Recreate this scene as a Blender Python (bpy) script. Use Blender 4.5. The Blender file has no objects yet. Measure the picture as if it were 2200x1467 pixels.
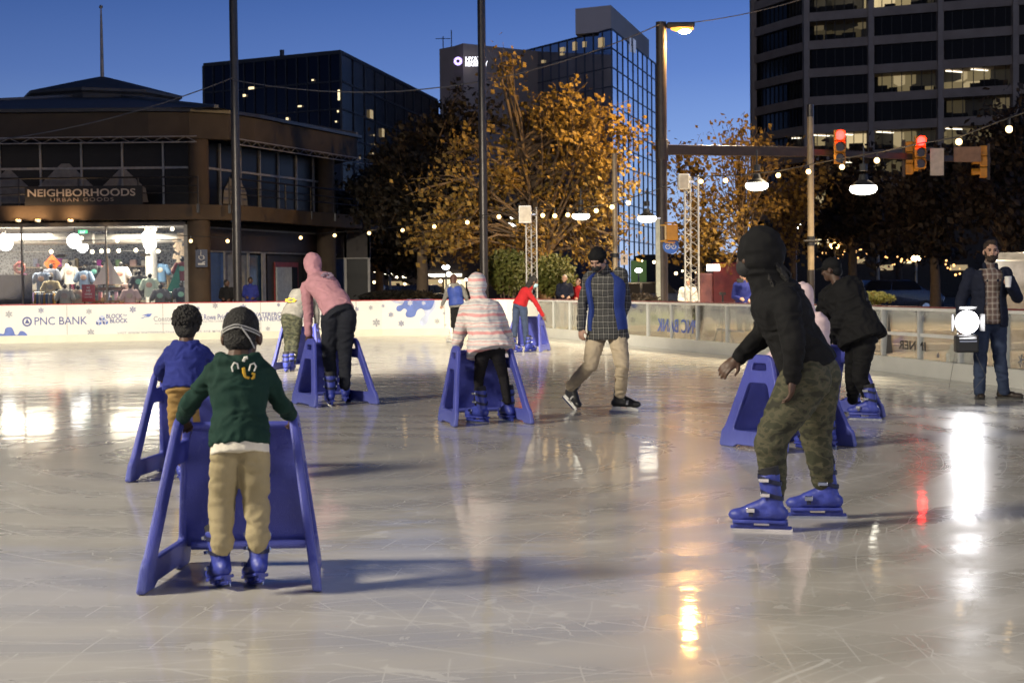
import bpy, bmesh, math, random
from mathutils import Vector as V, Matrix, noise
random.seed(7)
SC = bpy.context.scene
COL = SC.collection
R = math.radians
# ---------------------------------------------------------------- camera
FPX = 3500.0
CAM = V((0, 0, 1.38))
_p = math.atan(118.5 / FPX); _r = 0.010
_f = V((0, math.cos(_p), -math.sin(_p))); _u0 = V((0, math.sin(_p), math.cos(_p))); _r0 = V((1, 0, 0))
CR = _r0 * math.cos(_r) - _u0 * math.sin(_r)
CU = _u0 * math.cos(_r) + _r0 * math.sin(_r)
cam = bpy.data.cameras.new('camera'); camo = bpy.data.objects.new('camera', cam); COL.objects.link(camo)
cam.sensor_width = 36; cam.lens = FPX / 2200 * 36; cam.clip_end = 2000; cam.clip_start = 0.05
m = Matrix.Identity(4)
for i in range(3):
    m[i][0] = CR[i]; m[i][1] = CU[i]; m[i][2] = -_f[i]; m[i][3] = CAM[i]
camo.matrix_world = m
SC.camera = camo
cam.dof.use_dof = True; cam.dof.focus_distance = 14.0; cam.dof.aperture_fstop = 6.3
def ray(px, py): return _f * FPX + CR * (px - 1100) - CU * (py - 733.5)
def at(px, py, Y):
    d = ray(px, py); return CAM + d * (Y / d.y)
def ground(px, py, z=0.0):
    d = ray(px, py); return CAM + d * ((z - CAM.z) / d.z)
def isect(px, py, P0, P1):
    d = ray(px, py); ux, uy = P1[0] - P0[0], P1[1] - P0[1]
    # CAM+d*t on the vertical plane through P0,P1
    t = (P0[0] * uy - P0[1] * ux) / (d.x * uy - d.y * ux)
    return CAM + d * t
# ---------------------------------------------------------------- materials
def _nt(name):
    m = bpy.data.materials.new(name); m.use_nodes = True
    nt = m.node_tree; b = nt.nodes['Principled BSDF']
    return m, nt, b
def N(nt, t, **k):
    n = nt.nodes.new(t)
    for a, v in k.items(): setattr(n, a, v)
    return n
def ramp(nt, src, stops, interp='LINEAR'):
    r = N(nt, 'ShaderNodeValToRGB'); r.color_ramp.interpolation = interp
    e = r.color_ramp.elements
    while len(e) < len(stops): e.new(0.5)
    for el, (p, c) in zip(e, stops):
        el.position = p; el.color = (*c, 1) if len(c) == 3 else c
    nt.links.new(src, r.inputs[0]); return r
def g3(v): return (v, v, v)
def M(name, col, rough=.6, metal=0.0, var=.18, scale=6, bump=0.0, bscale=40, spec=.5, alpha=None, coat=0):
    m, nt, b = _nt(name)
    tc = N(nt, 'ShaderNodeTexCoord'); nz = N(nt, 'ShaderNodeTexNoise')
    nz.inputs['Scale'].default_value = scale; nz.inputs['Detail'].default_value = 6
    nt.links.new(tc.outputs['Object'], nz.inputs['Vector'])
    lo = tuple(max(0, c * (1 - var)) for c in col); hi = tuple(min(1, c * (1 + var)) for c in col)
    r = ramp(nt, nz.outputs['Fac'], [(.3, lo), (.7, hi)])
    nt.links.new(r.outputs[0], b.inputs['Base Color'])
    b.inputs['Roughness'].default_value = rough; b.inputs['Metallic'].default_value = metal
    b.inputs['Specular IOR Level'].default_value = spec
    if coat: b.inputs['Coat Weight'].default_value = coat
    if bump:
        n2 = N(nt, 'ShaderNodeTexNoise'); n2.inputs['Scale'].default_value = bscale; n2.inputs['Detail'].default_value = 5
        nt.links.new(tc.outputs['Object'], n2.inputs['Vector'])
        bp = N(nt, 'ShaderNodeBump'); bp.inputs['Strength'].default_value = bump; bp.inputs['Distance'].default_value = .02
        nt.links.new(n2.outputs['Fac'], bp.inputs['Height']); nt.links.new(bp.outputs[0], b.inputs['Normal'])
    return m
def E(name, col, s, big=False):
    m, nt, b = _nt(name)
    b.inputs['Base Color'].default_value = (*[min(1, c) for c in col], 1)
    b.inputs['Emission Color'].default_value = (*col, 1); b.inputs['Emission Strength'].default_value = s
    if not big: m.cycles.emission_sampling = 'NONE'
    return m
def glass_mat(name, tint=(.9, .95, .95), refl=.12, dirt=.08):
    m, nt, b = _nt(name); nt.nodes.remove(b); out = nt.nodes['Material Output']
    t = N(nt, 'ShaderNodeBsdfTransparent'); t.inputs[0].default_value = (*tint, 1)
    g = N(nt, 'ShaderNodeBsdfGlossy'); g.inputs['Roughness'].default_value = .04
    d = N(nt, 'ShaderNodeBsdfDiffuse'); d.inputs[0].default_value = (.7, .7, .7, 1)
    fr = N(nt, 'ShaderNodeFresnel'); fr.inputs[0].default_value = 1.45
    mu = N(nt, 'ShaderNodeMath', operation='MULTIPLY_ADD'); mu.inputs[1].default_value = .8; mu.inputs[2].default_value = refl - .05
    mx = N(nt, 'ShaderNodeMixShader'); m2 = N(nt, 'ShaderNodeMixShader')
    tc = N(nt, 'ShaderNodeTexCoord'); nz = N(nt, 'ShaderNodeTexNoise'); nz.inputs['Scale'].default_value = 2.5; nz.inputs['Detail'].default_value = 8
    nt.links.new(tc.outputs['Object'], nz.inputs['Vector'])
    md = N(nt, 'ShaderNodeMath', operation='MULTIPLY'); md.inputs[1].default_value = dirt * 2
    nt.links.new(nz.outputs['Fac'], md.inputs[0])
    nt.links.new(fr.outputs[0], mu.inputs[0]); nt.links.new(mu.outputs[0], m2.inputs[0])
    nt.links.new(md.outputs[0], mx.inputs[0]); nt.links.new(t.outputs[0], mx.inputs[1]); nt.links.new(d.outputs[0], mx.inputs[2])
    nt.links.new(mx.outputs[0], m2.inputs[1]); nt.links.new(g.outputs[0], m2.inputs[2])
    nt.links.new(m2.outputs[0], out.inputs[0]); return m
# ---------------------------------------------------------------- mesh builder
class MB:
    def __init__(s): s.v = []; s.f = []
    def add(s, vs, fs):
        o = len(s.v); s.v += [V(p) for p in vs]; s.f += [tuple(i + o for i in f) for f in fs]; return s
    def box(s, c, d, mat=None):
        hx, hy, hz = d[0] / 2, d[1] / 2, d[2] / 2; c = V(c)
        pts = [V((x, y, z)) for x in (-hx, hx) for y in (-hy, hy) for z in (-hz, hz)]
        if mat is not None: pts = [mat.to_3x3() @ p for p in pts]
        return s.add([p + c for p in pts], [(0, 1, 3, 2), (4, 6, 7, 5), (0, 4, 5, 1), (2, 3, 7, 6), (0, 2, 6, 4), (1, 5, 7, 3)])
    def bar(s, a, b, w, h=None):
        a, b = V(a), V(b); d = b - a; L = d.length
        if L < 1e-6: return s
        h = h or w
        q = d.normalized().to_track_quat('Y', 'Z').to_matrix()
        return s.box((a + b) / 2, (w, L, h), q)
    def loft(s, rings, cap=True, closed=True):
        n = len(rings[0]); vs = [p for r in rings for p in r]; fs = []
        for i in range(len(rings) - 1):
            for j in range(n if closed else n - 1):
                k = (j + 1) % n
                fs.append((i * n + j, i * n + k, (i + 1) * n + k, (i + 1) * n + j))
        if cap and closed:
            fs.append(tuple(reversed(range(n)))); fs.append(tuple((len(rings) - 1) * n + j for j in range(n)))
        return s.add(vs, fs)
    def tube(s, pts, rad, n=8, cap=True):
        pts = [V(p) for p in pts]
        if not hasattr(rad, '__len__'): rad = [rad] * len(pts)
        rings = []; ref = None
        for i, p in enumerate(pts):
            t = (pts[min(i + 1, len(pts) - 1)] - pts[max(i - 1, 0)])
            if t.length < 1e-7: t = V((0, 0, 1))
            t.normalize()
            if ref is None: ref = V((0, 0, 1)) if abs(t.z) < .9 else V((1, 0, 0))
            x = t.cross(ref); x = x.normalized() if x.length > 1e-6 else V((1, 0, 0))
            y = x.cross(t).normalized(); ref = y
            rings.append([p + (x * math.cos(a) + y * math.sin(a)) * rad[i] for a in [2 * math.pi * k / n for k in range(n)]])
        return s.loft(rings, cap)
    def sphere(s, c, r, n=12, mat=None):
        c = V(c)
        if not hasattr(r, '__len__'): r = (r, r, r)
        m_ = max(5, n * 2 // 3); vs = [V((0, 0, r[2]))]; fs = []
        for i in range(1, m_):
            th = math.pi * i / m_
            for j in range(n):
                ph = 2 * math.pi * j / n
                vs.append(V((r[0] * math.sin(th) * math.cos(ph), r[1] * math.sin(th) * math.sin(ph), r[2] * math.cos(th))))
        vs.append(V((0, 0, -r[2]))); L = len(vs) - 1
        for j in range(n): fs.append((0, 1 + j, 1 + (j + 1) % n))
        for i in range(m_ - 2):
            for j in range(n):
                a = 1 + i * n + j; b = 1 + i * n + (j + 1) % n
                fs.append((a, a + n, b + n, b))
        o = 1 + (m_ - 2) * n
        for j in range(n): fs.append((L, o + (j + 1) % n, o + j))
        if mat is not None: vs = [mat.to_3x3() @ p for p in vs]
        return s.add([p + c for p in vs], fs)
    def cap(s, a, b, ra, rb, n=10):
        s.tube([a, b], [ra, rb], n); s.sphere(a, ra * .999, n); s.sphere(b, rb * .999, n); return s
    def prism(s, poly, z0, z1):
        n = len(poly); vs = [V((p[0], p[1], z0)) for p in poly] + [V((p[0], p[1], z1)) for p in poly]
        fs = [tuple(reversed(range(n))), tuple(range(n, 2 * n))] + [(i, (i + 1) % n, n + (i + 1) % n, n + i) for i in range(n)]
        return s.add(vs, fs)
    def lathe(s, c, prof, n=16, cap=True):
        c = V(c)
        return s.loft([[c + V((r * math.cos(2 * math.pi * k / n), r * math.sin(2 * math.pi * k / n), z)) for k in range(n)] for r, z in prof], cap)
    def mesh(s, bev=0, smooth=0, seg=2):
        me = bpy.data.meshes.new('mesh'); me.from_pydata([tuple(p) for p in s.v], [], s.f)
        bm = bmesh.new(); bm.from_mesh(me)
        bmesh.ops.recalc_face_normals(bm, faces=bm.faces)
        if bev:
            es = [e for e in bm.edges if len(e.link_faces) == 2 and e.calc_face_angle(0) > .5]
            bmesh.ops.bevel(bm, geom=es, offset=bev, segments=seg, profile=.5, affect='EDGES', clamp_overlap=True)
        bm.to_mesh(me); bm.free()
        if smooth: me.shade_smooth(); me.set_sharp_from_angle(angle=R(smooth))
        return me
    def build(s, name, mat, parent=None, bev=0, smooth=0, seg=2):
        return obj(name, s.mesh(bev, smooth, seg), mat, parent)
def wloc(o):
    p = V((0, 0, 0))
    while o is not None: p = p + o.location; o = o.parent
    return p
def obj(name, me, mat, parent=None):
    """link a mesh given in world coordinates; under a parent its points are moved to the parent's place"""
    if parent is not None:
        me.transform(Matrix.Translation(-wloc(parent)))
    me.name = name; o = bpy.data.objects.new(name, me); COL.objects.link(o)
    if mat is not None: me.materials.clear(); me.materials.append(mat)
    o.parent = parent; return o
def tag(o, label=None, cat=None, group=None, kind=None):
    if label: o['label'] = label
    if cat: o['category'] = cat
    if group: o['group'] = group
    if kind: o['kind'] = kind
    return o
def thing(name, loc, label, cat, group=None):
    o = bpy.data.objects.new(name, None); o.empty_display_size = .1; COL.objects.link(o); o.location = loc
    return tag(o, label, cat, group)
def dup(o, parent=None):
    c = o.copy(); COL.objects.link(c); c.parent = parent
    for ch in list(o.children): dup(ch, c)
    return c
def put(o, loc, rz=0, label=None, s=1):
    o.location = loc; o.rotation_euler = (0, 0, rz); o.scale = (s, s, s)
    if label: o['label'] = label
    return o
def remesh(mb, vox, it=4, fold=0, freq=9, seed=0, zs=1.7):
    me = mb.mesh(); o = bpy.data.objects.new('tmp', me); COL.objects.link(o)
    r = o.modifiers.new('r', 'REMESH'); r.mode = 'VOXEL'; r.voxel_size = vox
    if it:
        sm = o.modifiers.new('s', 'SMOOTH'); sm.factor = .5; sm.iterations = it
    dg = bpy.context.evaluated_depsgraph_get()
    me2 = bpy.data.meshes.new_from_object(o.evaluated_get(dg), depsgraph=dg)
    bpy.data.objects.remove(o); bpy.data.meshes.remove(me)
    if fold:
        off = V((seed * 3.1, seed * 1.7, 0))
        nn = [v.normal.copy() for v in me2.vertices]
        for v, n in zip(me2.vertices, nn):
            p = v.co; q = V((p.x * freq, p.y * freq, p.z * freq * zs)) + off
            d = noise.noise(q * .75 + V((noise.noise(q * .4), noise.noise(q * .4 + V((9, 9, 9))), noise.noise(q * .4 + V((4, 2, 9))))) * 1.6)
            v.co = p + n * fold * ((1 - 2.6 * abs(d)) * .8 - .3)
    me2.shade_smooth(); return me2
_font = None
def text_mesh(txt, ext=.002, bold=0.0, spacing=1.0):
    cu = bpy.data.curves.new('t', 'FONT'); cu.body = txt; cu.extrude = ext; cu.offset = bold; cu.space_character = spacing
    cu.align_x = 'CENTER'; cu.align_y = 'CENTER'; cu.resolution_u = 4
    o = bpy.data.objects.new('t', cu); COL.objects.link(o)
    dg = bpy.context.evaluated_depsgraph_get(); me = bpy.data.meshes.new_from_object(o.evaluated_get(dg), depsgraph=dg)
    bpy.data.objects.remove(o); return me
def text(name, txt, c, ux, w, h, mat, parent, bold=0.0, spacing=1.0, mirror=False):
    """lettering centred on c, running along ux, upright, w wide and h tall (capital height)"""
    me = text_mesh(txt, .002, bold, spacing)
    xs = [v.co.x for v in me.vertices]; ys = [v.co.y for v in me.vertices]
    cx, cy = (min(xs) + max(xs)) / 2, (min(ys) + max(ys)) / 2
    sx = w / (max(xs) - min(xs)); sy = h / (max(ys) - min(ys))
    ux = V(ux).normalized(); uz = V((0, 0, 1)); n = ux.cross(uz)
    for v in me.vertices:
        x = (v.co.x - cx) * sx * (-1 if mirror else 1); y = (v.co.y - cy) * sy
        v.co = V(c) + ux * x + uz * y + n * v.co.z
    return obj(name, me, mat, parent)
# ---------------------------------------------------------------- palettes
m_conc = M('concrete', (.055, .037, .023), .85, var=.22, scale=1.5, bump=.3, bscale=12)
m_conc2 = M('tower_concrete', (.29, .235, .19), .85, var=.12, scale=.6)
m_dark = M('dark_metal', (.02, .02, .022), .45, .3)
m_pole = M('brown_pole_paint', (.05, .04, .035), .5, .2)
m_wht = M('white_metal', (.7, .7, .68), .4, .1, var=.08)
m_frame = M('pale_window_frame', (.22, .21, .20), .5, .2)
m_dglass = M('dark_window_glass', (.006, .006, .008), .3, 0, spec=.10)
m_board = M('white_board', (.74, .73, .68), .3, var=.04, scale=1.2)
m_kick = M('cream_kickboard', (.74, .70, .56), .35, var=.07, scale=2)
m_red = M('red_cap', (.38, .03, .03), .35)
m_navy = M('navy_print', (.07, .09, .26), .5)
m_grey = M('grey_print', (.22, .23, .28), .5)
m_blu = M('blue_print', (.10, .16, .46), .5)
m_pale = M('pale_blue_print', (.45, .5, .66), .5)
m_steel = M('steel', (.6, .6, .62), .22, 1)
m_wood = M('shelf_wood', (.3, .19, .1), .6)
m_black = M('black_plastic', (.012, .012, .013), .45)
# ---------------------------------------------------------------- ice
def ice_material():
    m, nt, b = _nt('ice'); L = nt.links.new
    tc = N(nt, 'ShaderNodeTexCoord'); P = tc.outputs['Object']
    def noise_(sc, det=6, vec=None, dist=0):
        n = N(nt, 'ShaderNodeTexNoise'); n.inputs['Scale'].default_value = sc; n.inputs['Detail'].default_value = det
        n.inputs['Distortion'].default_value = dist; L(vec or P, n.inputs['Vector']); return n.outputs['Fac']
    def mapp(loc, rot, sc):
        q = N(nt, 'ShaderNodeMapping'); q.inputs['Location'].default_value = loc; q.inputs['Rotation'].default_value = rot
        q.inputs['Scale'].default_value = sc; L(P, q.inputs['Vector']); return q.outputs[0]
    def mth(op, a, b_=None, c=None):
        q = N(nt, 'ShaderNodeMath', operation=op)
        for i, x in enumerate((a, b_, c)):
            if x is None: continue
            if isinstance(x, (int, float)): q.inputs[i].default_value = x
            else: L(x, q.inputs[i])
        return q.outputs[0]
    big = noise_(.22, 4); mid = noise_(1.6, 7)
    # skate arcs: thin rings around several centres, broken up by noise
    lines = None
    for k, (cx, cy, sc, dis, w, th) in enumerate([(-4, 13, 1.1, 6, .012, .50), (9, 20, .8, 8, .014, .5), (-9, 3, 1.5, 7, .010, .52),
                                                 (2, 30, .9, 9, .013, .48), (-1.8, 13.8, 2.0, 3.5, .016, .45), (12, 6, 1.3, 8, .010, .52)]):
        w_ = N(nt, 'ShaderNodeTexWave', wave_type='RINGS', rings_direction='Z'); w_.inputs['Scale'].default_value = sc
        w_.inputs['Distortion'].default_value = dis * .45; w_.inputs['Detail'].default_value = 1.5; w_.inputs['Detail Scale'].default_value = .35
        L(mapp((-cx, -cy, 0), (0, 0, 0), (1, 1, 1)), w_.inputs['Vector'])
        l = mth('GREATER_THAN', w_.outputs['Fac'], 1 - w * .20)
        l = mth('MULTIPLY', l, mth('GREATER_THAN', noise_(.45 + .12 * k, 3, mapp((k * 7, 3, 0), (0, 0, 0), (1, 1, 1))), th))
        lines = l if lines is None else mth('MAXIMUM', lines, l)
    # straight-ish short scratches: strongly stretched noise
    for k, (rot, th) in enumerate([(.5, .70), (-.35, .71), (1.25, .70), (2.2, .72)]):
        v = noise_(1, 2, mapp((k * 3.3, k, 0), (0, 0, rot), (46, .55, 1)), .15)
        l = mth('GREATER_THAN', v, th); lines = mth('MAXIMUM', lines, mth('MULTIPLY', l, .03))
    # broad worn groove left by skaters turning: bundles of arcs at 2.6 to 5 m from one centre, and a second wider sweep
    for cx, cy, r0, r1, fq, th in ((-1.8, 13.8, 2.7, 4.9, 5.0, .50), (-6, 9, 7.6, 9.4, 4.2, .55), (6, 3, 3.2, 4.4, 6, .55)):
        ln = N(nt, 'ShaderNodeVectorMath', operation='LENGTH'); L(mapp((-cx, -cy, 0), (0, 0, 0), (1, 1, 1)), ln.inputs[0]); r_ = mth('ADD', ln.outputs['Value'], mth('MULTIPLY', noise_(.5, 2), .7))
        fr = mth('FRACT', mth('MULTIPLY', r_, fq)); f2 = mth('FRACT', mth('MULTIPLY', r_, fq * 2.63))
        on = mth('MULTIPLY', mth('GREATER_THAN', r_, r0 + .35), mth('LESS_THAN', r_, r1 + .35))
        l = mth('MAXIMUM', mth('LESS_THAN', fr, .075), mth('MULTIPLY', mth('LESS_THAN', f2, .10), .6))
        l = mth('MULTIPLY', mth('MULTIPLY', l, on), mth('GREATER_THAN', noise_(1.1 + cx * .02, 5), th)); lines = mth('MAXIMUM', lines, mth('MULTIPLY', l, 1.5))
    # cracks: warped cell borders
    wv = N(nt, 'ShaderNodeVectorMath', operation='MULTIPLY_ADD')
    n3 = N(nt, 'ShaderNodeTexNoise'); n3.inputs['Scale'].default_value = 1.3; n3.inputs['Detail'].default_value = 4; L(P, n3.inputs['Vector'])
    L(n3.outputs['Color'], wv.inputs[0]); wv.inputs[1].default_value = (1.0, 1.0, 0); L(P, wv.inputs[2])
    vo = N(nt, 'ShaderNodeTexVoronoi', feature='DISTANCE_TO_EDGE'); vo.inputs['Scale'].default_value = .95; L(wv.outputs[0], vo.inputs['Vector'])
    cr = mth('MULTIPLY', mth('LESS_THAN', vo.outputs['Distance'], .0045), mth('GREATER_THAN', noise_(.7, 4), .5))
    # frost patches and shavings
    fro = mth('MULTIPLY', mth('GREATER_THAN', noise_(3.2, 9, None, .6), .635), mth('GREATER_THAN', big, .48))
    chips = mth('GREATER_THAN', noise_(16, 4), .76)
    mark = mth('MAXIMUM', mth('MULTIPLY', lines, .26), mth('MAXIMUM', mth('MULTIPLY', cr, .34), mth('MAXIMUM', mth('MULTIPLY', fro, .24), mth('MULTIPLY', chips, .5))))
    w2 = N(nt, 'ShaderNodeTexWave', wave_type='RINGS', rings_direction='Z'); w2.inputs['Scale'].default_value = .42; w2.inputs['Distortion'].default_value = 5; w2.inputs['Detail'].default_value = 3; w2.inputs['Detail Scale'].default_value = .5; L(mapp((1.8, -13.8, 0), (0, 0, 0), (1, 1, 1)), w2.inputs['Vector'])
    r1 = ramp(nt, mth('ADD', mth('MULTIPLY', big, .5), mth('ADD', mth('MULTIPLY', mid, .35), mth('MULTIPLY', w2.outputs['Fac'], .15))), [(.35, (.40, .382, .345)), (.65, (.49, .468, .425))])
    mx = N(nt, 'ShaderNodeMix', data_type='RGBA'); L(mark, mx.inputs['Factor']); L(r1.outputs[0], mx.inputs['A']); mx.inputs['B'].default_value = (.78, .78, .76, 1)
    L(mx.outputs['Result'], b.inputs['Base Color'])
    rr = ramp(nt, mth('ADD', mth('MULTIPLY', noise_(.5, 5), .5), mth('ADD', mth('MULTIPLY', noise_(4.5, 5), .3), mth('MULTIPLY', w2.outputs['Fac'], .2))), [(.35, g3(.22)), (.68, g3(.40))])
    L(mth('ADD', rr.outputs[0], mth('MULTIPLY', mark, .25)), b.inputs['Roughness'])
    b.inputs['IOR'].default_value = 1.33; b.inputs['Specular IOR Level'].default_value = .6; b.inputs['Coat Weight'].default_value = .5; b.inputs['Coat Roughness'].default_value = .055; b.inputs['Coat IOR'].default_value = 1.31
    hgt = mth('ADD', mth('MULTIPLY', noise_(2.2, 3), .8), mth('ADD', mth('MULTIPLY', noise_(11, 3), .10), 0))
    bp = N(nt, 'ShaderNodeBump'); bp.inputs['Strength'].default_value = .30; bp.inputs['Distance'].default_value = .012
    L(hgt, bp.inputs['Height']); L(bp.outputs[0], b.inputs['Normal']); L(bp.outputs[0], b.inputs['Coat Normal'])
    return m
BA, BB, BC = (-26.0, 38.9), (-3.7, 46.4), (-0.6, 46.7)     # back boards
RW = [(0.75, 45.2), (3.8, 33.3), (5.8, 25.4), (6.5, 21.4), (7.1, 17.0), (7.6, 10.0)]   # clear boards on the right
cpts = []
for k in range(9):   # rounded corner
    t = k / 8; p0, p1, p2 = V((*BC, 0)), V((.45, 46.7, 0)), V((*RW[0], 0))
    q = p0 * (1 - t) ** 2 + p1 * 2 * t * (1 - t) + p2 * t * t; cpts.append((q.x, q.y))
rim = [BA, BB] + cpts + RW[1:] + [(8.2, -6), (-26, -6)]
mb = MB(); mb.add([(x, y, 0) for x, y in rim], [tuple(range(len(rim)))])
tag(mb.build('ice_rink', ice_material()), kind='structure')
# ground: one sheet to the horizon, paving sheet near the rink, road beyond
m_asph = M('asphalt', (.045, .045, .047), .8, var=.25, scale=1.2, bump=.3, bscale=20)
def paving():
    m, nt, b = _nt('paving'); L = nt.links.new
    tc = N(nt, 'ShaderNodeTexCoord'); br = N(nt, 'ShaderNodeTexBrick'); br.inputs['Scale'].default_value = 1.1
    br.inputs['Color1'].default_value = (.32, .235, .15, 1); br.inputs['Color2'].default_value = (.25, .18, .115, 1); br.inputs['Mortar'].default_value = (.12, .09, .06, 1)
    br.inputs['Mortar Size'].default_value = .012; br.inputs['Brick Width'].default_value = .9; br.inputs['Row Height'].default_value = .45
    L(tc.outputs['Object'], br.inputs['Vector']); L(br.outputs['Color'], b.inputs['Base Color']); b.inputs['Roughness'].default_value = .7
    return m
mb = MB(); mb.add([(-900, -40, -.03), (900, -40, -.03), (900, 1500, -.03), (-900, 1500, -.03)], [(0, 1, 2, 3)])
tag(mb.build('ground', m_asph), kind='structure')
mb = MB(); mb.add([(-60, -30, -.015), (26, -30, -.015), (26, 62, -.015), (-60, 82, -.015)], [(0, 1, 2, 3)])
tag(mb.build('plaza_paving', paving()), kind='structure')
mb = MB(); mb.add([(-200, 84, -.02), (200, 66, -.02), (200, 96, -.02), (-200, 108, -.02)], [(0, 1, 2, 3)])
tag(mb.build('road', M('road_asphalt', (.05, .05, .052), .6, var=.2, scale=2)), kind='structure')
mb = MB()
for x in range(-60, 90, 6):
    y0 = 96 - .065 * x; mb.add([(x, y0, -.015), (x + 3, y0 - .2, -.015), (x + 3, y0 - .05, -.015), (x, y0 + .15, -.015)], [(0, 1, 2, 3)])
tag(mb.build('road_marking', M('road_paint', (.7, .7, .66), .6)), kind='structure')
# ---------------------------------------------------------------- back boards
def wallpt(px, py, off=.028):
    P0, P1 = (BA, BB) if px < 812 else (BB, BC)
    p = isect(px, py, P0, P1); d = V((P1[0] - P0[0], P1[1] - P0[1], 0)).normalized()
    return p + V((d.y, -d.x, 0)) * off, d
bw = thing('rink_boards', (-9, 44.6, 0), 'long white dasher boards printed with sponsor names and snowflakes along the back of the rink', 'rink boards')
path = [BA, BB] + cpts
def along(path, z0, z1, th, name, mat, parent, off=0.0, bev=0):
    mb = MB()
    pts = [V((p[0], p[1], 0)) for p in path]; nr = []
    for i in range(len(pts)):
        d = (pts[min(i + 1, len(pts) - 1)] - pts[max(i - 1, 0)]).normalized(); nr.append(V((d.y, -d.x, 0)))
    rings = [[p + n * (off + th / 2) + V((0, 0, z0)), p + n * (off + th / 2) + V((0, 0, z1)), p + n * (off - th / 2) + V((0, 0, z1)), p + n * (off - th / 2) + V((0, 0, z0))] for p, n in zip(pts, nr)]
    mb.loft(rings); return mb.build(name, mat, parent, bev)
along(path, .20, 1.005, .05, 'board_panel', m_board, bw)
along(path, 0.0, .20, .075, 'kickboard', m_kick, bw)
along(path, 1.005, 1.03, .075, 'cap_rail', m_red, bw)
def wtext(x0, x1, yc, hpx, txt, mat, bold=0., name='lettering', sp=1.0):
    a, d = wallpt(x0, yc); b, _ = wallpt(x1, yc); c = (a + b) / 2; k = c.y / FPX
    return text(name, txt, c, d, (b - a).length, hpx * k, mat, bw, bold, sp)
wtext(74, 187, 689, 17, 'PNC BANK', m_navy, .004)
wtext(228, 263, 679, 9, 'BLOCK', m_navy, .02); wtext(236, 274, 689, 9, 'BLOCK', m_navy, .02); wtext(265, 273, 677, 5, 'by', m_navy)
wtext(330, 402, 684.5, 11, 'Constellation', m_grey); wtext(332, 398, 695, 3.5, 'An Exelon Company', m_grey)
wtext(428, 489, 681, 12, 'T.Rowe Price', m_navy, .008); wtext(432, 486, 690, 4, 'Invest With Confidence', m_grey)
wtext(540, 622, 675.5, 9.5, 'WATERFRONT', m_navy, .012); wtext(542, 622, 685, 9, 'PARTNERSHIP', m_navy, .012)
wtext(655, 689, 678, 9, 'admin', m_grey, .01)
wtext(252, 500, 713.5, 5, 'VISIT WWW.WATERFRONTPARTNERSHIP.ORG FOR MORE INFO', m_grey, .006, sp=1.2)
def flat(name, pxs, mat, off=.0275, parent=None):
    mb = MB(); pts = [wallpt(x, y, off)[0] for x, y in pxs]; mb.add(pts, [tuple(range(len(pts)))])
    return mb.build(name, mat, parent or bw)
def disc(px, py, r, n=24): return [(px + r * math.cos(2 * math.pi * k / n), py + r * math.sin(2 * math.pi * k / n)) for k in range(n)]
flat('round_logo', disc(58, 691, 10.5), m_navy); flat('round_logo', disc(58, 691, 7), m_board, .0285)
flat('round_logo', [(53, 695), (58, 684), (64, 695)], m_navy, .0295)
for dx, dy in ((0, 0), (4, 6), (-3, 12)):   # stripes
    flat('stripe_logo', [(308 + dx - 4, 678 + dy * .5), (316 + dx, 674 + dy * .5), (327 + dx - dy, 674 + dy * .5), (322 + dx - dy, 678 + dy * .5)], m_blu)
for bx, by, s in ((219, 683, 6), (212, 692, 6), (226, 691, 6)):   # stacked cubes
    flat('cube_logo', [(bx - s, by - 3), (bx, by - 6), (bx + s, by - 3), (bx, by)], m_pale)
    flat('cube_logo', [(bx - s, by - 2), (bx - .6, by + .8), (bx - .6, by + 7), (bx - s, by + 4)], m_navy)
    flat('cube_logo', [(bx + s, by - 2), (bx + .6, by + .8), (bx + .6, by + 7), (bx + s, by + 4)], m_blu)
# horned-sheep head mark
flat('emblem', [(490 + 7 * math.cos(a) * (1 + .25 * math.sin(3 * a)), 678 + 7.5 * math.sin(a)) for a in [k * .35 for k in range(18)]], m_navy)
flat('emblem', [(496, 675), (504, 671), (503, 678), (498, 683), (494, 686)], m_navy)
flat('emblem', disc(489, 676, 2.4, 10), m_board, .0285)
def blobs(name, pxs, mat, off): 
    # smooth closed outline through the points
    out = []; n = len(pxs)
    for i in range(n):
        p0, p1, p2, p3 = [V((*pxs[(i + k) % n], 0)) for k in (-1, 0, 1, 2)]
        for t in (0, .25, .5, .75):
            q = .5 * ((2 * p1) + (p2 - p0) * t + (2 * p0 - 5 * p1 + 4 * p2 - p3) * t * t + (3 * p1 - p0 - 3 * p2 + p3) * t ** 3); out.append((q.x, q.y))
    return flat(name, out, mat, off)
blobs('drip_artwork', [(840, 643.5), (850, 652), (862, 646), (868, 643.5), (928, 643.5), (936, 655), (930, 668), (922, 678), (918, 694), (908, 700), (901, 694), (904, 684), (912, 676), (905, 660), (880, 655)], m_pale, .0275)
blobs('drip_artwork', [(872, 643.5), (900, 643), (930, 643), (932, 652), (925, 664), (912, 666), (904, 663), (896, 668), (892, 678), (884, 682), (874, 681), (871, 674), (874, 667), (868, 663), (860, 669), (852, 667), (853, 658), (864, 654), (868, 648)], m_blu, .0285)
blobs('drip_artwork', [(-6, 727), (-4, 716), (8, 717), (12, 705), (24, 703), (30, 712), (32, 718), (38, 719), (44, 711), (54, 714), (55, 725)], m_blu, .0275)
blobs('drip_artwork', [(1083, 699), (1090, 690), (1096, 684), (1098, 678), (1100, 690), (1099, 701)], m_blu, .0275)
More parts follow.
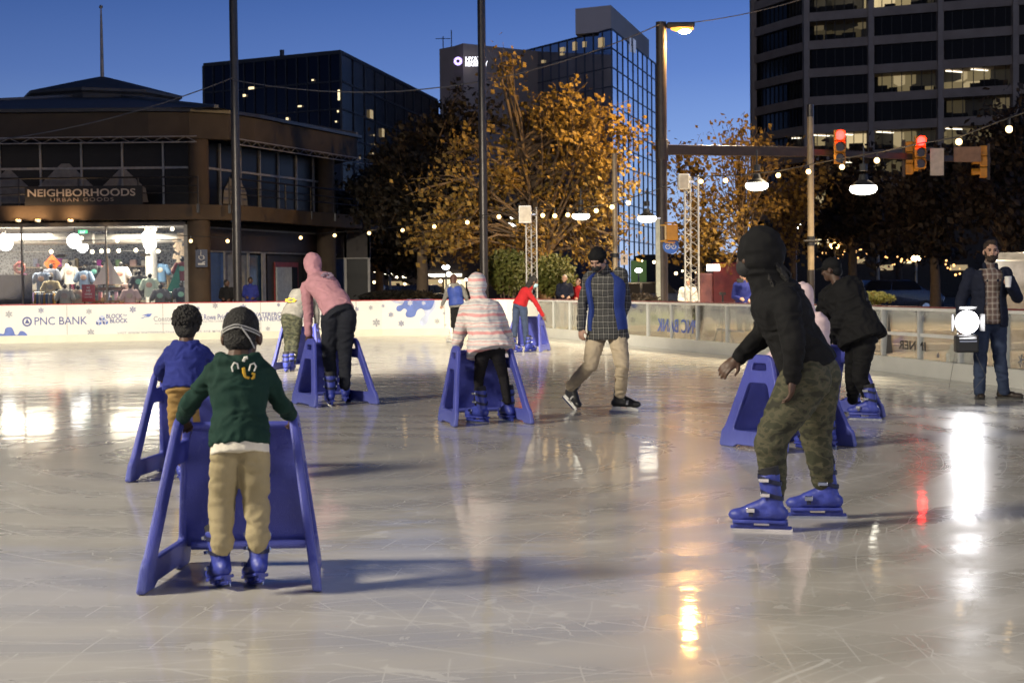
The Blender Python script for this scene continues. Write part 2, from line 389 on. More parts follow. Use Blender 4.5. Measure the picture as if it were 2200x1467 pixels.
def flake(mbk, px, py, r):
    c, d = wallpt(px, py, .029); k = c.y / FPX * r; up = V((0, 0, 1))
    def seg(a0, r0, a1, r1, w):
        p = c + (d * math.cos(a0) * r0 + up * math.sin(a0) * r0) * k; q = c + (d * math.cos(a1) * r1 + up * math.sin(a1) * r1) * k
        t = (q - p).normalized(); s = (t.cross(d.cross(up))).normalized() * w * k
        mbk.add([p - s, q - s, q + s, p + s], [(0, 1, 2, 3)])
    for i in range(6):
        a = math.pi / 6 + i * math.pi / 3; seg(a, .12, a, 1, .07); seg(a, .55, a + .32, .85, .055); seg(a, .55, a - .32, .85, .055); seg(a, .32, a + .5, .5, .05); seg(a, .32, a - .5, .5, .05)
FL = [(19, 675, 8), (88, 667, 6.5), (191, 669, 6.5), (285, 665, 7.5), (195, 714, 8), (425, 662, 4.5), (462, 657, 6.5), (522, 660, 7.5), (575, 706, 5), (598, 655, 4),
      (679, 657, 5), (766, 664, 5), (813, 660, 5), (840, 676, 6), (808, 693, 9), (862, 695, 7), (939, 690, 6), (954, 673, 3), (957, 698, 2.5), (1077, 652, 9), (796, 661, 5), (823, 657, 4)]
for i, (x, y, r) in enumerate(FL): mbf = MB(); flake(mbf, x, y, r); mbf.build('snowflake_print', m_navy if i % 2 else m_grey, bw)
for x, y, r in ((881, 651, 6), (910, 651, 4.5)): mbw = MB(); flake(mbw, x, y, r); mbw.build('snowflake_print', m_board, bw)
m_joint = M('joint_beige', (.4, .38, .33), .6)  # beige tone of the thin joints between board panels
for x in (-90, 144, 350, 560, 765, 955, 1062):
    mbs = MB(); a, d = wallpt(x, 700, .0262); mbs.add([(a.x - d.x * .008, a.y - d.y * .008, .2), (a.x + d.x * .008, a.y + d.y * .008, .2), (a.x + d.x * .008, a.y + d.y * .008, 1.0), (a.x - d.x * .008, a.y - d.y * .008, 1.0)], [(0, 1, 2, 3)]); mbs.build('panel_joint', m_joint, bw)
# ---------------------------------------------------------------- clear boards on the right
gl = thing('clear_rink_boards', (3.8, 33.3, 0), 'clear glass dasher boards with pale posts and red cap rail down the right side', 'rink boards')
along(RW, 0, .24, .08, 'kickboard', M('pale_kickboard', (.62, .62, .58), .4, var=.08, scale=1.5), gl)
along(RW, 1.0, 1.022, .06, 'cap_rail', M('dull_red_cap', (.16, .02, .02), .5), gl); along(RW, .955, 1.0, .055, 'top_rail', m_wht, gl)
along(RW, .24, .955, .012, 'glass_pane', glass_mat('board_glass', (.95, .96, .94), .05, .014), gl)
mbx = None
m_post = M('pale_post', (.55, .56, .55), .4, .3, var=.1)
tot = 0
for i in range(len(RW) - 1):
    a, b = V((*RW[i], 0)), V((*RW[i + 1], 0)); L_ = (b - a).length; n = max(1, round(L_ / 1.55))
    d = (b - a).normalized(); q = d.to_track_quat('Y', 'Z').to_matrix()
    for k in range(n):
        p = a.lerp(b, k / n); MB().box(p + V((0, 0, .6)), (.07, .075, .71), q).build('post', m_post, gl, .006)
a, b = V((*RW[2], 0)), V((*RW[4], 0))
def rwpt(px, py):
    best = None
    for i in range(len(RW) - 1):
        p = isect(px, py, RW[i], RW[i + 1])
        if RW[i + 1][1] - .01 <= p.y <= RW[i][1] + .01:
            d = V((RW[i + 1][0] - RW[i][0], RW[i + 1][1] - RW[i][1], 0)).normalized()
            return p + V((d.y, -d.x, 0)) * .01, d
def rtext(x0, x1, yc, hpx, txt, mat, bold=0):
    a, d = rwpt(x0, yc); b, _ = rwpt(x1, yc); c = (a + b) / 2
    text('lettering', txt, c, d, (b - a).length, hpx * c.y / FPX, mat, gl, bold, 1.0, True)
rtext(1413, 1500, 700, 29, 'PNC BANK', M('blue_decal', (.06, .12, .5), .5), .01)
rtext(1932, 1990, 742, 19, 'INNER', m_black, .015)
rtext(1540, 1600, 710, 8, 'sponsored by', m_grey)
a, b = rwpt(1903, 722)[0], rwpt(2215, 738)[0]
mb = MB()
p0, p1 = rwpt(1899, 727)[0], rwpt(2080, 730)[0]
mb.bar(V((p0.x, p0.y, .60)), V((p1.x, p1.y, .60)), .012, .05); mb.build('white_strip', m_wht, gl)
def decal_poly(pts, mat):
    mb = MB(); mb.add([rwpt(x, y)[0] for x, y in pts], [tuple(range(len(pts)))]); mb.build('printed_decal', mat, gl)
decal_poly([(1906, 745), (1911, 668), (1919, 758), (1905, 760)], m_black); decal_poly([(1876, 765), (1922, 767), (1917, 773), (1880, 772)], m_black)
for x, y, r in ((2017, 763, 6), (2195, 775, 14), (1984, 685, 8)):
    c, d = rwpt(x, y); mbk = MB()
    for i in range(6):
        a_ = i * math.pi / 3 + .3; k = c.y / FPX * r; q = c + (d * math.cos(a_) + V((0, 0, math.sin(a_)))) * k; mbk.bar(c, q, .006, .014)
    mbk.build('printed_decal', m_grey, gl)
# ---------------------------------------------------------------- skating aids
def aid_plastic():
    m = M('blue_moulded_plastic', (.058, .07, .36), .46, var=.16, scale=3, bump=.25, bscale=160); nt = m.node_tree; L = nt.links.new; b = nt.nodes['Principled BSDF']
    src = b.inputs['Base Color'].links[0].from_socket; tc = N(nt, 'ShaderNodeTexCoord'); mp = N(nt, 'ShaderNodeMapping'); mp.inputs['Scale'].default_value = (9, 9, 2.2); L(tc.outputs['Object'], mp.inputs[0])
    nz = N(nt, 'ShaderNodeTexNoise'); nz.inputs['Scale'].default_value = 3.5; nz.inputs['Detail'].default_value = 10; nz.inputs['Roughness'].default_value = .75; L(mp.outputs[0], nz.inputs['Vector']); r = ramp(nt, nz.outputs['Fac'], [(.56, g3(0)), (.70, g3(.32))])
    sp = N(nt, 'ShaderNodeSeparateXYZ'); L(tc.outputs['Object'], sp.inputs[0]); lo = N(nt, 'ShaderNodeMapRange'); lo.inputs['From Min'].default_value = .02; lo.inputs['From Max'].default_value = .22; lo.inputs['To Min'].default_value = .55; lo.inputs['To Max'].default_value = .0; L(sp.outputs['Z'], lo.inputs['Value'])
    ml_ = N(nt, 'ShaderNodeMath', operation='MULTIPLY_ADD'); L(lo.outputs[0], ml_.inputs[0]); L(nz.outputs['Fac'], ml_.inputs[1]); L(r.outputs[0], ml_.inputs[2])
    mx = N(nt, 'ShaderNodeMix', data_type='RGBA'); L(ml_.outputs[0], mx.inputs['Factor']); L(src, mx.inputs['A']); mx.inputs['B'].default_value = (.20, .24, .52, 1); L(mx.outputs['Result'], b.inputs['Base Color']); return m
m_aid = aid_plastic()
def rpoly(pts, r, n=5):
    """2D outline with rounded corners"""
    out = []; k = len(pts)
    for i in range(k):
        p0, p1, p2 = V((*pts[i - 1], 0)), V((*pts[i], 0)), V((*pts[(i + 1) % k], 0))
        rr = r[i] if hasattr(r, '__len__') else r
        a = p1 + (p0 - p1).normalized() * min(rr, (p0 - p1).length * .48); b = p1 + (p2 - p1).normalized() * min(rr, (p2 - p1).length * .48)
        for t in [j / n for j in range(n + 1)]:
            q = a * (1 - t) ** 2 + p1 * 2 * t * (1 - t) + b * t * t; out.append((q.x, q.y))
    return out
def plate(outlines, ext, bev):
    cu = bpy.data.curves.new('c', 'CURVE'); cu.dimensions = '2D'; cu.fill_mode = 'BOTH'; cu.extrude = ext; cu.bevel_depth = bev; cu.bevel_resolution = 2
    for pl in outlines:
        s = cu.splines.new('POLY'); s.points.add(len(pl) - 1); s.use_cyclic_u = True
        for pt, p in zip(s.points, pl): pt.co = (p[0], p[1], 0, 1)
    o = bpy.data.objects.new('c', cu); COL.objects.link(o); dg = bpy.context.evaluated_depsgraph_get()
    me = bpy.data.meshes.new_from_object(o.evaluated_get(dg), depsgraph=dg); bpy.data.objects.remove(o)
    me.shade_smooth(); me.set_sharp_from_angle(angle=R(40)); return me
aid0 = thing('skating_aid', (0, 0, 0), 'x', 'skating aid', 'blue plastic skating aids pushed by skaters')
def hw(z): return .42 - (.42 - .125) * (z / .78)
side = rpoly([(-.43, .012), (-.415, .13), (-.375, .165), (-.125, .775), (.125, .775), (.375, .165), (.415, .13), (.43, .012), (.25, .012), (.22, .035), (-.22, .035), (-.25, .012)], [.02, .02, .06, .07, .07, .06, .02, .02, .02, .02, .02, .02])
slot = rpoly([(-.105, .645), (-.09, .725), (.09, .725), (.105, .645)], .03)
win = rpoly([(-.285, .135), (-.125, .56), (.125, .56), (.285, .135)], [.05, .05, .05, .05])
for s in (-1, 1):
    me = plate([side, slot, win], .010, .011)
    # plate lies in (length, height): stand it up and lean it inwards
    lean = math.atan2(.115, .78)
    for v in me.vertices:
        y, z, t = v.co.x, v.co.y, v.co.z
        v.co = V((s * (.40 - z * math.tan(lean)) + t, y, z))
    o = obj('side_panel', me, m_aid, aid0)
    mbr = MB()   # moulded rib round the window and a rubber foot strip
    rim_ = [V((s * (.40 - z * math.tan(lean)), y, z)) for y, z in rpoly([(-.305, .12), (-.135, .58), (.135, .58), (.305, .12)], .05)]
    mbr.tube(rim_ + [rim_[0]], .015, 6, False); mbr.build('rib', m_aid, o, smooth=60)
mb = MB(); rings = []
for i in range(13):
    z = .10 + .63 * i / 12; w = .40 - z * math.tan(lean) - .018; y = hw(z) - .05 - .05 * math.sin(math.pi * i / 12)
    ww = w * (1 if i < 11 else (.97 if i == 11 else .9))
    row = [V((ww * (2 * k / 16 - 1), y + .035 * (1 - (2 * k / 16 - 1) ** 4) * (1 if 1 < i < 11 else .4), z)) for k in range(17)]
    rings.append(row + [p + V((0, .035, 0)) for p in reversed(row)])
mb.loft(rings); fp = mb.build('front_panel', m_aid, aid0, smooth=50)
mb = MB(); mb.tube([(-.33, .30, .11), (.33, .30, .11)], .022, 8); mb.build('crossbar', m_aid, fp, smooth=60); mb = MB(); mb.tube([(-.27, .10, .72), (.27, .10, .72)], .02, 8); mb.build('crossbar', m_aid, fp, smooth=60)
mb = MB(); mb.box((0, .27, .42), (.2, .004, .12)); 
for o in [aid0] + list(aid0.children_recursive):   # the two sides draw together towards the front
    if o.type == 'MESH':
        for v in o.data.vertices: v.co.x *= 1 - .17 * (v.co.y + .43) / .86
_aidn = [0]
def aid(near_l, heading, label, s=1.0):
    """near-left foot at a pixel on the ice, heading in degrees to the left of straight away"""
    g = ground(*near_l); h = R(heading)
    c = g + Matrix.Rotation(h, 3, 'Z') @ V((.40 * s, .43 * s, 0))
    o = aid0 if _aidn[0] == 0 else dup(aid0)
    _aidn[0] += 1
    return put(o, c, h, label, s)
# ---------------------------------------------------------------- skates
_sk = {}
def skate_meshes(kind):
    if kind in _sk: return _sk[kind]
    mb = MB()
    mb.cap((0, -.075, .105), (0, .11, .095), .046, .040, 12); mb.sphere((0, .135, .088), (.045, .065, .038), 12)
    mb.sphere((0, -.08, .10), (.043, .05, .045), 12)
    mb.tube([(0, -.055, .10), (0, -.045, .17), (0, -.03, .25), (0, -.022, .315)], [.05, .054, .056, .062], 14)
    mb.cap((0, -.02, .15), (0, .08, .11), .045, .04, 10)
    boot = remesh(mb, .009, 3)
    mb = MB()
    if kind == 'hockey':
        mb.box((0, -.07, .045), (.022, .09, .05)); mb.box((0, .10, .045), (.022, .1, .05)); mb.box((0, .02, .028), (.016, .30, .022))
    else:
        mb.box((0, .025, .056), (.075, .29, .018)); mb.box((0, -.075, .038), (.035, .10, .03)); mb.box((0, .115, .038), (.035, .11, .03)); mb.box((0, .02, .022), (.02, .33, .018))
    hold = mb.mesh(.004, 40)
    mb = MB(); mb.prism([(-.002, -.15), (.002, -.15), (.002, .18), (-.002, .18)], 0.0, .02); blade = mb.mesh()
    straps = []
    mb = MB()
    for z, yy, rx, ry in ((.27, -.028, .064, .066), (.19, -.04, .060, .064)):
        n = 16; mb.loft([[V((rx * math.cos(2 * math.pi * k / n), yy + ry * math.sin(2 * math.pi * k / n), z + dz + .02 * math.sin(2 * math.pi * k / n))) for k in range(n)] for dz in (0, .024)], False)
    n = 12; mb.loft([[V((.052 * math.cos(math.pi * k / n), .055 + dy, .085 + .062 * math.sin(math.pi * k / n))) for k in range(n + 1)] for dy in (0, .025)], False, False)
    strap = mb.mesh(0, 50)
    buck = [MB().box((sx * .064, y - .02, z), (.016, .055, .022)).mesh(.003) for z, y in ((.285, .015), (.205, .01)) for sx in (-1, 1)] + [MB().box((sx * .05, .068, .12), (.02, .045, .026)).mesh(.003) for sx in (-1, 1)]
    mb = MB(); mb.tube([(0, -.03, .30), (0, -.018, .345)], [.056, .058], 14); liner = mb.mesh(0, 50)
    _sk[kind] = (boot, hold, blade, strap, buck, liner); return _sk[kind]
SKM = {'rental': (M('rental_boot_blue', (.035, .05, .30), .48, var=.3, scale=14, bump=.2, bscale=60), M('rental_strap', (.012, .014, .05), .5), m_steel, M('boot_liner', (.015, .015, .02), .8)),
       'hockey': (M('black_boot_leather', (.02, .02, .022), .4), M('grey_lace', (.35, .35, .36), .7), m_steel, M('tan_liner', (.28, .16, .06), .7)),
       'white': (M('white_boot_leather', (.6, .58, .52), .4), m_wht, m_steel, m_wht)}
def skate(parent, px, py, yaw, kind='rental', s=1.0, pitch=0, roll=0, lift=0, Yw=None):
    g = ground(px, py) if Yw is None else at(px, py, Yw)
    boot, hold, blade, strap, buck, liner = skate_meshes('hockey' if kind != 'rental' else 'rental')
    mt = SKM[kind]
    def mk(n, me, m_, par):
        me = me.copy(); me.materials.clear(); me.materials.append(m_)
        o = bpy.data.objects.new(n, me); COL.objects.link(o); o.parent = par; return o
    b = mk('skate', boot, mt[0], parent)
    b.location = g - wloc(parent) + V((0, 0, lift)); b.rotation_euler = (R(pitch), R(roll), R(yaw)); b.scale = (s, s, s)
    mk('blade_holder', hold, mt[0] if kind == 'rental' else m_wht, b); mk('blade', blade, m_steel, b); mk('strap', strap, mt[1], b); mk('liner', liner, mt[3], b)
    if kind == 'rental':
        for bk in buck: mk('buckle', bk, m_steel, b)
    return b
# ---------------------------------------------------------------- people
SKIN = {'dark': M('dark_skin', (.075, .038, .024), .55, var=.1, scale=20), 'mid': M('brown_skin', (.16, .085, .055), .55, var=.1, scale=20), 'light': M('light_skin', (.42, .25, .18), .5, var=.1, scale=20)}
HAIR = {'black': M('black_hair', (.008, .007, .007), .7, bump=1, bscale=90), 'brown': M('brown_hair', (.035, .02, .012), .6, bump=1, bscale=90), 'grey': M('grey_hair', (.3, .29, .28), .6), 'auburn': M('auburn_hair', (.06, .02, .012), .6)}
m_eye = M('eye', (.05, .04, .035), .2)
def orient(fd, up=V((0, 0, 1))):
    f = V(fd).normalized(); x = f.cross(up).normalized(); z = x.cross(f)
    return Matrix((x, f, z)).transposed()
def head_geo(mb, c, fd, s, up=V((0, 0, 1)), face=True):
    Mx = orient(fd, up)
    def sp(p, r, n=14): mb.sphere(V(c) + Mx @ (V(p) * s), tuple(q * s for q in r), n, Mx)
    sp((0, -.008, .025), (.074, .094, .092), 18); sp((0, .022, -.035), (.060, .070, .075)); sp((0, .045, -.075), (.042, .042, .036))
    for sx in (-1, 1): sp((sx * .079, -.008, -.012), (.014, .022, .032), 8)
    if face:
        sp((0, .092, -.022), (.014, .022, .016), 8); mb.tube([V(c) + Mx @ (V((0, .086, .022)) * s), V(c) + Mx @ (V((0, .104, -.018)) * s)], [.009 * s, .012 * s], 6)
        sp((0, .080, .032), (.052, .018, .012), 10); sp((0, .084, -.062), (.024, .010, .007), 8); sp((0, .083, -.072), (.020, .010, .007), 8)
        for sx in (-1, 1): sp((sx * .042, .066, -.018), (.022, .018, .02), 8)
    return Mx
def hand_geo(mb, w, d, pn, s, curl=50, thumb=1):
    """wrist, direction of the fingers, palm normal (side the fingers close to), size"""
    d = V(d).normalized(); pn = (V(pn) - d * V(pn).dot(d)).normalized(); ac = d.cross(pn).normalized(); w = V(w)
    Mx = Matrix((ac, d, pn)).transposed()
    mb.sphere(w + d * .05 * s, (.041 * s, .056 * s, .018 * s), 10, Mx)
    mb.cap(w - d * .02 * s, w + d * .03 * s, .026 * s, .028 * s, 8)
    for i, (o, L) in enumerate(((-.030, .062), (-.010, .076), (.011, .080), (.031, .070))):
        p = w + d * (.090 - abs(o) * .2) * s + ac * o * s; a = 0; pts = [p - d * .02 * s, p]
        for k, fr in enumerate((.45, .32, .23)):
            a += R(curl) * (.8, 1.0, .75)[k] ; dd = d * math.cos(a) + pn * math.sin(a) + ac * o * 2.0
            p = p + dd.normalized() * L * fr * s; pts.append(p)
        mb.tube(pts, [.010 * s, .0098 * s, .0092 * s, .0085 * s, .007 * s], 7); mb.sphere(pts[-1], .0072 * s, 6)
    t0 = w + d * .025 * s + ac * .030 * thumb * s; t1 = t0 + (d * .7 + ac * thumb * .65 + pn * .35).normalized() * .045 * s; t2 = t1 + (d * .9 + pn * .6).normalized() * .032 * s
    mb.tube([t0, t1, t2], [.014 * s, .011 * s, .008 * s], 7); mb.sphere(t2, .0082 * s, 6)
PROF = [(0, .168, .118), (.18, .160, .112), (.38, .140, .100), (.62, .160, .115), (.82, .178, .112), (.94, .125, .085), (1.0, .060, .058)]
def spine(pv, nk, bend=V((0, 0, 0))):
    mid = (pv + nk) / 2 + bend
    return lambda t: pv * (1 - t) ** 2 + mid * 2 * t * (1 - t) + nk * t * t
def torso(mb, pv, nk, hx, sx, s, t0=0, t1=1, inf=0, n=18, bend=V((0, 0, 0)), wmul=1, gap=None, thick=0, flare=0):
    sp = spine(pv, nk, bend); rings = []; K = 14
    for i in range(K + 1):
        t = t0 + (t1 - t0) * i / K
        c = sp(t); tg = (sp(t + .02) - sp(t - .02)).normalized()
        tt = min(max(t, 0), 1)
        for (a, wa, da), (b, wb, db) in zip(PROF, PROF[1:]):
            if a <= tt <= b: f = (tt - a) / (b - a); w = wa + (wb - wa) * f; d = da + (db - da) * f; break
        side = (hx * (1 - tt) + sx * tt); side = (side - tg * side.dot(tg)).normalized(); fw = tg.cross(side)
        w = w * s * wmul + inf + flare * max(0, .35 - t); d = d * s + inf + flare * max(0, .35 - t)
        if gap is None: rings.append([c + side * math.cos(a) * w + fw * math.sin(a) * d for a in [2 * math.pi * k / n for k in range(n)]])
        else:
            a0, g = gap; g_ = g(t) if callable(g) else g
            aa = [a0 + g_ + (2 * math.pi - 2 * g_) * k / (n - 1) for k in range(n)]
            o_ = [c + side * math.cos(a) * w + fw * math.sin(a) * d for a in aa]
            i_ = [c + side * math.cos(a) * (w - thick) + fw * math.sin(a) * (d - thick) for a in reversed(aa)]
            rings.append(o_ + i_)
    mb.loft(rings)
def arm(mb, a, e, w, r, cuff=None):
    mb.cap(a, e, r[0], r[1], 10); mb.cap(e, w, r[1], r[2], 10)
def person(name_, base, J, label, skin='dark', s=1.0, hs=1.0, fd=(0, 1, 0), up=V((0, 0, 1)), top=None, pants=None, skates=(), hair=None, hands=None, vox=.011, group=None, bend=V((0, 0, 0)), rootY=None, fold=.010):
    root_p = ground(*base) if rootY is None else at(base[0], base[1], rootY)
    if rootY is not None: root_p.z = max(root_p.z, 0) if root_p.z > .05 else 0
    Yr = root_p.y
    P = {k: at(j[0], j[1], Yr + (j[2] if len(j) > 2 else 0)) for k, j in J.items()}
    rt = thing('person', root_p, label, 'person', group)
    hx = P['Hr'] - P['Hl']; sx = P['Sr'] - P['Sl']
    if P.get('flip'): pass
    hx.normalize(); sx.normalize()
    pv, nk = P['pv'], P['nk']
    # --- body: one continuous surface
    mb = MB(); torso(mb, pv, nk, hx, sx, s, .05, 1, -.012 * s, 16, bend)
    for q in 'lr':
        arm(mb, P['S' + q].lerp(nk, .12), P['E' + q], P['W' + q], (.044 * s, .036 * s, .025 * s))
        mb.cap(P['H' + q], P['K' + q], .054 * s, .042 * s); mb.cap(P['K' + q], P['A' + q], .040 * s, .030 * s)
        mb.cap(pv, P['H' + q], .058 * s, .054 * s)
        an = P['A' + q]; mb.sphere(an, .036 * s, 8)
    Mh = head_geo(mb, P['hd'], fd, hs, up)
    mb.cap(nk - (P['hd'] - nk) * .15, P['hd'] + Mh @ V((0, -.012, -.03)) * hs, .055 * hs, .05 * hs)
    for q in 'lr':
        hd_ = (hands or {}).get(q, {})
        d = V(hd_.get('d', tuple(P['W' + q] - P['E' + q]))); pn = V(hd_.get('pn', (0, 1, -.3)))
        hand_geo(mb, P['W' + q], d, pn, hd_.get('s', s * .98), hd_.get('curl', 40), hd_.get('th', 1))
    body = obj('body', remesh(mb, min(vox * .62, .0075 if vox < .015 else .012), 2), SKIN[skin], rt)
    # --- trousers
    if pants:
        mb = MB(); pr = pants.get('r', (.088, .068, .056)); inf = pants.get('inf', .012)
        torso(mb, pv, nk, hx, sx, s, -.10, pants.get('waist', .15), (min(inf, top.get('inf', .022) - .022) if top else inf), 16, bend, pants.get('w', 1))
        for q in 'lr':
            h = P['H' + q]; k = P['K' + q]; a = P['A' + q]
            mb.cap(pv.lerp(h, .75), h, pr[0] * 1.0 * s, pr[0] * 1.06 * s, 14); mb.cap(h, k, pr[0] * 1.1 * s, pr[1] * s, 14); mb.cap(k, a, pr[1] * s, pr[2] * s, 14)
            if pants.get('cuff'): mb.tube([a + (k - a).normalized() * .05 * s, a], [pr[2] * 1.18 * s, pr[2] * 1.02 * s], 12)
        tr = obj('trousers', remesh(mb, vox, 3, pants.get('fold', fold), 8.5 / s, random.random() * 9, 2.0), pants['m'], rt)
    # --- top
    if top:
        mb = MB(); ar = top.get('r', (.072, .060, .046)); inf = top.get('inf', .022)
        torso(mb, pv, nk, hx, sx, s, -top.get('drop', .05), .97, inf, 18, bend, top.get('w', 1), flare=top.get('flare', 0))
        for q in 'lr':
            mb.sphere(P['S' + q].lerp(nk, .15), ar[0] * 1.1 * s, 10)
            w = P['W' + q]; e = P['E' + q]; arm(mb, P['S' + q], e, w + (e - w).normalized() * top.get('short', .0) * s, tuple(x * s for x in ar))
        if top.get('hood') == 'down':
            bk = -(Mh @ V((0, 1, 0))); bk = V((bk.x, bk.y, 0)).normalized() if abs(bk.z) < .9 else bk
            for k in range(-4, 5):
                a = k / 4 * 1.45; dd = bk * math.cos(a) + sx * math.sin(a)
                mb.sphere(nk + dd * .085 * s * top.get('hw', 1) + V((0, 0, .015 - .012 * math.cos(a))), (.05 * s, .05 * s, .05 * s), 8)
            mb.sphere(nk + bk * .10 * s - (nk - pv).normalized() * .085 * s, (.085 * s, .05 * s, .10 * s), 10, orient(bk))
        elif top.get('hood') == 'up':
            k = top.get('hk', 1.0)
            mb.sphere(P['hd'] + Mh @ V((0, -.028, .02)) * hs, (.098 * hs * k, .108 * hs * k, .122 * hs * k), 16, Mh)
            mb.sphere(P['hd'] + Mh @ V((0, -.03, -.065)) * hs, (.082 * hs * k, .09 * hs * k, .085 * hs * k), 14, Mh)
            mb.cap(nk - (P['hd'] - nk) * .25, P['hd'] + Mh @ V((0, -.03, -.05)) * hs, .095 * hs * k, .078 * hs * k)
        else:
            mb.cap(nk - (P['hd'] - nk) * .1, nk + (P['hd'] - nk) * .28, .07 * s, .064 * s)
        tp = obj(top.get('name', 'hoodie'), remesh(mb, vox, 3, top.get('fold', fold), 10 / s, random.random() * 9), top['m'], rt)
        if top.get('band'):   # ribbed hem
            mb = MB(); torso(mb, pv, nk, hx, sx, s, -top.get('drop', .05) - .10, -top.get('drop', .05) + .04, top['band'][1], 20, bend, top.get('w', 1)); obj('shirt_hem', remesh(mb, vox * .7, 2, .004, 14), top['band'][0], rt)
    for sk in skates: skate(rt, *sk[:3], **(sk[3] if len(sk) > 3 else {}))
    if hair:
        kind, col_ = hair[:2]; mb = MB(); hd = P['hd']
        if kind == 'afro':
            mb.sphere(hd + Mh @ V((0, -.02, .045)) * hs, (.098 * hs, .106 * hs, .100 * hs), 28, Mh); mb.sphere(hd + Mh @ V((0, -.06, -.03)) * hs, (.078 * hs, .058 * hs, .07 * hs), 20, Mh)
            rr = random.Random(3)
            for _ in range(420):
                d = V((rr.gauss(0, 1), rr.gauss(-.3, 1), rr.gauss(.35, 1))).normalized(); p = hd + Mh @ (V((d.x * .098, -.02 + d.y * .106, .04 + d.z * .102)) * hs)
                mb.sphere(p, .011 * rr.uniform(.7, 1.5), 5)
            me = mb.mesh(0, 60)
        elif kind == 'short':
            mb.sphere(hd + Mh @ V((0, -.020, .036)) * hs, (.0785 * hs, .092 * hs, .090 * hs), 24, Mh); mb.sphere(hd + Mh @ V((0, -.05, -.02)) * hs, (.070 * hs, .056 * hs, .06 * hs), 16, Mh)
            me = remesh(mb, .008, 1, .004, 40)
        elif kind == 'quiff':
            mb.sphere(hd + Mh @ V((0, -.02, .045)) * hs, (.081 * hs, .093 * hs, .092 * hs), 22, Mh); mb.sphere(hd + Mh @ V((0, .035, .105)) * hs, (.058 * hs, .045 * hs, .030 * hs), 14, Mh); mb.sphere(hd + Mh @ V((0, -.055, -.02)) * hs, (.072 * hs, .05 * hs, .06 * hs), 14, Mh)
            me = remesh(mb, .007, 1, .007, 45)
        elif kind == 'long':
            mb.sphere(hd + Mh @ V((0, -.02, .035)) * hs, (.088 * hs, .100 * hs, .096 * hs), 20, Mh)
            mb.cap(hd + Mh @ V((0, -.05, 0)) * hs, nk + Mh @ V((0, -.07, -.05)) * s, .082 * hs, .06 * s); me = remesh(mb, .012, 2, .008, 30)
        elif kind == 'beanie':
            mb.sphere(hd + Mh @ V((0, -.018, .045)) * hs, (.092 * hs, .108 * hs, .102 * hs), 20, Mh); mb.tube([hd + Mh @ V((0, -.012 - .2 * (z - .03), z)) * hs for z in (.022, .045, .065)], [.096 * hs, .103 * hs, .101 * hs], 20)
            me = remesh(mb, .008, 2, .004, 26)
        elif kind == 'cap':
            mb.sphere(hd + Mh @ V((0, -.012, .045)) * hs, (.086 * hs, .104 * hs, .085 * hs), 20, Mh); mb.sphere(hd + Mh @ V((0, .10, .035)) * hs, (.07 * hs, .07 * hs, .012 * hs), 12, Mh)
            mb.sphere(hd + Mh @ V((0, -.06, -.03)) * hs, (.07 * hs, .05 * hs, .06 * hs), 12, Mh); me = remesh(mb, .008, 2, .002)
        obj('beanie' if kind == 'beanie' else 'cap' if kind == 'cap' else 'hair', me, col_ if not isinstance(col_, str) else HAIR[col_], rt)
    for sx_ in (-1, 1):
        mb = MB(); mb.sphere(P['hd'] + Mh @ V((sx_ * .032, .083, .008)) * hs, (.012 * hs, .007 * hs, .008 * hs), 8, Mh); mb.build('eye', m_eye, rt, smooth=60)
    rt_info = dict(P=P, Mh=Mh, rt=rt, hx=hx, sx=sx, bend=bend, s=s, hs=hs); return rt_info
def shoe(parent, g, yaw, mat, s=1.0):
    mb = MB(); Mx = Matrix.Rotation(R(yaw), 3, 'Z'); g = V(g)
    mb.cap(g + Mx @ V((0, -.06, .05)) * s, g + Mx @ V((0, .08, .045)) * s, .045 * s, .04 * s); mb.sphere(g + Mx @ V((0, .14, .035)) * s, (.048 * s, .07 * s, .035 * s), 12, Mx)
    mb.cap(g + Mx @ V((0, -.05, .06)) * s, g + Mx @ V((0, -.04, .13)) * s, .045 * s, .05 * s); o = obj('shoe', remesh(mb, .009, 2), mat, parent)
    mb = MB(); mb.tube([g + Mx @ V((0, -.06, .012)) * s, g + Mx @ V((0, .15, .012)) * s], [.05 * s, .05 * s], 8)
    mb2 = MB(); mb2.prism([(g + Mx @ V((x, y, 0)) * s)[:2] for x, y in ((-.042, -.1), (.042, -.1), (.05, .1), (.03, .2), (-.03, .2), (-.05, .1))], g.z, g.z + .022); mb2.build('sole', m_black, o, .006)
    return o
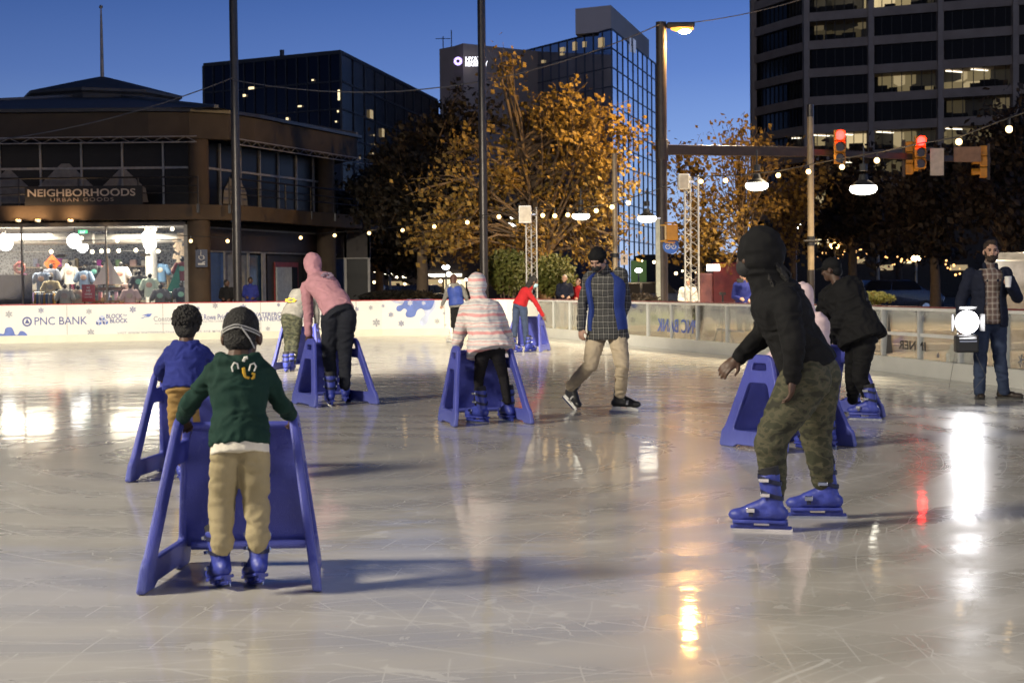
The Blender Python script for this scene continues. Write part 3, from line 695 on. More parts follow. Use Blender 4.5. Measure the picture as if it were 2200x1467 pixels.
# ---------------------------------------------------------------- cloth
def cloth(name, col, var=.12, rough=.85): return M(name, col, rough, var=var, scale=9, bump=.16, bscale=150, spec=.2)
def plaid(name, base, band, line, fx=13, fz=13):
    m, nt, b = _nt(name); L = nt.links.new; tc = N(nt, 'ShaderNodeTexCoord'); sp = N(nt, 'ShaderNodeSeparateXYZ'); L(tc.outputs['Object'], sp.inputs[0])
    def mth(op, a, v=None):
        q = N(nt, 'ShaderNodeMath', operation=op); L(a, q.inputs[0])
        if v is not None:
            if isinstance(v, (int, float)): q.inputs[1].default_value = v
            else: L(v, q.inputs[1])
        return q.outputs[0]
    nz = N(nt, 'ShaderNodeTexNoise'); nz.inputs['Scale'].default_value = 5; L(tc.outputs['Object'], nz.inputs['Vector']); wob = mth('MULTIPLY', nz.outputs['Fac'], .5)
    def stripes(ax, f):
        v = mth('FRACT', mth('ADD', mth('MULTIPLY', sp.outputs[ax], f), wob))
        bnd = mth('MULTIPLY', mth('GREATER_THAN', v, .45), .5); l = mth('MULTIPLY', mth('GREATER_THAN', v, .12), mth('LESS_THAN', v, .24)); return bnd, l
    bx, lx = stripes('X', fx); bz, lz = stripes('Z', fz)
    m1 = N(nt, 'ShaderNodeMix', data_type='RGBA'); L(mth('ADD', bx, bz), m1.inputs['Factor']); m1.inputs['A'].default_value = (*base, 1); m1.inputs['B'].default_value = (*band, 1)
    m2 = N(nt, 'ShaderNodeMix', data_type='RGBA'); L(mth('MULTIPLY', mth('ADD', lx, lz), .55), m2.inputs['Factor']); L(m1.outputs['Result'], m2.inputs['A']); m2.inputs['B'].default_value = (*line, 1)
    L(m2.outputs['Result'], b.inputs['Base Color']); b.inputs['Roughness'].default_value = .85; return m
def camo(name, cols, sc=9):
    m, nt, b = _nt(name); tc = N(nt, 'ShaderNodeTexCoord'); mp = N(nt, 'ShaderNodeMapping'); mp.inputs['Scale'].default_value = (1, 1, 1.8); nt.links.new(tc.outputs['Object'], mp.inputs[0])
    nz = N(nt, 'ShaderNodeTexNoise'); nz.inputs['Scale'].default_value = sc; nz.inputs['Detail'].default_value = 3; nz.inputs['Distortion'].default_value = .25; nt.links.new(mp.outputs[0], nz.inputs['Vector'])
    r = ramp(nt, nz.outputs['Fac'], [(0, cols[0]), (.42, cols[1]), (.50, cols[2]), (.58, cols[3])], 'CONSTANT'); nt.links.new(r.outputs[0], b.inputs['Base Color']); b.inputs['Roughness'].default_value = .85; return m
def striped():
    m, nt, b = _nt('striped_quilting'); L = nt.links.new; tc = N(nt, 'ShaderNodeTexCoord'); sp = N(nt, 'ShaderNodeSeparateXYZ'); L(tc.outputs['Object'], sp.inputs[0])
    nz = N(nt, 'ShaderNodeTexNoise'); nz.inputs['Scale'].default_value = 7; L(tc.outputs['Object'], nz.inputs['Vector'])
    q = N(nt, 'ShaderNodeMath', operation='MULTIPLY_ADD'); L(nz.outputs['Fac'], q.inputs[0]); q.inputs[1].default_value = .035; L(sp.outputs['Z'], q.inputs[2])
    q2 = N(nt, 'ShaderNodeMath', operation='MULTIPLY'); L(q.outputs[0], q2.inputs[0]); q2.inputs[1].default_value = 5.6
    q3 = N(nt, 'ShaderNodeMath', operation='FRACT'); L(q2.outputs[0], q3.inputs[0])
    W, Pk, Gy, Pl = (.72, .68, .64), (.74, .34, .33), (.50, .50, .51), (.72, .50, .47)
    r = ramp(nt, q3.outputs[0], [(0, W), (.13, Pk), (.30, W), (.38, Gy), (.52, Pl), (.60, W), (.72, Pk), (.76, W), (.86, Gy), (.94, W)], 'CONSTANT')
    vo = N(nt, 'ShaderNodeTexVoronoi'); vo.inputs['Scale'].default_value = 55; L(tc.outputs['Object'], vo.inputs['Vector'])
    lt = N(nt, 'ShaderNodeMath', operation='LESS_THAN'); L(vo.outputs['Distance'], lt.inputs[0]); lt.inputs[1].default_value = .33
    l2 = N(nt, 'ShaderNodeMath', operation='MULTIPLY'); L(lt.outputs[0], l2.inputs[0]); l2.inputs[1].default_value = .4
    mx = N(nt, 'ShaderNodeMix', data_type='RGBA'); L(l2.outputs[0], mx.inputs['Factor']); L(r.outputs[0], mx.inputs['A']); mx.inputs['B'].default_value = (.56, .38, .40, 1)
    L(mx.outputs['Result'], b.inputs['Base Color']); b.inputs['Roughness'].default_value = .6; return m
c_green = cloth('dark_green_fleece', (.009, .032, .025)); c_khaki = cloth('khaki_cotton', (.30, .25, .15)); c_white = cloth('white_cotton', (.62, .58, .5))
c_royal = cloth('royal_blue_cloth', (.02, .028, .17)); c_tan = cloth('tan_cotton', (.26, .165, .06)); c_pink = cloth('pink_fleece', (.50, .255, .29)); c_char = cloth('charcoal_jersey', (.018, .02, .028))
c_black = cloth('black_cloth', (.008, .008, .009)); c_blackp = cloth('black_leggings', (.012, .011, .013)); c_grey = cloth('grey_hoodie_cloth', (.16, .155, .145), .25); c_red = cloth('red_jacket_cloth', (.30, .012, .016)); c_jean = cloth('blue_denim', (.035, .05, .095))
c_camo = camo('camouflage_cotton', [(.022, .022, .013), (.048, .048, .026), (.072, .066, .038), (.034, .036, .019)], 10); c_camod = camo('dark_camouflage', [(.012, .014, .008), (.03, .034, .018), (.05, .05, .028), (.018, .022, .012)], 10)
c_chino = cloth('beige_chino', (.46, .38, .27)); c_vest = cloth('blue_vest_nylon', (.03, .055, .24), .15, .5); c_plaid = plaid('black_plaid', (.010, .010, .011), (.05, .05, .05), (.30, .29, .27), 19, 15)
c_plaid2 = plaid('red_white_plaid', (.22, .18, .155), (.11, .07, .06), (.40, .36, .32), 17, 15); c_navy = cloth('navy_coat_cloth', (.012, .015, .03)); c_beige = cloth('beige_cloth', (.4, .32, .22)); c_stripe = striped()
m_mask = M('black_mask_cloth', (.012, .012, .014), .8); m_maskb = M('blue_paper_mask', (.3, .5, .58), .7); m_gold = M('yellow_applique', (.6, .36, .03), .6); m_orn = M('white_applique', (.7, .7, .66), .7)
def mask_on(I, mat, k=1.0):
    P, Mh, hs = I['P'], I['Mh'], I['hs']; mb = MB()
    mb.sphere(P['hd'] + Mh @ V((0, .052, -.052)) * hs, (.062 * hs * k, .064 * hs * k, .056 * hs * k), 16, Mh); mb.build('face_mask', mat, I['rt'], smooth=60)
def surf(I, t, x, inf, back=True):
    """a point and frame on the back of a torso"""
    P = I['P']; s = I['s']; sp = spine(P['pv'], P['nk'], I['bend']); c = sp(t); tg = (sp(t + .02) - sp(t - .02)).normalized(); side = I['sx']; side = (side - tg * side.dot(tg)).normalized(); fw = tg.cross(side)
    return c, side, tg, fw
# --- 1 boy in the green hoodie
I = person('boy', (509, 1279), dict(hd=(520, 722, .17), nk=(513, 778, .10), pv=(515, 948, 0), Sl=(458, 803, .10), Sr=(568, 803, .10), El=(407, 868, .18), Er=(606, 868, .18), Wl=(391, 898, .36), Wr=(624, 893, .36),
    Hl=(488, 965, 0), Hr=(544, 965, 0), Kl=(476, 1078, .05), Kr=(551, 1078, .05), Al=(477, 1172, -.02), Ar=(555, 1166, -.02)),
    'boy in dark green hooded sweatshirt and khaki trousers, nearest the camera, seen from behind', 'dark', .70, 1.06, (.05, 1, -.12),
    top=dict(m=c_green, drop=.06, inf=.020, hood='down', r=(.074, .064, .050), short=.02, hw=1.35, band=(c_white, .011), w=1.02), pants=dict(m=c_khaki, r=(.096, .088, .070), inf=.02, cuff=1, waist=.12, fold=.008),
    skates=[(478, 1262, 28, dict(s=.84, roll=-4, pitch=-12, lift=.0)), (549, 1258, 24, dict(s=.84, roll=6, pitch=-12, lift=.0))], hair=('short', 'black'), hands=dict(l=dict(d=(.2, .7, -.55), pn=(.35, .1, -1), curl=60), r=dict(d=(.1, .7, -.55), pn=(-.35, .1, -1), curl=60, th=-1)), vox=.009, fold=.009)
P, Mh, rt = I['P'], I['Mh'], I['rt']
mb = MB()   # mask straps round the back of the head
for z0, z1 in ((.030, .012), (.018, .000)):
    pts = [P['hd'] + Mh @ (V((.083 * math.sin(a), -.018 - .093 * math.cos(a), z0 + .012 * math.cos(a) - .02 * abs(math.sin(a)))) * 1.06) for a in [k * .22 - 1.65 for k in range(16)]]
    mb.tube(pts, .0035, 5)
mb.tube([P['hd'] + Mh @ (V((.02, -.110, .030)) * 1.06), P['hd'] + Mh @ (V((.055, -.098, -.02)) * 1.06), P['hd'] + Mh @ (V((.07, -.07, -.06)) * 1.06)], .0035, 5)
mb.build('mask_strap', M('grey_elastic', (.4, .4, .4), .6), rt)
Yh = ground(509, 1279).y + .10 - .125
mbe = MB(); mbg_ = MB()
def strip(mbk, pxs, w):
    mbk.tube([at(x, y, Yh + .0006 * (y - 790)) for x, y in pxs], w, 6)
strip(mbe, [(500, 798), (498, 788), (503, 779), (510, 781), (512, 792)], .004); strip(mbe, [(535, 796), (538, 783), (546, 780), (550, 787), (546, 797)], .004)
strip(mbe, [(523, 776), (526, 769), (532, 768)], .007)
strip(mbg_, [(523, 790), (524, 800), (527, 810), (536, 812)], .008); strip(mbg_, [(541, 802), (546, 803), (545, 811), (540, 813)], .007)
mbe.build('applique', m_orn, rt, smooth=60); mbg_.build('applique', m_gold, rt, smooth=60)
aid((301, 1279), 2, 'large blue plastic skating aid nearest the camera, gripped by the boy in green')
# --- 2 boy in the blue jacket
I = person('boy', (400, 1043), dict(hd=(402, 700, .2), nk=(400, 742, .13), pv=(394, 838, 0), Sl=(365, 762, .12), Sr=(436, 760, .12), El=(345, 795, .22), Er=(462, 790, .25), Wl=(347, 806, .38), Wr=(462, 808, .45),
    Hl=(377, 850, 0), Hr=(408, 850, 0), Kl=(380, 920, .05), Kr=(412, 920, .1), Al=(389, 990, -.05), Ar=(418, 985, .1)),
    'small curly-haired boy in royal blue hooded jacket and tan trousers', 'dark', .66, 1.0, (-.05, 1, -.1),
    top=dict(m=c_royal, drop=.02, inf=.035, hood='down', r=(.09, .08, .062), hw=1.3, w=1.05), pants=dict(m=c_tan, r=(.092, .086, .066), inf=.02),
    skates=[(391, 1036, 6, dict(s=.72, pitch=-8)), (420, 1022, -4, dict(s=.72))], hair=('afro', 'black'), hands=dict(l=dict(d=(.1, .8, -.4), pn=(.2, .1, -1), curl=60), r=dict(d=(0, .8, -.4), pn=(-.2, .1, -1), curl=60, th=-1)), vox=.011)
aid((274, 1037), -2, 'blue plastic skating aid pushed by the small boy in the blue jacket')
# --- 3 adult in the pink hoodie
I = person('adult', (722, 869), dict(hd=(671, 571, .60), nk=(680, 603, .50), pv=(727, 668, 0), Sl=(658, 618, .46), Sr=(708, 617, .48), El=(662, 668, .42), Er=(722, 668, .52), Wl=(663, 716, .36), Wr=(745, 718, .50),
    Hl=(711, 684, 0), Hr=(745, 681, 0), Kl=(706, 757, .10), Kr=(741, 757, .06), Al=(713, 832, -.05), Ar=(741, 828, -.02)),
    'tall person in pink hooded sweatshirt and dark joggers bending over a skating aid', 'dark', 1.0, 1.02, (-.35, .85, -.42),
    top=dict(m=c_pink, drop=.02, inf=.03, hood='up', hk=1.12, r=(.078, .066, .050)), pants=dict(m=c_char, r=(.112, .084, .062), inf=.03, waist=.14),
    skates=[(709, 871, 14, dict(s=1.12)), (742, 864, 6, dict(s=1.12))], hands=dict(l=dict(d=(-.1, .25, -1), pn=(.2, .9, 0), curl=45), r=dict(d=(0, .3, -1), pn=(0, 1, 0), curl=50, th=-1)), vox=.012, bend=V((-.02, 0, .13)))
mb = MB(); c = at(703, 592, ground(722, 869).y + .20); 
for k in range(6): 
    a = k * 1.05; mb.sphere(c + V((.045 * math.cos(a), .03 * math.sin(a), .025 * math.sin(a * 2) )), (.035, .012, .018), 8)
mb.build('printed_graphic', M('grey_pink_print', (.22, .16, .22), .8), I['rt'], smooth=60)
aid((678, 876), 30, 'blue plastic skating aid held by the tall person in pink')
# --- 4 teenager behind
I = person('teen', (618, 797), dict(hd=(664, 618, .5), nk=(652, 630, .40), pv=(626, 683, 0), Sl=(632, 636, .36), Sr=(668, 637, .44), El=(640, 672, .5), Er=(680, 670, .5), Wl=(640, 696, .6), Wr=(681, 702, .6),
    Hl=(618, 690, 0), Hr=(637, 690, 0), Kl=(620, 730, .08), Kr=(634, 730, .08), Al=(619, 774, 0), Ar=(628, 774, 0)),
    'person in grey sweatshirt and dark camouflage trousers, half hidden by the tall person in pink', 'mid', .95, .95, (.3, .9, -.4),
    top=dict(m=c_grey, drop=.0, inf=.03, hood='down'), pants=dict(m=c_camod, r=(.105, .085, .075), inf=.02, waist=.12), skates=[(615, 799, 0, dict(s=.95)), (627, 797, -5, dict(s=.95))], hair=('short', 'black'), vox=.016, bend=V((0, 0, .1)))
mb = MB(); c = at(625, 645, ground(618, 797).y + .05)
for k in range(7):
    a = k * .9; mb.sphere(c + V((.07 * math.cos(a), -.03, .03 * math.sin(a))), (.03, .012, .014), 6)
mb.build('printed_graphic', m_gold, I['rt'], smooth=60)
aid((583, 799), -6, 'blue plastic skating aid in front of the person in grey, farthest back on the left')
# --- 5 girl in the striped jacket
I = person('girl', (1058, 908), dict(hd=(1024, 616, .30), nk=(1030, 648, .20), pv=(1052, 752, 0), Sl=(1003, 668, .18), Sr=(1062, 664, .22), El=(990, 712, .24), Er=(1082, 708, .45), Wl=(981, 743, .30), Wr=(1096, 745, .60),
    Hl=(1036, 764, 0), Hr=(1069, 762, 0), Kl=(1029, 812, .10), Kr=(1081, 806, .08), Al=(1027, 866, 0), Ar=(1090, 862, .05)),
    'girl in pink and white striped hooded winter jacket and black leggings, seen from behind', 'dark', .86, .95, (-.2, .95, -.25),
    top=dict(m=c_stripe, name='jacket', drop=.06, inf=.052, hood='up', hk=1.10, r=(.098, .088, .068), flare=.12, w=1.05), pants=dict(m=c_blackp, r=(.080, .064, .050), inf=.012, fold=.006),
    skates=[(1029, 908, 42, dict(s=1.05)), (1090, 905, 22, dict(s=1.05))], hands=dict(l=dict(d=(-.3, .5, -.8), pn=(.3, .6, -.3), curl=60), r=dict(d=(0, .5, -.8), pn=(0, 1, 0), curl=50, th=-1)), vox=.012)
aid((979, 918), 18, 'blue plastic skating aid held by the girl in the striped jacket')
# --- 6 rink guard at the back boards
I = person('guard', (972, 735), dict(hd=(975, 600, .03), nk=(976, 612, 0), pv=(981, 656, 0), Sl=(962, 618, 0), Sr=(993, 618, 0), El=(957, 638, .0), Er=(1001, 636, .0), Wl=(950, 655, .08), Wr=(1005, 652, .1),
    Hl=(975, 661, 0), Hr=(988, 661, 0), Kl=(974, 694, .04), Kr=(982, 694, .04), Al=(971, 724, 0), Ar=(977, 724, .05)), 'person in blue vest over grey hooded top and black trousers skating by the back boards', 'light', .98, 1.0, (.3, .95, 0),
    top=dict(m=c_grey, drop=.08, inf=.02, hood='down'), pants=dict(m=c_black), skates=[(968, 735, 40, dict(kind='white')), (977, 731, 20, dict(kind='white'))], hair=('long', 'auburn'), vox=.018)
mb = MB(); torso(mb, I['P']['pv'], I['P']['nk'], I['hx'], I['sx'], .98, .02, .93, .042, 18); obj('vest', remesh(mb, .016, 2, .006), c_vest, I['rt'])
mb = MB(); c = at(966, 613, ground(972, 735).y - .17); mb.sphere(c, (.03, .01, .03), 8); mb.build('vest_print', m_orn, I['rt'])
# --- 7 red jacket
I = person('red', (1120, 756), dict(hd=(1146, 606, .10), nk=(1137, 622, .06), pv=(1116, 657, 0), Sl=(1124, 628, .2), Sr=(1136, 630, -.12), El=(1150, 648, .3), Er=(1152, 652, -.16), Wl=(1164, 672, .35), Wr=(1166, 678, -.15),
    Hl=(1110, 664, .08), Hr=(1124, 664, -.06), Kl=(1106, 702, .08), Kr=(1129, 702, -.05), Al=(1105, 738, .05), Ar=(1130, 739, -.02)), 'person in red jacket and jeans bending over a skating aid near the rink corner', 'mid', .95, .98, (.9, .3, -.3),
    top=dict(m=c_red, name='jacket', drop=.0, inf=.02, r=(.062, .054, .042)), pants=dict(m=c_jean, r=(.09, .066, .052)), skates=[(1106, 758, -60, {}), (1138, 756, -50, {})], hair=('long', 'black'), vox=.017, bend=V((0, 0, .08)))
mask_on(I, m_maskb, 1.05)
aid((1083, 756), -20, 'blue plastic skating aid pushed by the person in the red jacket')
# --- 8 skater in plaid
I = person('plaid', (1297, 889), dict(hd=(1284, 560, -.14), nk=(1300, 583, -.02), pv=(1305, 708, 0), Sl=(1336, 590, -.10), Sr=(1266, 597, .06), El=(1345, 652, .08), Er=(1252, 655, .08), Wl=(1327, 702, -.10), Wr=(1248, 705, -.04),
    Hl=(1327, 722, -.04), Hr=(1281, 724, .03), Kl=(1337, 786, -.22), Kr=(1268, 786, -.12), Al=(1333, 843, -.02), Ar=(1226, 828, .22)), 'young man in blue vest, black plaid shirt, beige trousers and black beanie, head bowed', 'light', .98, 1.0, (-.40, -.80, -.46),
    top=dict(m=c_plaid, name='shirt', drop=.16, inf=.022, r=(.072, .060, .048), flare=.10), pants=dict(m=c_chino, r=(.100, .078, .066), inf=.02, fold=.012),
    skates=[(1338, 886, 245, dict(kind='hockey', s=1.05)), (1221, 878, 212, dict(kind='hockey', s=1.08, pitch=-26, lift=.05, roll=-12))], hair=('beanie', c_black), hands=dict(l=dict(d=(-.25, -.2, -1), pn=(-.8, .5, 0), curl=30), r=dict(d=(0, -.1, -1), pn=(.6, .6, 0), curl=35)), vox=.011)
mask_on(I, m_mask, .86)
mb = MB(); torso(mb, I['P']['pv'], I['P']['nk'], I['hx'], I['sx'], .98, .0, .98, .058, 30, gap=(math.pi / 2, lambda t: .72 + max(0, t - .8) * .6), thick=.03, wmul=1.0)
obj('vest', mb.mesh(0, 60), c_vest, I['rt']); 
mb = MB(); c = at(1325, 605, I['P']['pv'].y - .17); mb.sphere(c, (.012, .006, .02), 8); mb.build('vest_print', m_pale, I['rt'])
mb = MB(); mb.tube([I['P']['hd'] + I['Mh'] @ V((x, -.09, -.02)) for x in (-.05, 0, .05)], .022, 8); mb.build('hair', HAIR['brown'], I['rt'], smooth=60)
# --- 9 woman in black hood and camouflage
I = person('woman', (1690, 1128), dict(hd=(1626, 552, 0), nk=(1652, 610, 0), pv=(1738, 790, 0), Sl=(1690, 652, -.17), Sr=(1668, 648, .17), El=(1706, 746, -.26), Er=(1634, 726, .20), Wl=(1702, 812, -.24), Wr=(1588, 768, .12),
    Hl=(1730, 816, -.10), Hr=(1752, 808, .12), Kl=(1655, 945, -.12), Kr=(1752, 930, .22), Al=(1664, 1052, -.10), Ar=(1768, 1030, .25)), 'woman in black hooded top and camouflage trousers gliding past, blue skates, arm held out', 'dark', .98, 1.06, (-1, .1, -.08),
    top=dict(m=c_black, drop=.02, inf=.052, hood='up', hk=1.2, r=(.086, .068, .050), short=.0), pants=dict(m=c_camo, r=(.138, .098, .068), inf=.04, waist=.12, fold=.008),
    skates=[(1643, 1141, 74, dict(s=1.03)), (1763, 1113, 82, dict(s=1.03))], hands=dict(l=dict(d=(-.05, 0, -1), pn=(-.9, .4, 0), curl=28, s=1.0), r=dict(d=(-.85, -.1, -.62), pn=(.3, .8, -.6), curl=22, s=1.0)), vox=.010)
mask_on(I, m_mask, 1.0)
P = I['P']; mb = MB(); rr = random.Random(5)
for k in range(46):   # loose dark hair falling out of the hood
    y = rr.uniform(-.09, .09); p = P['hd'] + V((rr.uniform(-.04, .12), y, rr.uniform(-.09, .04))); q = P['nk'] + V((rr.uniform(.02, .14), y * 1.3, rr.uniform(-.16, -.02)))
    mb.tube([p, p.lerp(q, .5) + V((rr.uniform(.0, .05), rr.uniform(-.02, .02), 0)), q], [.016, .014, .006], 5)
mb.build('hair', HAIR['black'], I['rt'], smooth=60)
# --- 10 person in the black coat
I = person('coat', (1850, 900), dict(hd=(1786, 580, .28), nk=(1800, 614, .22), pv=(1852, 728, 0), Sl=(1778, 640, .34), Sr=(1826, 634, .02), El=(1768, 692, .46), Er=(1800, 694, .0), Wl=(1780, 726, .60), Wr=(1800, 728, .40),
    Hl=(1838, 746, .1), Hr=(1858, 744, -.06), Kl=(1832, 812, .22), Kr=(1846, 812, -.02), Al=(1832, 858, .35), Ar=(1870, 856, 0)), 'person in bulky black coat and black cap bending over a skating aid on the right', 'dark', 1.0, 1.0, (-.8, .5, -.2),
    top=dict(m=c_black, name='coat', drop=.04, inf=.085, r=(.10, .088, .066), hood='down', fold=.018, flare=.10), pants=dict(m=c_black, r=(.10, .078, .062)), skates=[(1862, 901, 62, dict(s=1.03)), (1828, 888, 55, dict(s=1.03))], hair=('cap', c_black), vox=.012, bend=V((0, 0, .10)))
aid((1759, 905), 24, 'blue plastic skating aid held by the person in the black coat')
# --- 11 child mostly hidden behind the woman
I = person('child', (1742, 962), dict(hd=(1722, 640, .12), nk=(1735, 678, .08), pv=(1752, 800, 0), Sl=(1712, 694, .1), Sr=(1762, 690, .0), El=(1690, 742, .2), Er=(1764, 740, .1), Wl=(1655, 770, .25), Wr=(1770, 772, .3),
    Hl=(1740, 815, .05), Hr=(1766, 815, -.03), Kl=(1738, 876, .1), Kr=(1772, 876, .0), Al=(1736, 925, 0), Ar=(1776, 922, 0)), 'child in pink and white hooded jacket almost hidden behind the woman in camouflage', 'mid', .80, .93, (-.4, .9, -.2),
    top=dict(m=M('pink_white_nylon', (.62, .48, .5), .6, var=.35, scale=4), name='jacket', drop=.06, inf=.04, hood='up', r=(.085, .075, .06)), pants=dict(m=c_black, r=(.08, .064, .05)), skates=[(1738, 966, 30, dict(s=.9)), (1778, 960, 20, dict(s=.9))], hands=dict(l=dict(d=(-.9, .4, -.2), pn=(0, .3, -1), curl=60)), vox=.013)
aid((1690, 974), 35, 'blue plastic skating aid beyond the woman in camouflage, its side facing the camera')
# --- 12 man with the video light
I = person('man', (2137, 857), dict(hd=(2129, 540, -.04), nk=(2126, 574, 0), pv=(2124, 684, 0), Sl=(2160, 588, 0), Sr=(2084, 590, 0), El=(2186, 640, -.04), Er=(2064, 648, .04), Wl=(2170, 615, -.24), Wr=(2066, 706, -.10),
    Hl=(2143, 700, 0), Hr=(2107, 700, 0), Kl=(2148, 770, -.06), Kr=(2106, 770, -.04), Al=(2157, 838, 0), Ar=(2104, 840, 0)), 'bearded man in dark open coat and plaid shirt holding a bright lamp and a cup', 'light', 1.02, 1.02, (-.08, -1, -.02),
    top=dict(m=c_plaid2, name='shirt', drop=.10, inf=.022, r=(.05, .045, .035)), pants=dict(m=c_jean, r=(.098, .076, .066), inf=.016), hair=('quiff', 'brown'), hands=dict(l=dict(d=(-.3, -.6, .6), pn=(-.8, .3, 0), curl=60), r=dict(d=(0, -.3, -1), pn=(.3, -1, 0), curl=70)), vox=.011)
P, Mh, rt = I['P'], I['Mh'], I['rt']
mb = MB(); torso(mb, P['pv'], P['nk'], I['hx'], I['sx'], 1.02, -.16, .94, .055, 26, gap=(math.pi / 2, lambda t: .46 if t < .7 else .46 + (t - .7) * 1.0), thick=.022)
for q in 'lr': mb.sphere(P['S' + q], .085, 10); arm(mb, P['S' + q], P['E' + q], P['W' + q], (.080, .068, .054))
for sx_ in (-1, 1): mb.cap(P['nk'] + V((.07 * sx_, -.02, .03)), P['nk'] + V((.06 * sx_, -.12, -.16)), .026, .02)
obj('coat', remesh(mb, .012, 1, .008, 9), c_navy, rt)
mb = MB(); mb.sphere(P['hd'] + Mh @ V((0, .040, -.080)) * 1.02, (.062, .060, .052), 16, Mh); mb.sphere(P['hd'] + Mh @ V((0, .088, -.050)), (.030, .014, .008), 10, Mh)
for sx_ in (-1, 1): mb.cap(P['hd'] + Mh @ V((sx_ * .068, .01, .0)), P['hd'] + Mh @ V((sx_ * .055, .04, -.07)), .012, .02)
obj('beard', remesh(mb, .006, 1, .005, 45), HAIR['brown'], rt)
mb = MB()
for sx_ in (-1, 1): mb.tube([P['hd'] + Mh @ V((sx_ * .018, .094, .026)), P['hd'] + Mh @ V((sx_ * .05, .084, .026))], .006, 6)
mb.build('eyebrow', HAIR['brown'], rt)
m_shoe = M('brown_boot', (.03, .022, .018), .5)
shoe(rt, ground(2104, 856), 172, m_shoe, 1.05); shoe(rt, ground(2160, 856), 232, m_shoe, 1.05)
cp = P['Wl'] + V((-.05, -.09, .05))
cup = thing('paper_cup', cp - V((0, 0, .06)), "white paper coffee cup in the bearded man's raised hand", 'cup'); mb = MB(); mb.lathe(cp, [(.030, -.06), (.040, .05)], 16); mb.build('cup_body', M('paper_white', (.75, .73, .7), .6), cup, smooth=40)
mb = MB(); mb.lathe(cp, [(.042, .0505), (.042, .06), (.036, .066)], 16); mb.build('lid', m_wht, cup, smooth=40)
# lamp on its battery box
lp = P['Wr'] + V((.02, -.05, 0)); lc = at(2077, 692, lp.y - .16)
vl = thing('video_light', lc - V((0, 0, .36)), 'portable video light blazing white above its black battery case, held by the bearded man', 'video light')
mb = MB(); mb.lathe((0, 0, 0), [(.08, -.06), (.14, 0), (.145, .012)], 20)
aim = (V((-.25, 0, .55)) - lc).normalized(); aim = V((-.10, -1, -.06)).normalized(); q = aim.to_track_quat('Z', 'Y').to_matrix()
me = mb.mesh(0, 40); me.transform(Matrix.Translation(lc) @ q.to_4x4()); obj('lamp_housing', me, m_black, vl)
mb = MB(); mb.add([q @ V((.135 * math.cos(k * .314), .135 * math.sin(k * .314), .016)) + lc for k in range(20)], [tuple(range(20))]); mb.build('lamp_lens', E('video_light_lens', (1, .98, 1), 24, True), vl)
for k in range(4):   # barn doors round the lens
    a_ = k * math.pi / 2; mb = MB(); mb.box((0, 0, 0), (.20, .006, .11)); me = mb.mesh(.002); me.transform(Matrix.Translation(lc) @ q.to_4x4() @ Matrix.Rotation(a_, 4, 'Z') @ Matrix.Translation((0, .165, .055)) @ Matrix.Rotation(-.45, 4, 'X')); obj('barn_door', me, m_black, vl)
mb = MB(); mb.box(lc + V((.0, .02, -.25)), (.26, .15, .20)); mb.build('battery_case', m_black, vl, .02)
mb = MB(); mb.tube([lc + V((-.09, .05, -.16)), lc + V((-.09, .05, -.08)), lc + V((.09, .05, -.08)), lc + V((.09, .05, -.16))], .012, 8); mb.box(lc + V((0, -.06, -.22)), (.2, .012, .02)); mb.build('handle', m_steel, vl, smooth=50)
mb = MB(); mb.tube([lc + V((.1, .05, -.34)), lc + V((.22, .0, -.62)), lc + V((.05, .05, -.84)), lc + V((-.18, .1, -.78)), lc + V((-.12, .06, -.36))], .003, 5); mb.build('cable', M('grey_cable', (.08, .08, .08), .6), vl)
# --- spectators behind the clear boards
def stander(px, pyhead, Yw, label, top_m, pant_m, skin='light', hair=('short', 'grey'), fd=(-.3, -1, 0), h=1.72, vox=.022, topname='jacket', hood=None, flip=1):
    b = at(px, pyhead, Yw); b.z = 0; k = FPX / Yw; s = h / 1.76
    def pj(x, z, dy=0):
        w = V((b.x + x * s, Yw + dy, z * s)); d = w - CAM; f = d.dot(_f); return (1100 + FPX * d.dot(CR) / f, 733.5 - FPX * d.dot(CU) / f, dy)
    q = flip
    J = dict(hd=pj(0, 1.63), nk=pj(0, 1.47), pv=pj(0, .95), Sl=pj(-.18, 1.42), Sr=pj(.18, 1.42), El=pj(-.24, 1.14), Er=pj(.24, 1.14), Wl=pj(-.12, 1.10, -.22 * q), Wr=pj(.14, 1.08, -.22 * q), Hl=pj(-.09, .92), Hr=pj(.09, .92), Kl=pj(-.1, .5), Kr=pj(.1, .5), Al=pj(-.1, .1), Ar=pj(.11, .1))
    # base passes through rootY
    I = person('p', (px, pyhead), J, label, skin, s, s, fd, top=dict(m=top_m, name=topname, drop=.12, inf=.03, hood=hood), pants=dict(m=pant_m), hair=hair, vox=vox, rootY=Yw)
    rt = I['rt']; dz = rt.location.z
    for ch in rt.children: ch.location.z += dz
    rt.location.z = 0
    for sx_ in (-.1, .11): shoe(rt, (b.x + sx_ * s, Yw, 0), 180 if q > 0 else 0, m_shoe, s)
    return I
stander(1213, 597, 49, 'white-haired man in dark jacket watching from behind the clear boards', c_navy, c_beige)
stander(1242, 608, 49.3, 'shorter woman in red coat beside the white-haired man behind the boards', c_red, c_beige, hair=('long', 'auburn'), h=1.6)
I = stander(1597, 600, 37, 'person in blue jacket raising a camera behind the clear boards', c_royal, c_black, hair=('short', 'brown'), h=1.68)
mb = MB(); mb.box(at(1590, 603, 36.65), (.14, .07, .09)); mb.tube([at(1590, 604, 36.6), at(1590, 604, 36.45)], .04, 10); tag(mb.build('camera', m_black), 'black camera held up by the person in the blue jacket', 'camera')
stander(1478, 622, 40.5, 'person in white jacket partly hidden by the right truss tower', cloth('white_jacket_cloth', (.6, .58, .55)), c_blackp, hair=('short', 'brown'), h=1.55)
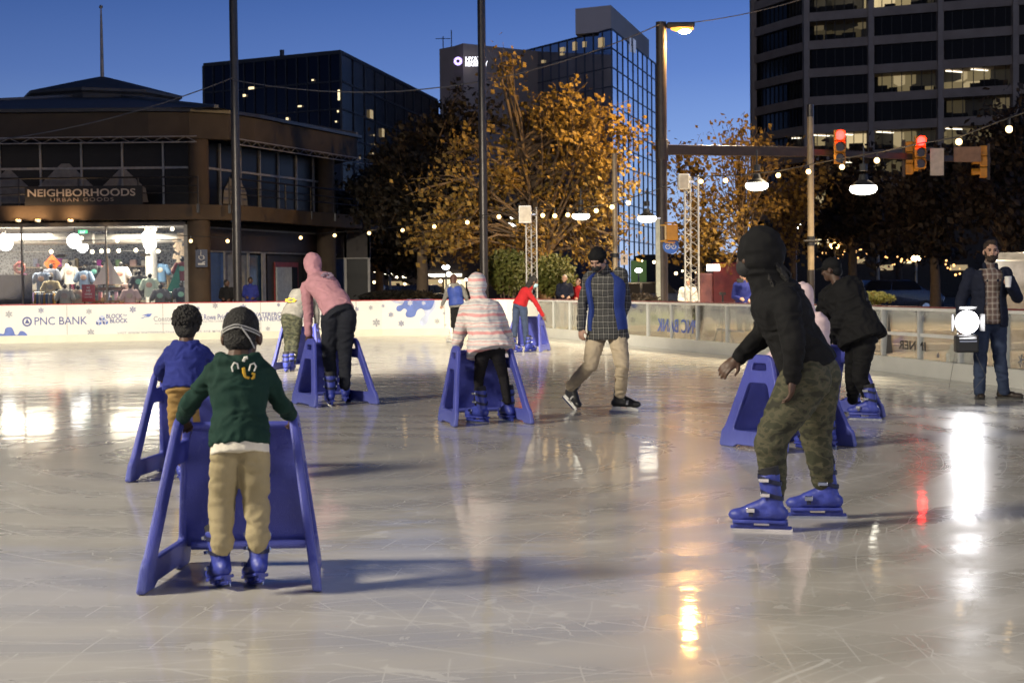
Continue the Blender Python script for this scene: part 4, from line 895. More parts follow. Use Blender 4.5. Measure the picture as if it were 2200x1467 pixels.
stander(487, 613, 54.5, 'person in black standing left of the dark pole by the pavilion', c_black, c_black, 'dark', ('short', 'black'), (.9, -.3, 0), 1.7)
stander(538, 605, 54.5, 'person in dark blue jacket looking at a phone by the pavilion', c_royal, c_black, 'dark', ('short', 'black'), (.1, -.9, -.4), 1.78)
# ---------------------------------------------------------------- pavilion on the left
def zat(py, px, Yw): return at(px, py, Yw).z
PA, PB, PC, PD = (-40, 58), (-10.9, 58), (-7.3, 67.6), (-16, 84)
pav = thing('pavilion', (-18, 66, 0), 'two-storey tan concrete shopping pavilion with low hipped roof and lit shop at its foot', 'building')
poly = [PA, (-12.6, 58), (-11.6, 58.2), (-10.75, 58.75), (-10.2, 59.85), PC, PD]
def ptal(path, t_off=0): pass
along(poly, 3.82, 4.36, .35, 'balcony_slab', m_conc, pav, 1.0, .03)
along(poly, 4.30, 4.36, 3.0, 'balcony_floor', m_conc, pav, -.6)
along(poly, 6.67, 7.58, .4, 'roof_fascia', M('shaded_fascia_concrete', (.040, .030, .021), .85, var=.25, scale=1.5), pav, .8, .03)  # darker copy of the slab concrete, its shade put into the colour
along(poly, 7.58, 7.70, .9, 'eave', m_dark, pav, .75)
m_roof = M('dark_slate_roof', (.035, .04, .05), .6, var=.25, scale=3)
cx, cy = -18.4, 74
mb = MB()
eave = [(-41, 56.4), (-26, 56.9), (-10.2, 56.9), (-6.3, 67.4), (-10, 80), (-17, 92), (-40, 92)]
rt_ = [(cx + 3.2 * math.cos(a), cy + 3.2 * math.sin(a)) for a in [R(x) for x in (190, 260, 300, 345, 30, 90, 150)]]
mb.loft([[V((x, y, 7.7)) for x, y in eave], [V((x, y, 9.75)) for x, y in rt_]]); rf = mb.build('roof', m_roof, pav)
mb = MB()
for e_, r_ in zip(eave, rt_): mb.bar((*e_, 7.73), (*r_, 9.8), .16, .1)
mb.build('hip_ridge', M('ridge_lead', (.07, .075, .085), .5), rf)
mb = MB(); mb.lathe((cx, cy, 0), [(3.3, 9.5), (3.45, 9.9), (3.6, 10.0), (3.6, 10.12), (1.2, 10.75), (.2, 11.0)], 8); mb.build('lantern_roof', m_roof, pav)
mb = MB(); mb.lathe((cx, cy, 0), [(.09, 10.9), (.06, 13.3), (.03, 14.1)], 8); mb.sphere((cx, cy, 14.15), .09, 8)
tag(mb.build('flagpole', m_frame, smooth=40), 'thin bare flagpole rising from the peak of the pavilion roof', 'flagpole')
def seg_pts(P0, P1): return V((*P0, 0)), V((*P1, 0)), (V((*P1, 0)) - V((*P0, 0))).normalized()
# upper storey: dark glass between pale mullions
for P0, P1, n in ((PA, PB, 20), (PB, PC, 7), (PC, PD, 8)):
    a, b, d = seg_pts(P0, P1); nr = V((d.y, -d.x, 0))
    q = d.to_track_quat('Y', 'Z').to_matrix(); L_ = (b - a).length
    for k in range(n):
        p = a.lerp(b, (k + .5) / n) - nr * .25; w = L_ / n
        mb = MB(); mb.box(p + V((0, 0, 5.5)), (.04, w - .07, 2.3), q); wn = mb.build('window', m_dglass, pav)
        mb = MB(); p2 = a.lerp(b, k / n) - nr * .2
        mb.box(p2 + V((0, 0, 5.5)), (.09, .07, 2.34), q); mb.box(p + nr * .06 + V((0, 0, 5.72)), (.06, w - .08, .08), q); mb.build('window_frame', m_frame, wn)
    if P0 != PC:   # pale peaked shapes behind the glass
        pass
for P0, P1, ts in ((PA, PB, (.62, .69, .76, .83, .90)), (PB, PC, (.25,))):
    a, b, d = seg_pts(P0, P1); nr = V((d.y, -d.x, 0))
    for i, t in enumerate(ts):
        p = a.lerp(b, t) - nr * .2; s = .9 + .3 * (i % 2)
        mb = MB(); mb.add([p + d * -1.0 * s + V((0, 0, 4.5)), p + d * 1.0 * s + V((0, 0, 4.5)), p + d * .9 * s + V((0, 0, 5.0)), p + d * .12 * s + V((0, 0, 5.0 + .75 * s)), p - d * .12 * s + V((0, 0, 5.0 + .75 * s)), p - d * .9 * s + V((0, 0, 5.0))], [(0, 1, 2, 3, 4, 5)])
        mb.build('gable_panel', M('dim_panel', (.16, .15, .14), .8), pav)
mb = MB()
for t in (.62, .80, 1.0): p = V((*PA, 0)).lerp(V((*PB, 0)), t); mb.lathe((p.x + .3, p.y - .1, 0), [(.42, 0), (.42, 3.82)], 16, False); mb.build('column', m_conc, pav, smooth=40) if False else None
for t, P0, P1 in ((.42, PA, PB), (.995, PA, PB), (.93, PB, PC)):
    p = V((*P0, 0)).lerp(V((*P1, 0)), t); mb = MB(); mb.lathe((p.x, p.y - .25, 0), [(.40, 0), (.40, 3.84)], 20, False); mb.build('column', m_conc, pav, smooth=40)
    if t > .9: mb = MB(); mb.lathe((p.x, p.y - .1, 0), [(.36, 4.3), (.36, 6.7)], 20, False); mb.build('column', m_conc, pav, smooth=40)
# railing and space-frame light truss
def railing(P0, P1, off, n):
    a, b, d = seg_pts(P0, P1); nr = V((d.y, -d.x, 0)) * off; a += nr; b += nr; mb = MB()
    for z in (4.75, 5.0, 5.3): mb.tube([a + V((0, 0, z)), b + V((0, 0, z))], .022 if z < 5.2 else .035, 6)
    for k in range(n + 1): p = a.lerp(b, k / n); mb.tube([p + V((0, 0, 4.3)), p + V((0, 0, 5.32))], .03, 6); mb.box(p + V((0, 0, 4.2)), (.1, .1, .3))
    mb.build('railing', m_dark, pav)
railing(PA, PB, 1.05, 14); railing(PB, PC, 1.05, 5); railing(PC, PD, 1.05, 8)
mb = MB()
for P0, P1, n in ((PA, PB, 38), (PB, PC, 14), (PC, (-3.5, 74), 10)):
    a, b, d = seg_pts(P0, P1); nr = V((d.y, -d.x, 0)) * 1.15; a += nr; b += nr
    for z in (6.50, 6.70): mb.tube([a + V((0, 0, z)), b + V((0, 0, z))], .02, 5)
    for k in range(n):
        p, q_ = a.lerp(b, k / n), a.lerp(b, (k + 1) / n); mb.tube([p + V((0, 0, 6.50)), p.lerp(q_, .5) + V((0, 0, 6.70)), q_ + V((0, 0, 6.50))], .012, 4)
tag(mb.build('eave_truss', M('galvanised', (.32, .32, .33), .5, .4)), 'thin zigzag metal truss hung under the pavilion eave', 'truss')
# ground floor: lit shop, then darker shopfronts
SX0, SX1 = -24.0, -11.55
mi = M('shop_wall', (.42, .43, .45), .8, var=.3, scale=2)
def shopwall():
    m, nt, b = _nt('shop_graphic_wall'); tc = N(nt, 'ShaderNodeTexCoord'); vo = N(nt, 'ShaderNodeTexVoronoi', feature='DISTANCE_TO_EDGE'); vo.inputs['Scale'].default_value = 9; vo.inputs['Randomness'].default_value = 1; nt.links.new(tc.outputs['Object'], vo.inputs['Vector'])
    r = ramp(nt, vo.outputs['Distance'], [(0, (.42, .45, .5)), (.09, (.3, .33, .38)), (.16, (.12, .135, .17)), (1, (.08, .09, .12))]); nt.links.new(r.outputs[0], b.inputs['Base Color']); return m
mb = MB(); mb.box(((SX0 + SX1) / 2, 64.4, 2.2), (SX1 - SX0 + 1, .1, 4.4)); mb.build('shop_back_wall', shopwall(), pav)
mb = MB(); mb.box((SX1 + .25, 61.6, 1.9), (.1, 5.6, 3.8)); mb.box((SX0 - .4, 61.6, 1.9), (.1, 5.6, 3.8)); mb.build('shop_side_wall', mi, pav)
mb = MB(); mb.box(((SX0 + SX1) / 2, 61.4, 3.74), (SX1 - SX0 + 1, 6.2, .06)); mb.build('shop_ceiling', M('shop_ceiling', (.32, .31, .30), .8), pav)
mb = MB(); mb.box(((SX0 + SX1) / 2, 61.4, .02), (SX1 - SX0 + 1, 6.2, .03)); mb.build('shop_floor', M('shop_floor', (.3, .25, .2), .4), pav)
mb = MB(); mb.box(((SX0 + SX1) / 2, 58.02, 3.72), (SX1 - SX0, .16, .14)); mb.box((SX1, 58.02, 1.85), (.14, .14, 3.6))
for x in (-23.2, -20.6, -17.4, -14.4): mb.box((x, 58.02, 1.85), (.05, .08, 3.6))
for x in (-22, -16, -13): mb.box((x, 57.98, 2.62), (.35, .05, .09))
sf = mb.build('shop_window_frame', m_frame, pav)
mb = MB(); mb.box(((SX0 + SX1) / 2, 58.07, 1.85), (SX1 - SX0, .012, 3.6)); mb.build('shop_window', glass_mat('shop_glass', (.97, .98, .98), .06, .003), sf)
for k, (x, y, L_) in enumerate(((-18.5, 60.6, 6), (-15.2, 61.5, 6))):
    mb = MB(); mb.tube([(x - L_ / 2, y, 3.3), (x + L_ / 2, y, 3.3)], .20, 14); tag(mb.build('ceiling_duct', M('duct_metal', (.35, .34, .33), .4, .6), smooth=40), ['round silver air duct across the left of the shop ceiling', 'round silver air duct across the right of the shop ceiling'][k], 'duct')
e_globe = E('globe_white', (1, .97, .92), 7); e_bulb = E('warm_bulb', (1, .66, .27), 5); e_shop = E('shop_bulb', (1, .85, .6), 5)
def hangglobe(px, py, Yw, r, label, mat):
    c = at(px, py, Yw); t = thing('pendant_globe', c + V((0, 0, -r)), label, 'pendant lamp', 'glowing globes in the shop'); mb = MB(); mb.sphere(c, r, 14); mb.build('globe', mat, t, smooth=60)
    mb = MB(); mb.tube([c + V((0, 0, r)), V((c.x, c.y, 3.7))], .02, 5); mb.build('stem', m_dark, t)
for px, py, Yw, r, l in ((12, 524, 60, .26, 'big white globe lamp near the left edge of the shop'), (160, 518, 60.5, .28, 'big white globe lamp beside the green exit sign'), (177, 531, 61.5, .22, 'globe lamp hanging just below and right of the one by the exit sign'),
                         (320, 510, 60.5, .27, 'upper of the two stacked globe lamps at the right of the shop'), (322, 524, 61, .25, 'lower of the two stacked globe lamps at the right of the shop')): hangglobe(px, py, Yw, r, l, e_globe)
ct = thing('ceiling_track', (-17, 59, 3.3), 'row of small bare bulbs strung across the shop ceiling behind the window', 'track lights')
mb = MB(); mb.tube([(-23.5, 59.4, 3.2), (-12, 59.4, 3.2)], .018, 5); mb.tube([(-23.5, 61.4, 2.85), (-12, 61.4, 2.85)], .015, 5); mb.build('track', m_dark, ct)
for px, py in ((7, 505), (90, 511), (252, 517), (218, 540), (232, 539), (255, 539), (292, 538), (340, 540), (198, 541), (316, 492), (333, 493), (370, 492), (144, 571), (110, 541), (175, 512)):
    c = at(px, py, 59.6); mb = MB(); mb.sphere(c, .075, 8); mb.build('bulb', e_shop, ct)
# wares
TEE = [('pale blue', (.25, .33, .5)), ('grey blue', (.3, .33, .42)), ('blue', (.22, .32, .5)), ('black', (.02, .02, .025)), ('white', (.7, .7, .7)), ('black and white', (.05, .05, .06)), ('pale green', (.5, .62, .55)), ('red and navy', (.15, .03, .04)), ('white and yellow', (.65, .55, .35)), ('navy', (.03, .04, .07))]
def tee(px, py, Yw, colr, label, w=.5):
    c = at(px, py, Yw); t = thing('clothing_dummy', (c.x, c.y, .05), label, 'display dummy', 'dressed display dummies in the shop window'); mb = MB()
    z = c.z; mb.loft([[V((c.x + a_ * math.cos(t_) * w, c.y + b_ * math.sin(t_) * w, z + h)) for t_ in [k * math.pi / 6 for k in range(12)]] for h, a_, b_ in ((-.36, .42, .24), (0, .40, .24), (.22, .48, .22), (.30, .3, .16), (.33, .14, .12))])
    for s in (-1, 1): mb.cap((c.x + s * .42 * w, c.y, z + .22), (c.x + s * .62 * w, c.y - .02, z - .02), .09, .10, 8)
    mb.build('shirt', M('tee_cloth', colr, .8, var=.1), t, smooth=60)
    mb = MB(); mb.tube([(c.x, c.y, .05), (c.x, c.y, z - .36)], .03, 6); mb.sphere((c.x, c.y, z + .42), .085, 8); mb.tube([(c.x, c.y, z + .3), (c.x, c.y, z + .4)], .05, 8); mb.build('stand', m_black, t, smooth=60)
    mb = MB(); mb.sphere((c.x, c.y - .115 * w / .5, z + .08), (.12, .03, .1), 8); mb.build('chest_print', M('tee_print', (colr[2] * .8 + .1, .35, .3), .8), t)
for (px, py, Yw, k, l) in ((90, 604, 59.6, 0, 'pale blue shirt on a dummy, leftmost in the shop window'), (110, 596, 59.9, 1, 'grey blue shirt on a dummy under the orange diamond sign'), (181, 601, 60, 2, 'blue shirt on a dummy left of the black shirt'),
    (203, 589, 60.3, 3, 'black shirt on a dummy behind the red open sign'), (260, 592, 60.3, 4, 'white shirt on a dummy right of the model sailboat'), (299, 610, 59.4, 5, 'black top with white print on a dummy'), (322, 617, 59.2, 6, 'pale green top on a dummy in the right part of the window'),
    (392, 582, 59.3, 7, 'red and navy jersey on a dummy at the right end of the shop window'), (110, 622, 59.2, 8, 'yellow and white striped top on a low dummy'), (390, 637, 59.1, 9, 'navy top on a low dummy at the far right of the window')): tee(px, py, Yw, TEE[k][1], l)
def rack(px0, px1, py, Yw, cols, label):
    a, b = at(px0, py, Yw), at(px1, py, Yw); t = thing('clothes_rack', ((a.x + b.x) / 2, Yw, .05), label, 'clothes rack'); mb = MB()
    mb.tube([(a.x, Yw, .05), (a.x, Yw, a.z), (b.x, Yw, a.z), (b.x, Yw, .05)], .025, 6); mb.build('rail', m_steel, t)
    n = 9
    for k in range(n):
        x = a.x + (b.x - a.x) * (k + .5) / n; mb = MB(); mb.box((x, Yw, a.z - .42), (abs(b.x - a.x) / n * .8, .42, .75)); mb.build('garment', cloth('garment_cloth', cols[k % len(cols)]), t, .03)
rack(122, 155, 618, 59.2, [(.02, .025, .04), (.03, .03, .035), (.05, .06, .1)], 'rack of dark clothes left of the red open sign')
rack(264, 290, 607, 60, [(.6, .42, .42), (.62, .5, .45), (.5, .4, .42)], 'rack of pale pink clothes right of the model sailboat')
rack(75, 120, 628, 58.9, [(.5, .3, .1), (.12, .2, .35), (.5, .48, .45), (.2, .25, .4)], 'rack of mixed bright clothes at the left of the shop')
rack(343, 370, 628, 58.9, [(.1, .1, .12), (.4, .4, .4), (.1, .2, .2)], 'rack of caps and grey shirts near the green pennant')
t = thing('display_shelf', (at(345, 600, 62).x, 62, .05), 'pale wooden shelf unit with stacked goods at the right of the shop', 'shelf'); mb = MB(); x0, x1 = at(333, 600, 62).x, at(362, 600, 62).x
for z in (.5, 1.0, 1.45, 1.9, 2.2): mb.box(((x0 + x1) / 2, 62, z), (x1 - x0, .4, .04))
for x in (x0, x1): mb.box((x, 62, 1.1), (.05, .42, 2.2))
mb.build('frame', M('pale_wood', (.5, .38, .24), .6), t); rr = random.Random(11)
for k in range(22):
    z = rr.choice((.52, 1.02, 1.47, 1.92)); h = rr.uniform(.12, .28); mb = MB(); mb.box((rr.uniform(x0 + .1, x1 - .1), 61.9, z + h / 2), (.12, .2, h)); mb.build('goods', M('goods', (rr.uniform(.1, .7), rr.uniform(.1, .6), rr.uniform(.1, .6)), .6), t)
t = thing('display_table', (at(240, 640, 59.6).x, 59.6, .05), 'display table of folded goods under the model sailboat', 'table'); xa, xb = at(205, 640, 59.6).x, at(262, 640, 59.6).x
mb = MB(); mb.box(((xa + xb) / 2, 59.6, .98), (xb - xa, .8, .05)); [mb.box((x, 59.6, .5), (.06, .7, .95)) for x in (xa, xb)]; mb.build('table_top', m_wood, t)
for k in range(10):
    mb = MB(); mb.box((xa + (xb - xa) * (k + .5) / 10, 59.35, 1.06 + .05 * (k % 3)), (.09, .2, .12 + .1 * (k % 3))); mb.build('goods', M('goods', (rr.uniform(.2, .7), rr.uniform(.2, .6), rr.uniform(.2, .6)), .6), t)
# model sailboat
m_sail = M('sailcloth', (.88, .86, .80), .8, var=.05)
c = at(232, 617, 59.3); t = thing('model_sailboat', c, 'large white model sailboat on show in the shop window', 'model boat')
mb = MB(); mb.loft([[V((c.x + u * .62, c.y + v * w, c.z + h)) for v, h in ((-1, .0), (0, -.12), (1, 0))] for u, w in ((-1, .02), (-.4, .12), (.3, .13), (1, .02))]); mb.build('hull', M('boat_hull', (.12, .08, .06), .3), t)
mb = MB(); mb.tube([(c.x, c.y, c.z), (c.x, c.y, c.z + 1.12)], .015, 6); mb.tube([(c.x, c.y, c.z + .08), (c.x + .5, c.y, c.z + .08)], .012, 6); mb.build('mast', m_wood, t)
mb = MB(); mb.add([(c.x + .03, c.y, c.z + .1), (c.x + .56, c.y - .05, c.z + .1), (c.x + .02, c.y, c.z + 1.1)], [(0, 1, 2)]); mb.build('sail', m_sail, t); mb = MB(); mb.add([(c.x - .03, c.y, c.z + 1.0), (c.x - .58, c.y - .05, c.z + .06), (c.x - .06, c.y + .02, c.z + .12)], [(0, 1, 2)]); mb.build('sail', m_sail, t)
def flat_sign(name, label, cat, c, w, h, mat, txts=(), ux=(1, 0, 0), dia=False, depth=.03, post=None):
    t = thing(name, c - V((0, 0, h / 2)), label, cat); mb = MB(); ux = V(ux).normalized(); n = V((ux.y, -ux.x, 0)); z = V((0, 0, 1))
    pts = [(0, -1), (1, 0), (0, 1), (-1, 0)] if dia else [(-1, -1), (1, -1), (1, 1), (-1, 1)]
    f = [c + ux * x * w / 2 + z * y * h / 2 + n * depth / 2 for x, y in pts]; b_ = [p - n * depth for p in f]
    mb.add(f + b_, [(0, 1, 2, 3), (7, 6, 5, 4)] + [(i, i + 4, (i + 1) % 4 + 4, (i + 1) % 4) for i in range(4)]); mb.build('board', mat, t)
    for tx, dx, dz, tw, th, tm in txts: text('lettering', tx, c + ux * dx + z * dz + n * (depth / 2 + .004), ux, tw, th, tm, t, .012)
    return t
e_white = E('lit_white', (1, 1, 1), 1.5)
flat_sign('diamond_sign', 'orange diamond road-work sign hung in the shop', 'sign', at(112, 566, 60.5), .62, .66, M('orange_sign', (.75, .14, .02), .5), [('ROAD', 0, .08, .24, .06, m_black), ('WORK', 0, -.02, .26, .06, m_black), ('AHEAD', 0, -.12, .2, .06, m_black)], dia=True)
flat_sign('open_sign', 'red sign reading WE ARE OPEN in the shop window', 'sign', at(190, 630, 58.6), .46, .62, M('red_sign', (.42, .03, .04), .5), [('WE', 0, .20, .12, .075, m_wht), ('ARE', 0, .09, .17, .075, m_wht), ('OPEN', 0, -.03, .24, .075, m_wht), ('PLEASE COME IN', 0, -.14, .26, .035, m_wht)])
flat_sign('exit_sign', 'small green lit exit sign high in the shop', 'sign', at(178, 499, 61), .34, .16, E('exit_green', (.1, .8, .35), 1.2), [('EXIT', 0, 0, .2, .09, e_white)])
flat_sign('poster_panel', 'dark navy panel with faint pale motifs in the window at the left edge', 'panel', at(30, 622, 58.4), 1.32, 1.05, M('navy_panel', (.012, .018, .045), .5, var=.8, scale=4))
c = at(372, 605, 59.2); mb = MB(); mb.add([c + V((-.3, 0, -.45)), c + V((.28, .0, -.42)), c + V((.22, 0, .62)), c + V((-.28, -.03, -.46)), c + V((.26, -.03, -.43)), c + V((.2, -.03, .63))], [(0, 1, 2), (5, 4, 3), (0, 3, 4, 1), (1, 4, 5, 2), (2, 5, 3, 0)]); tag(mb.build('pennant', M('green_felt', (.02, .16, .13), .8)), 'dark green triangular pennant leaning at the right of the shop window', 'pennant')
c = at(42, 576, 59.4); mb = MB()
for k in range(14): a_ = k * .449; mb.sphere(c + V((.17 * math.cos(a_), 0, .17 * math.sin(a_))), .06, 6)
tag(mb.build('wreath', M('red_wreath', (.5, .12, .1), .7)), 'reddish wreath hanging over the navy panel at the left edge', 'wreath')
sx_ = at(392, 540, 60.5); mb = MB()
for k in range(40): mb.box(sx_ + V((rr.uniform(-.35, .3) , rr.uniform(-.2, .2), rr.uniform(-.7, .7))), (rr.uniform(.08, .2), .03, rr.uniform(.08, .22)), Matrix.Rotation(rr.uniform(-.6, .6), 3, 'Y'))
tag(mb.build('hanging_banners', M('pale_cloths', (.55, .45, .36), .8, var=.5, scale=5)), 'cluster of pale hanging cloths and hats at the top right of the shop', 'banners')
# more wares: shelves along the back wall, folded stacks and hanging shirts
rr = random.Random(41)
for k, (px, l) in enumerate(((70, 'tall stocked shelf unit at the left of the shop back wall'), (150, 'tall stocked shelf unit behind the orange diamond sign'), (240, 'tall stocked shelf unit behind the model sailboat'), (300, 'tall stocked shelf unit behind the white shirt'))):
    x = at(px, 600, 64).x; t = thing('display_shelf', (x, 64, .05), l, 'shelf'); mb = MB()
    for z in (.5, .95, 1.4, 1.85, 2.3): mb.box((x, 64, z), (1.25, .4, .04))
    for s in (-1, 1): mb.box((x + s * .63, 64, 1.2), (.05, .42, 2.4))
    mb.build('frame', M('pale_wood2', (.42, .34, .25), .6), t)
    for j in range(18):
        z = rr.choice((.52, .97, 1.42, 1.87, 2.32)); h = rr.uniform(.12, .36); q_ = rr.random(); cc = (.6, .58, .55) if q_ < .35 else (rr.uniform(.05, .6), rr.uniform(.05, .45), rr.uniform(.05, .5)); mb = MB(); mb.box((x + rr.uniform(-.55, .55), 63.85, z + h / 2), (rr.uniform(.1, .28), .2, h)); mb.build('goods', M('goods', cc, .6), t, .01)
for px, py, Yw, cc, l in ((140, 640, 58.7, (.5, .48, .45), 'pale grey shirt on a low dummy beside the dark clothes rack'), (345, 640, 58.7, (.12, .12, .14), 'charcoal top on a low dummy before the wooden shelf'), (168, 642, 58.8, (.45, .35, .28), 'sandy top on a low dummy left of the red open sign'), (280, 640, 58.7, (.55, .4, .42), 'rose top on a low dummy right of the model sailboat'), (222, 590, 62, (.55, .2, .12), 'rust shirt on a dummy deep in the shop'), (150, 590, 62.2, (.6, .6, .58), 'cream shirt on a dummy deep in the shop'), (345, 585, 61.6, (.1, .2, .35), 'deep blue shirt on a dummy by the wooden shelf')): tee(px, py, Yw, cc, l)
x = at(326, 600, 61.5).x; mb = MB(); mb.lathe((x, 61.5, 0), [(.22, 0), (.22, 3.7)], 18, False); tag(mb.build('shop_column', M('bright_column', (.5, .5, .5), .4), None, 0, 40), 'round pale column inside the shop below the stacked globe lamps', 'column')
# dark shopfronts along the receding side
a, b, d = seg_pts(PB, PC); nr = V((d.y, -d.x, 0)); q = d.to_track_quat('Y', 'Z').to_matrix()
mb = MB(); p = a.lerp(b, .56) - nr * .75; mb.box(p + V((0, 0, 1.9)), (.1, 9.0, 3.9), q); mb.build('rear_wall', M('dark_wall', (.03, .027, .025), .8), pav)
def front(px0, px1, py0, py1, mat, off, name='storefront_panel', par=None):
    o0 = (PB[0] - nr.x * off, PB[1] - nr.y * off); o1 = (PC[0] - nr.x * off, PC[1] - nr.y * off)
    p0, p1 = isect(px0, py1, o0, o1), isect(px1, py1, o0, o1); t_ = isect(px0, py0, o0, o1); L_ = (p1 - p0).length
    c = (p0 + p1) / 2; z0, z1 = max(p0.z, 0), t_.z
    mb = MB(); mb.box(V((c.x, c.y, (z0 + z1) / 2)), (.06, L_, z1 - z0), q); return mb.build(name, mat, par or pav)
m_navyp = M('navy_panel_paint', (.02, .05, .16), .3)
front(446, 484, 541, 740, m_navyp, .55); front(486, 535, 541, 740, M('grey_shutter', (.2, .2, .2), .6), .6); front(538, 565, 548, 740, M('blue_door_glass', (.02, .045, .10), .1), .55)
front(575, 650, 546, 740, M('dark_storefront', (.03, .024, .02), .6), .62); dr = front(592, 642, 563, 740, M('red_door_frame', (.2, .03, .03), .5), .55, 'door_frame'); front(596, 628, 574, 740, M('grey_door', (.36, .37, .36), .5), .48, 'door', dr); front(630, 640, 574, 740, m_dglass, .48, 'door_window', dr)
front(448, 792, 492, 537, M('dark_sign_band', (.03, .02, .017), .6), .35, 'sign_band')
for x0, x1, y0, y1 in ((446, 722, 537, 541), (484, 486, 541, 740), (535, 538, 541, 740), (565, 572, 541, 740), (446, 722, 487, 491)): front(x0, x1, y0, y1, m_frame, .42, 'storefront_frame')
# the far corner bay
mb = MB(); bx0, bx1 = at(708, 600, 68.5), at(794, 600, 68.5); mb.box(((bx0.x + bx1.x) / 2, 69, 3.2), (bx1.x - bx0.x, .3, 1.1)); mb.build('sign_band', M('dark_sign_band', (.022, .014, .012), .6), pav)
for x0, x1, mt in ((710, 742, m_navyp), (744, 792, m_dglass)):
    p, q2 = at(x0, 600, 69), at(x1, 600, 69); mb = MB(); mb.box(((p.x + q2.x) / 2, 69, 1.35), (q2.x - p.x - .06, .06, 2.5)); mb.build('corner_window', mt, pav)
mb = MB(); 
for x in (708, 743, 793): p = at(x, 600, 68.9); mb.box((p.x, 68.9, 1.9), (.1, .1, 3.8))
mb.box(((bx0.x + bx1.x) / 2, 68.9, 2.64), (bx1.x - bx0.x, .08, .08)); mb.build('corner_frame', m_frame, pav)
mb = MB(); mb.box(((bx0.x + bx1.x) / 2, 70.5, 4.05), (bx1.x - bx0.x + .2, 4, .5)); mb.build('corner_slab', m_conc, pav)
# banner on the railing and wheelchair plate on the column
c = at(180, 421, 56.85); bn = flat_sign('shop_banner', 'black shop banner with pale capitals fixed to the balcony railing', 'banner', c, 4.1, .68, M('black_banner', (.008, .008, .009), .7))
m_let = M('cream_letter', (.45, .38, .30), .6); text('lettering', 'NEIGHBORHOODS', at(175, 414, 56.8), (1, 0, 0), 3.75, .26, m_let, bn, .018); text('lettering', 'URBAN GOODS', at(176, 429, 56.8), (1, 0, 0), 2.2, .13, M('dim_letter', (.25, .2, .16), .6), bn, .01, 1.2)
c = at(433, 555, 57.2); t = flat_sign('access_sign', 'dark blue wheelchair access plate on the pavilion column', 'sign', c, .42, .62, M('blue_plate', (.02, .03, .07), .5))
mb = MB(); mw = M('pale_symbol', (.45, .45, .45), .6); p0 = c + V((0, -.025, .1))
mb.tube([p0 + V((.09 * math.cos(a_) , 0, -.06 + .09 * math.sin(a_))) for a_ in [k * .4 + 2.6 for k in range(11)]], .014, 5); mb.tube([p0 + V((-.02, 0, .12)), p0 + V((-.02, 0, -.01)), p0 + V((.07, 0, -.01)), p0 + V((.10, 0, -.12))], .016, 5); mb.sphere(p0 + V((-.02, 0, .15)), .024, 6); mb.build('wheelchair_symbol', mw, t)
mb = MB(); mb.bar(c + V((-.12, -.025, -.2)), c + V((.12, -.025, -.2)), .05, .06); mb.bar(c + V((.02, -.025, -.16)), c + V((.12, -.025, -.12)), .03, .03); mb.build('boat_symbol', mw, t)
# ---------------------------------------------------------------- towers behind
def curtain(P0, P1, z0, z1, nu, nz, mat, mull, parent, mw_=.12, name='glass_wall'):
    a, b, d = seg_pts(P0, P1); nr = V((d.y, -d.x, 0)); q = d.to_track_quat('Y', 'Z').to_matrix(); L_ = (b - a).length
    mb = MB(); mb.add([a + V((0, 0, z0)), b + V((0, 0, z0)), b + V((0, 0, z1)), a + V((0, 0, z1))], [(0, 1, 2, 3)]); w = mb.build(name, mat, parent)
    mb = MB()
    for k in range(nu + 1): p = a.lerp(b, k / nu); mb.box(p + V((0, 0, (z0 + z1) / 2)), (.2, mw_, z1 - z0), q)
    for k in range(nz + 1): z = z0 + (z1 - z0) * k / nz; mb.box((a + b) / 2 + V((0, 0, z)), (.16, L_, mw_ * 1.2), q)
    mb.build('mullion', mull, w); return w
def skyglass(name, col, rough=.06):
    m, nt, b = _nt(name); b.inputs['Metallic'].default_value = 1; b.inputs['Roughness'].default_value = rough
    tc = N(nt, 'ShaderNodeTexCoord'); nz = N(nt, 'ShaderNodeTexNoise'); nz.inputs['Scale'].default_value = .12; nt.links.new(tc.outputs['Object'], nz.inputs['Vector'])
    r = ramp(nt, nz.outputs['Fac'], [(.35, tuple(c * .7 for c in col)), (.65, tuple(c * 1.25 for c in col))]); nt.links.new(r.outputs[0], b.inputs['Base Color']); return m
def lit_panes(parent, P0, P1, specs, mat, off=.15):
    a, b, d = seg_pts(P0, P1); nr = V((d.y, -d.x, 0)); q = d.to_track_quat('Y', 'Z').to_matrix()
    for px, py, wpx, hpx in specs:
        p = isect(px, py, P0, P1) + nr * off; k = p.y / FPX; f = abs(d.x) or .2; mb = MB(); mb.box(p, (.06, wpx * k / max(f, .35), hpx * k), q); mb.build('lit_window', mat, parent)
e_win = E('office_light', (1, .8, .45), 1.6); e_win2 = E('office_light_bright', (1, .93, .75), 3); e_dim = E('dim_room_light', (1, .72, .35), .35)
# glass tower left of centre
def X(px, Yw): return at(px, 600, Yw).x
T1 = thing('glass_tower', (X(650, 165), 165, 0), 'dark blue glass tower block behind the pavilion', 'building')
g1, g2, g3_ , g4 = (X(444, 158), 158), (X(738, 150), 150), (X(945, 190), 190), (X(500, 200), 200)
gl1 = skyglass('navy_sky_glass', (.038, .034, .042)); ml = M('tower_mullion', (.025, .027, .034), .5)
z1a, z1b = zat(143, 444, 158), zat(147, 738, 150)
curtain(g1, g2, 0, z1a, 13, 9, gl1, ml, T1); curtain(g2, g3_, 0, z1a, 10, 9, skyglass('black_sky_glass', (.012, .013, .016), .2), ml, T1); curtain(g3_, g4, 0, z1a, 4, 4, gl1, ml, T1); curtain(g4, g1, 0, z1a, 4, 4, gl1, ml, T1)
mb = MB(); mb.prism([g1, g2, g3_, g4], z1a - .1, z1a + .3); mb.build('roof_edge', ml, T1)
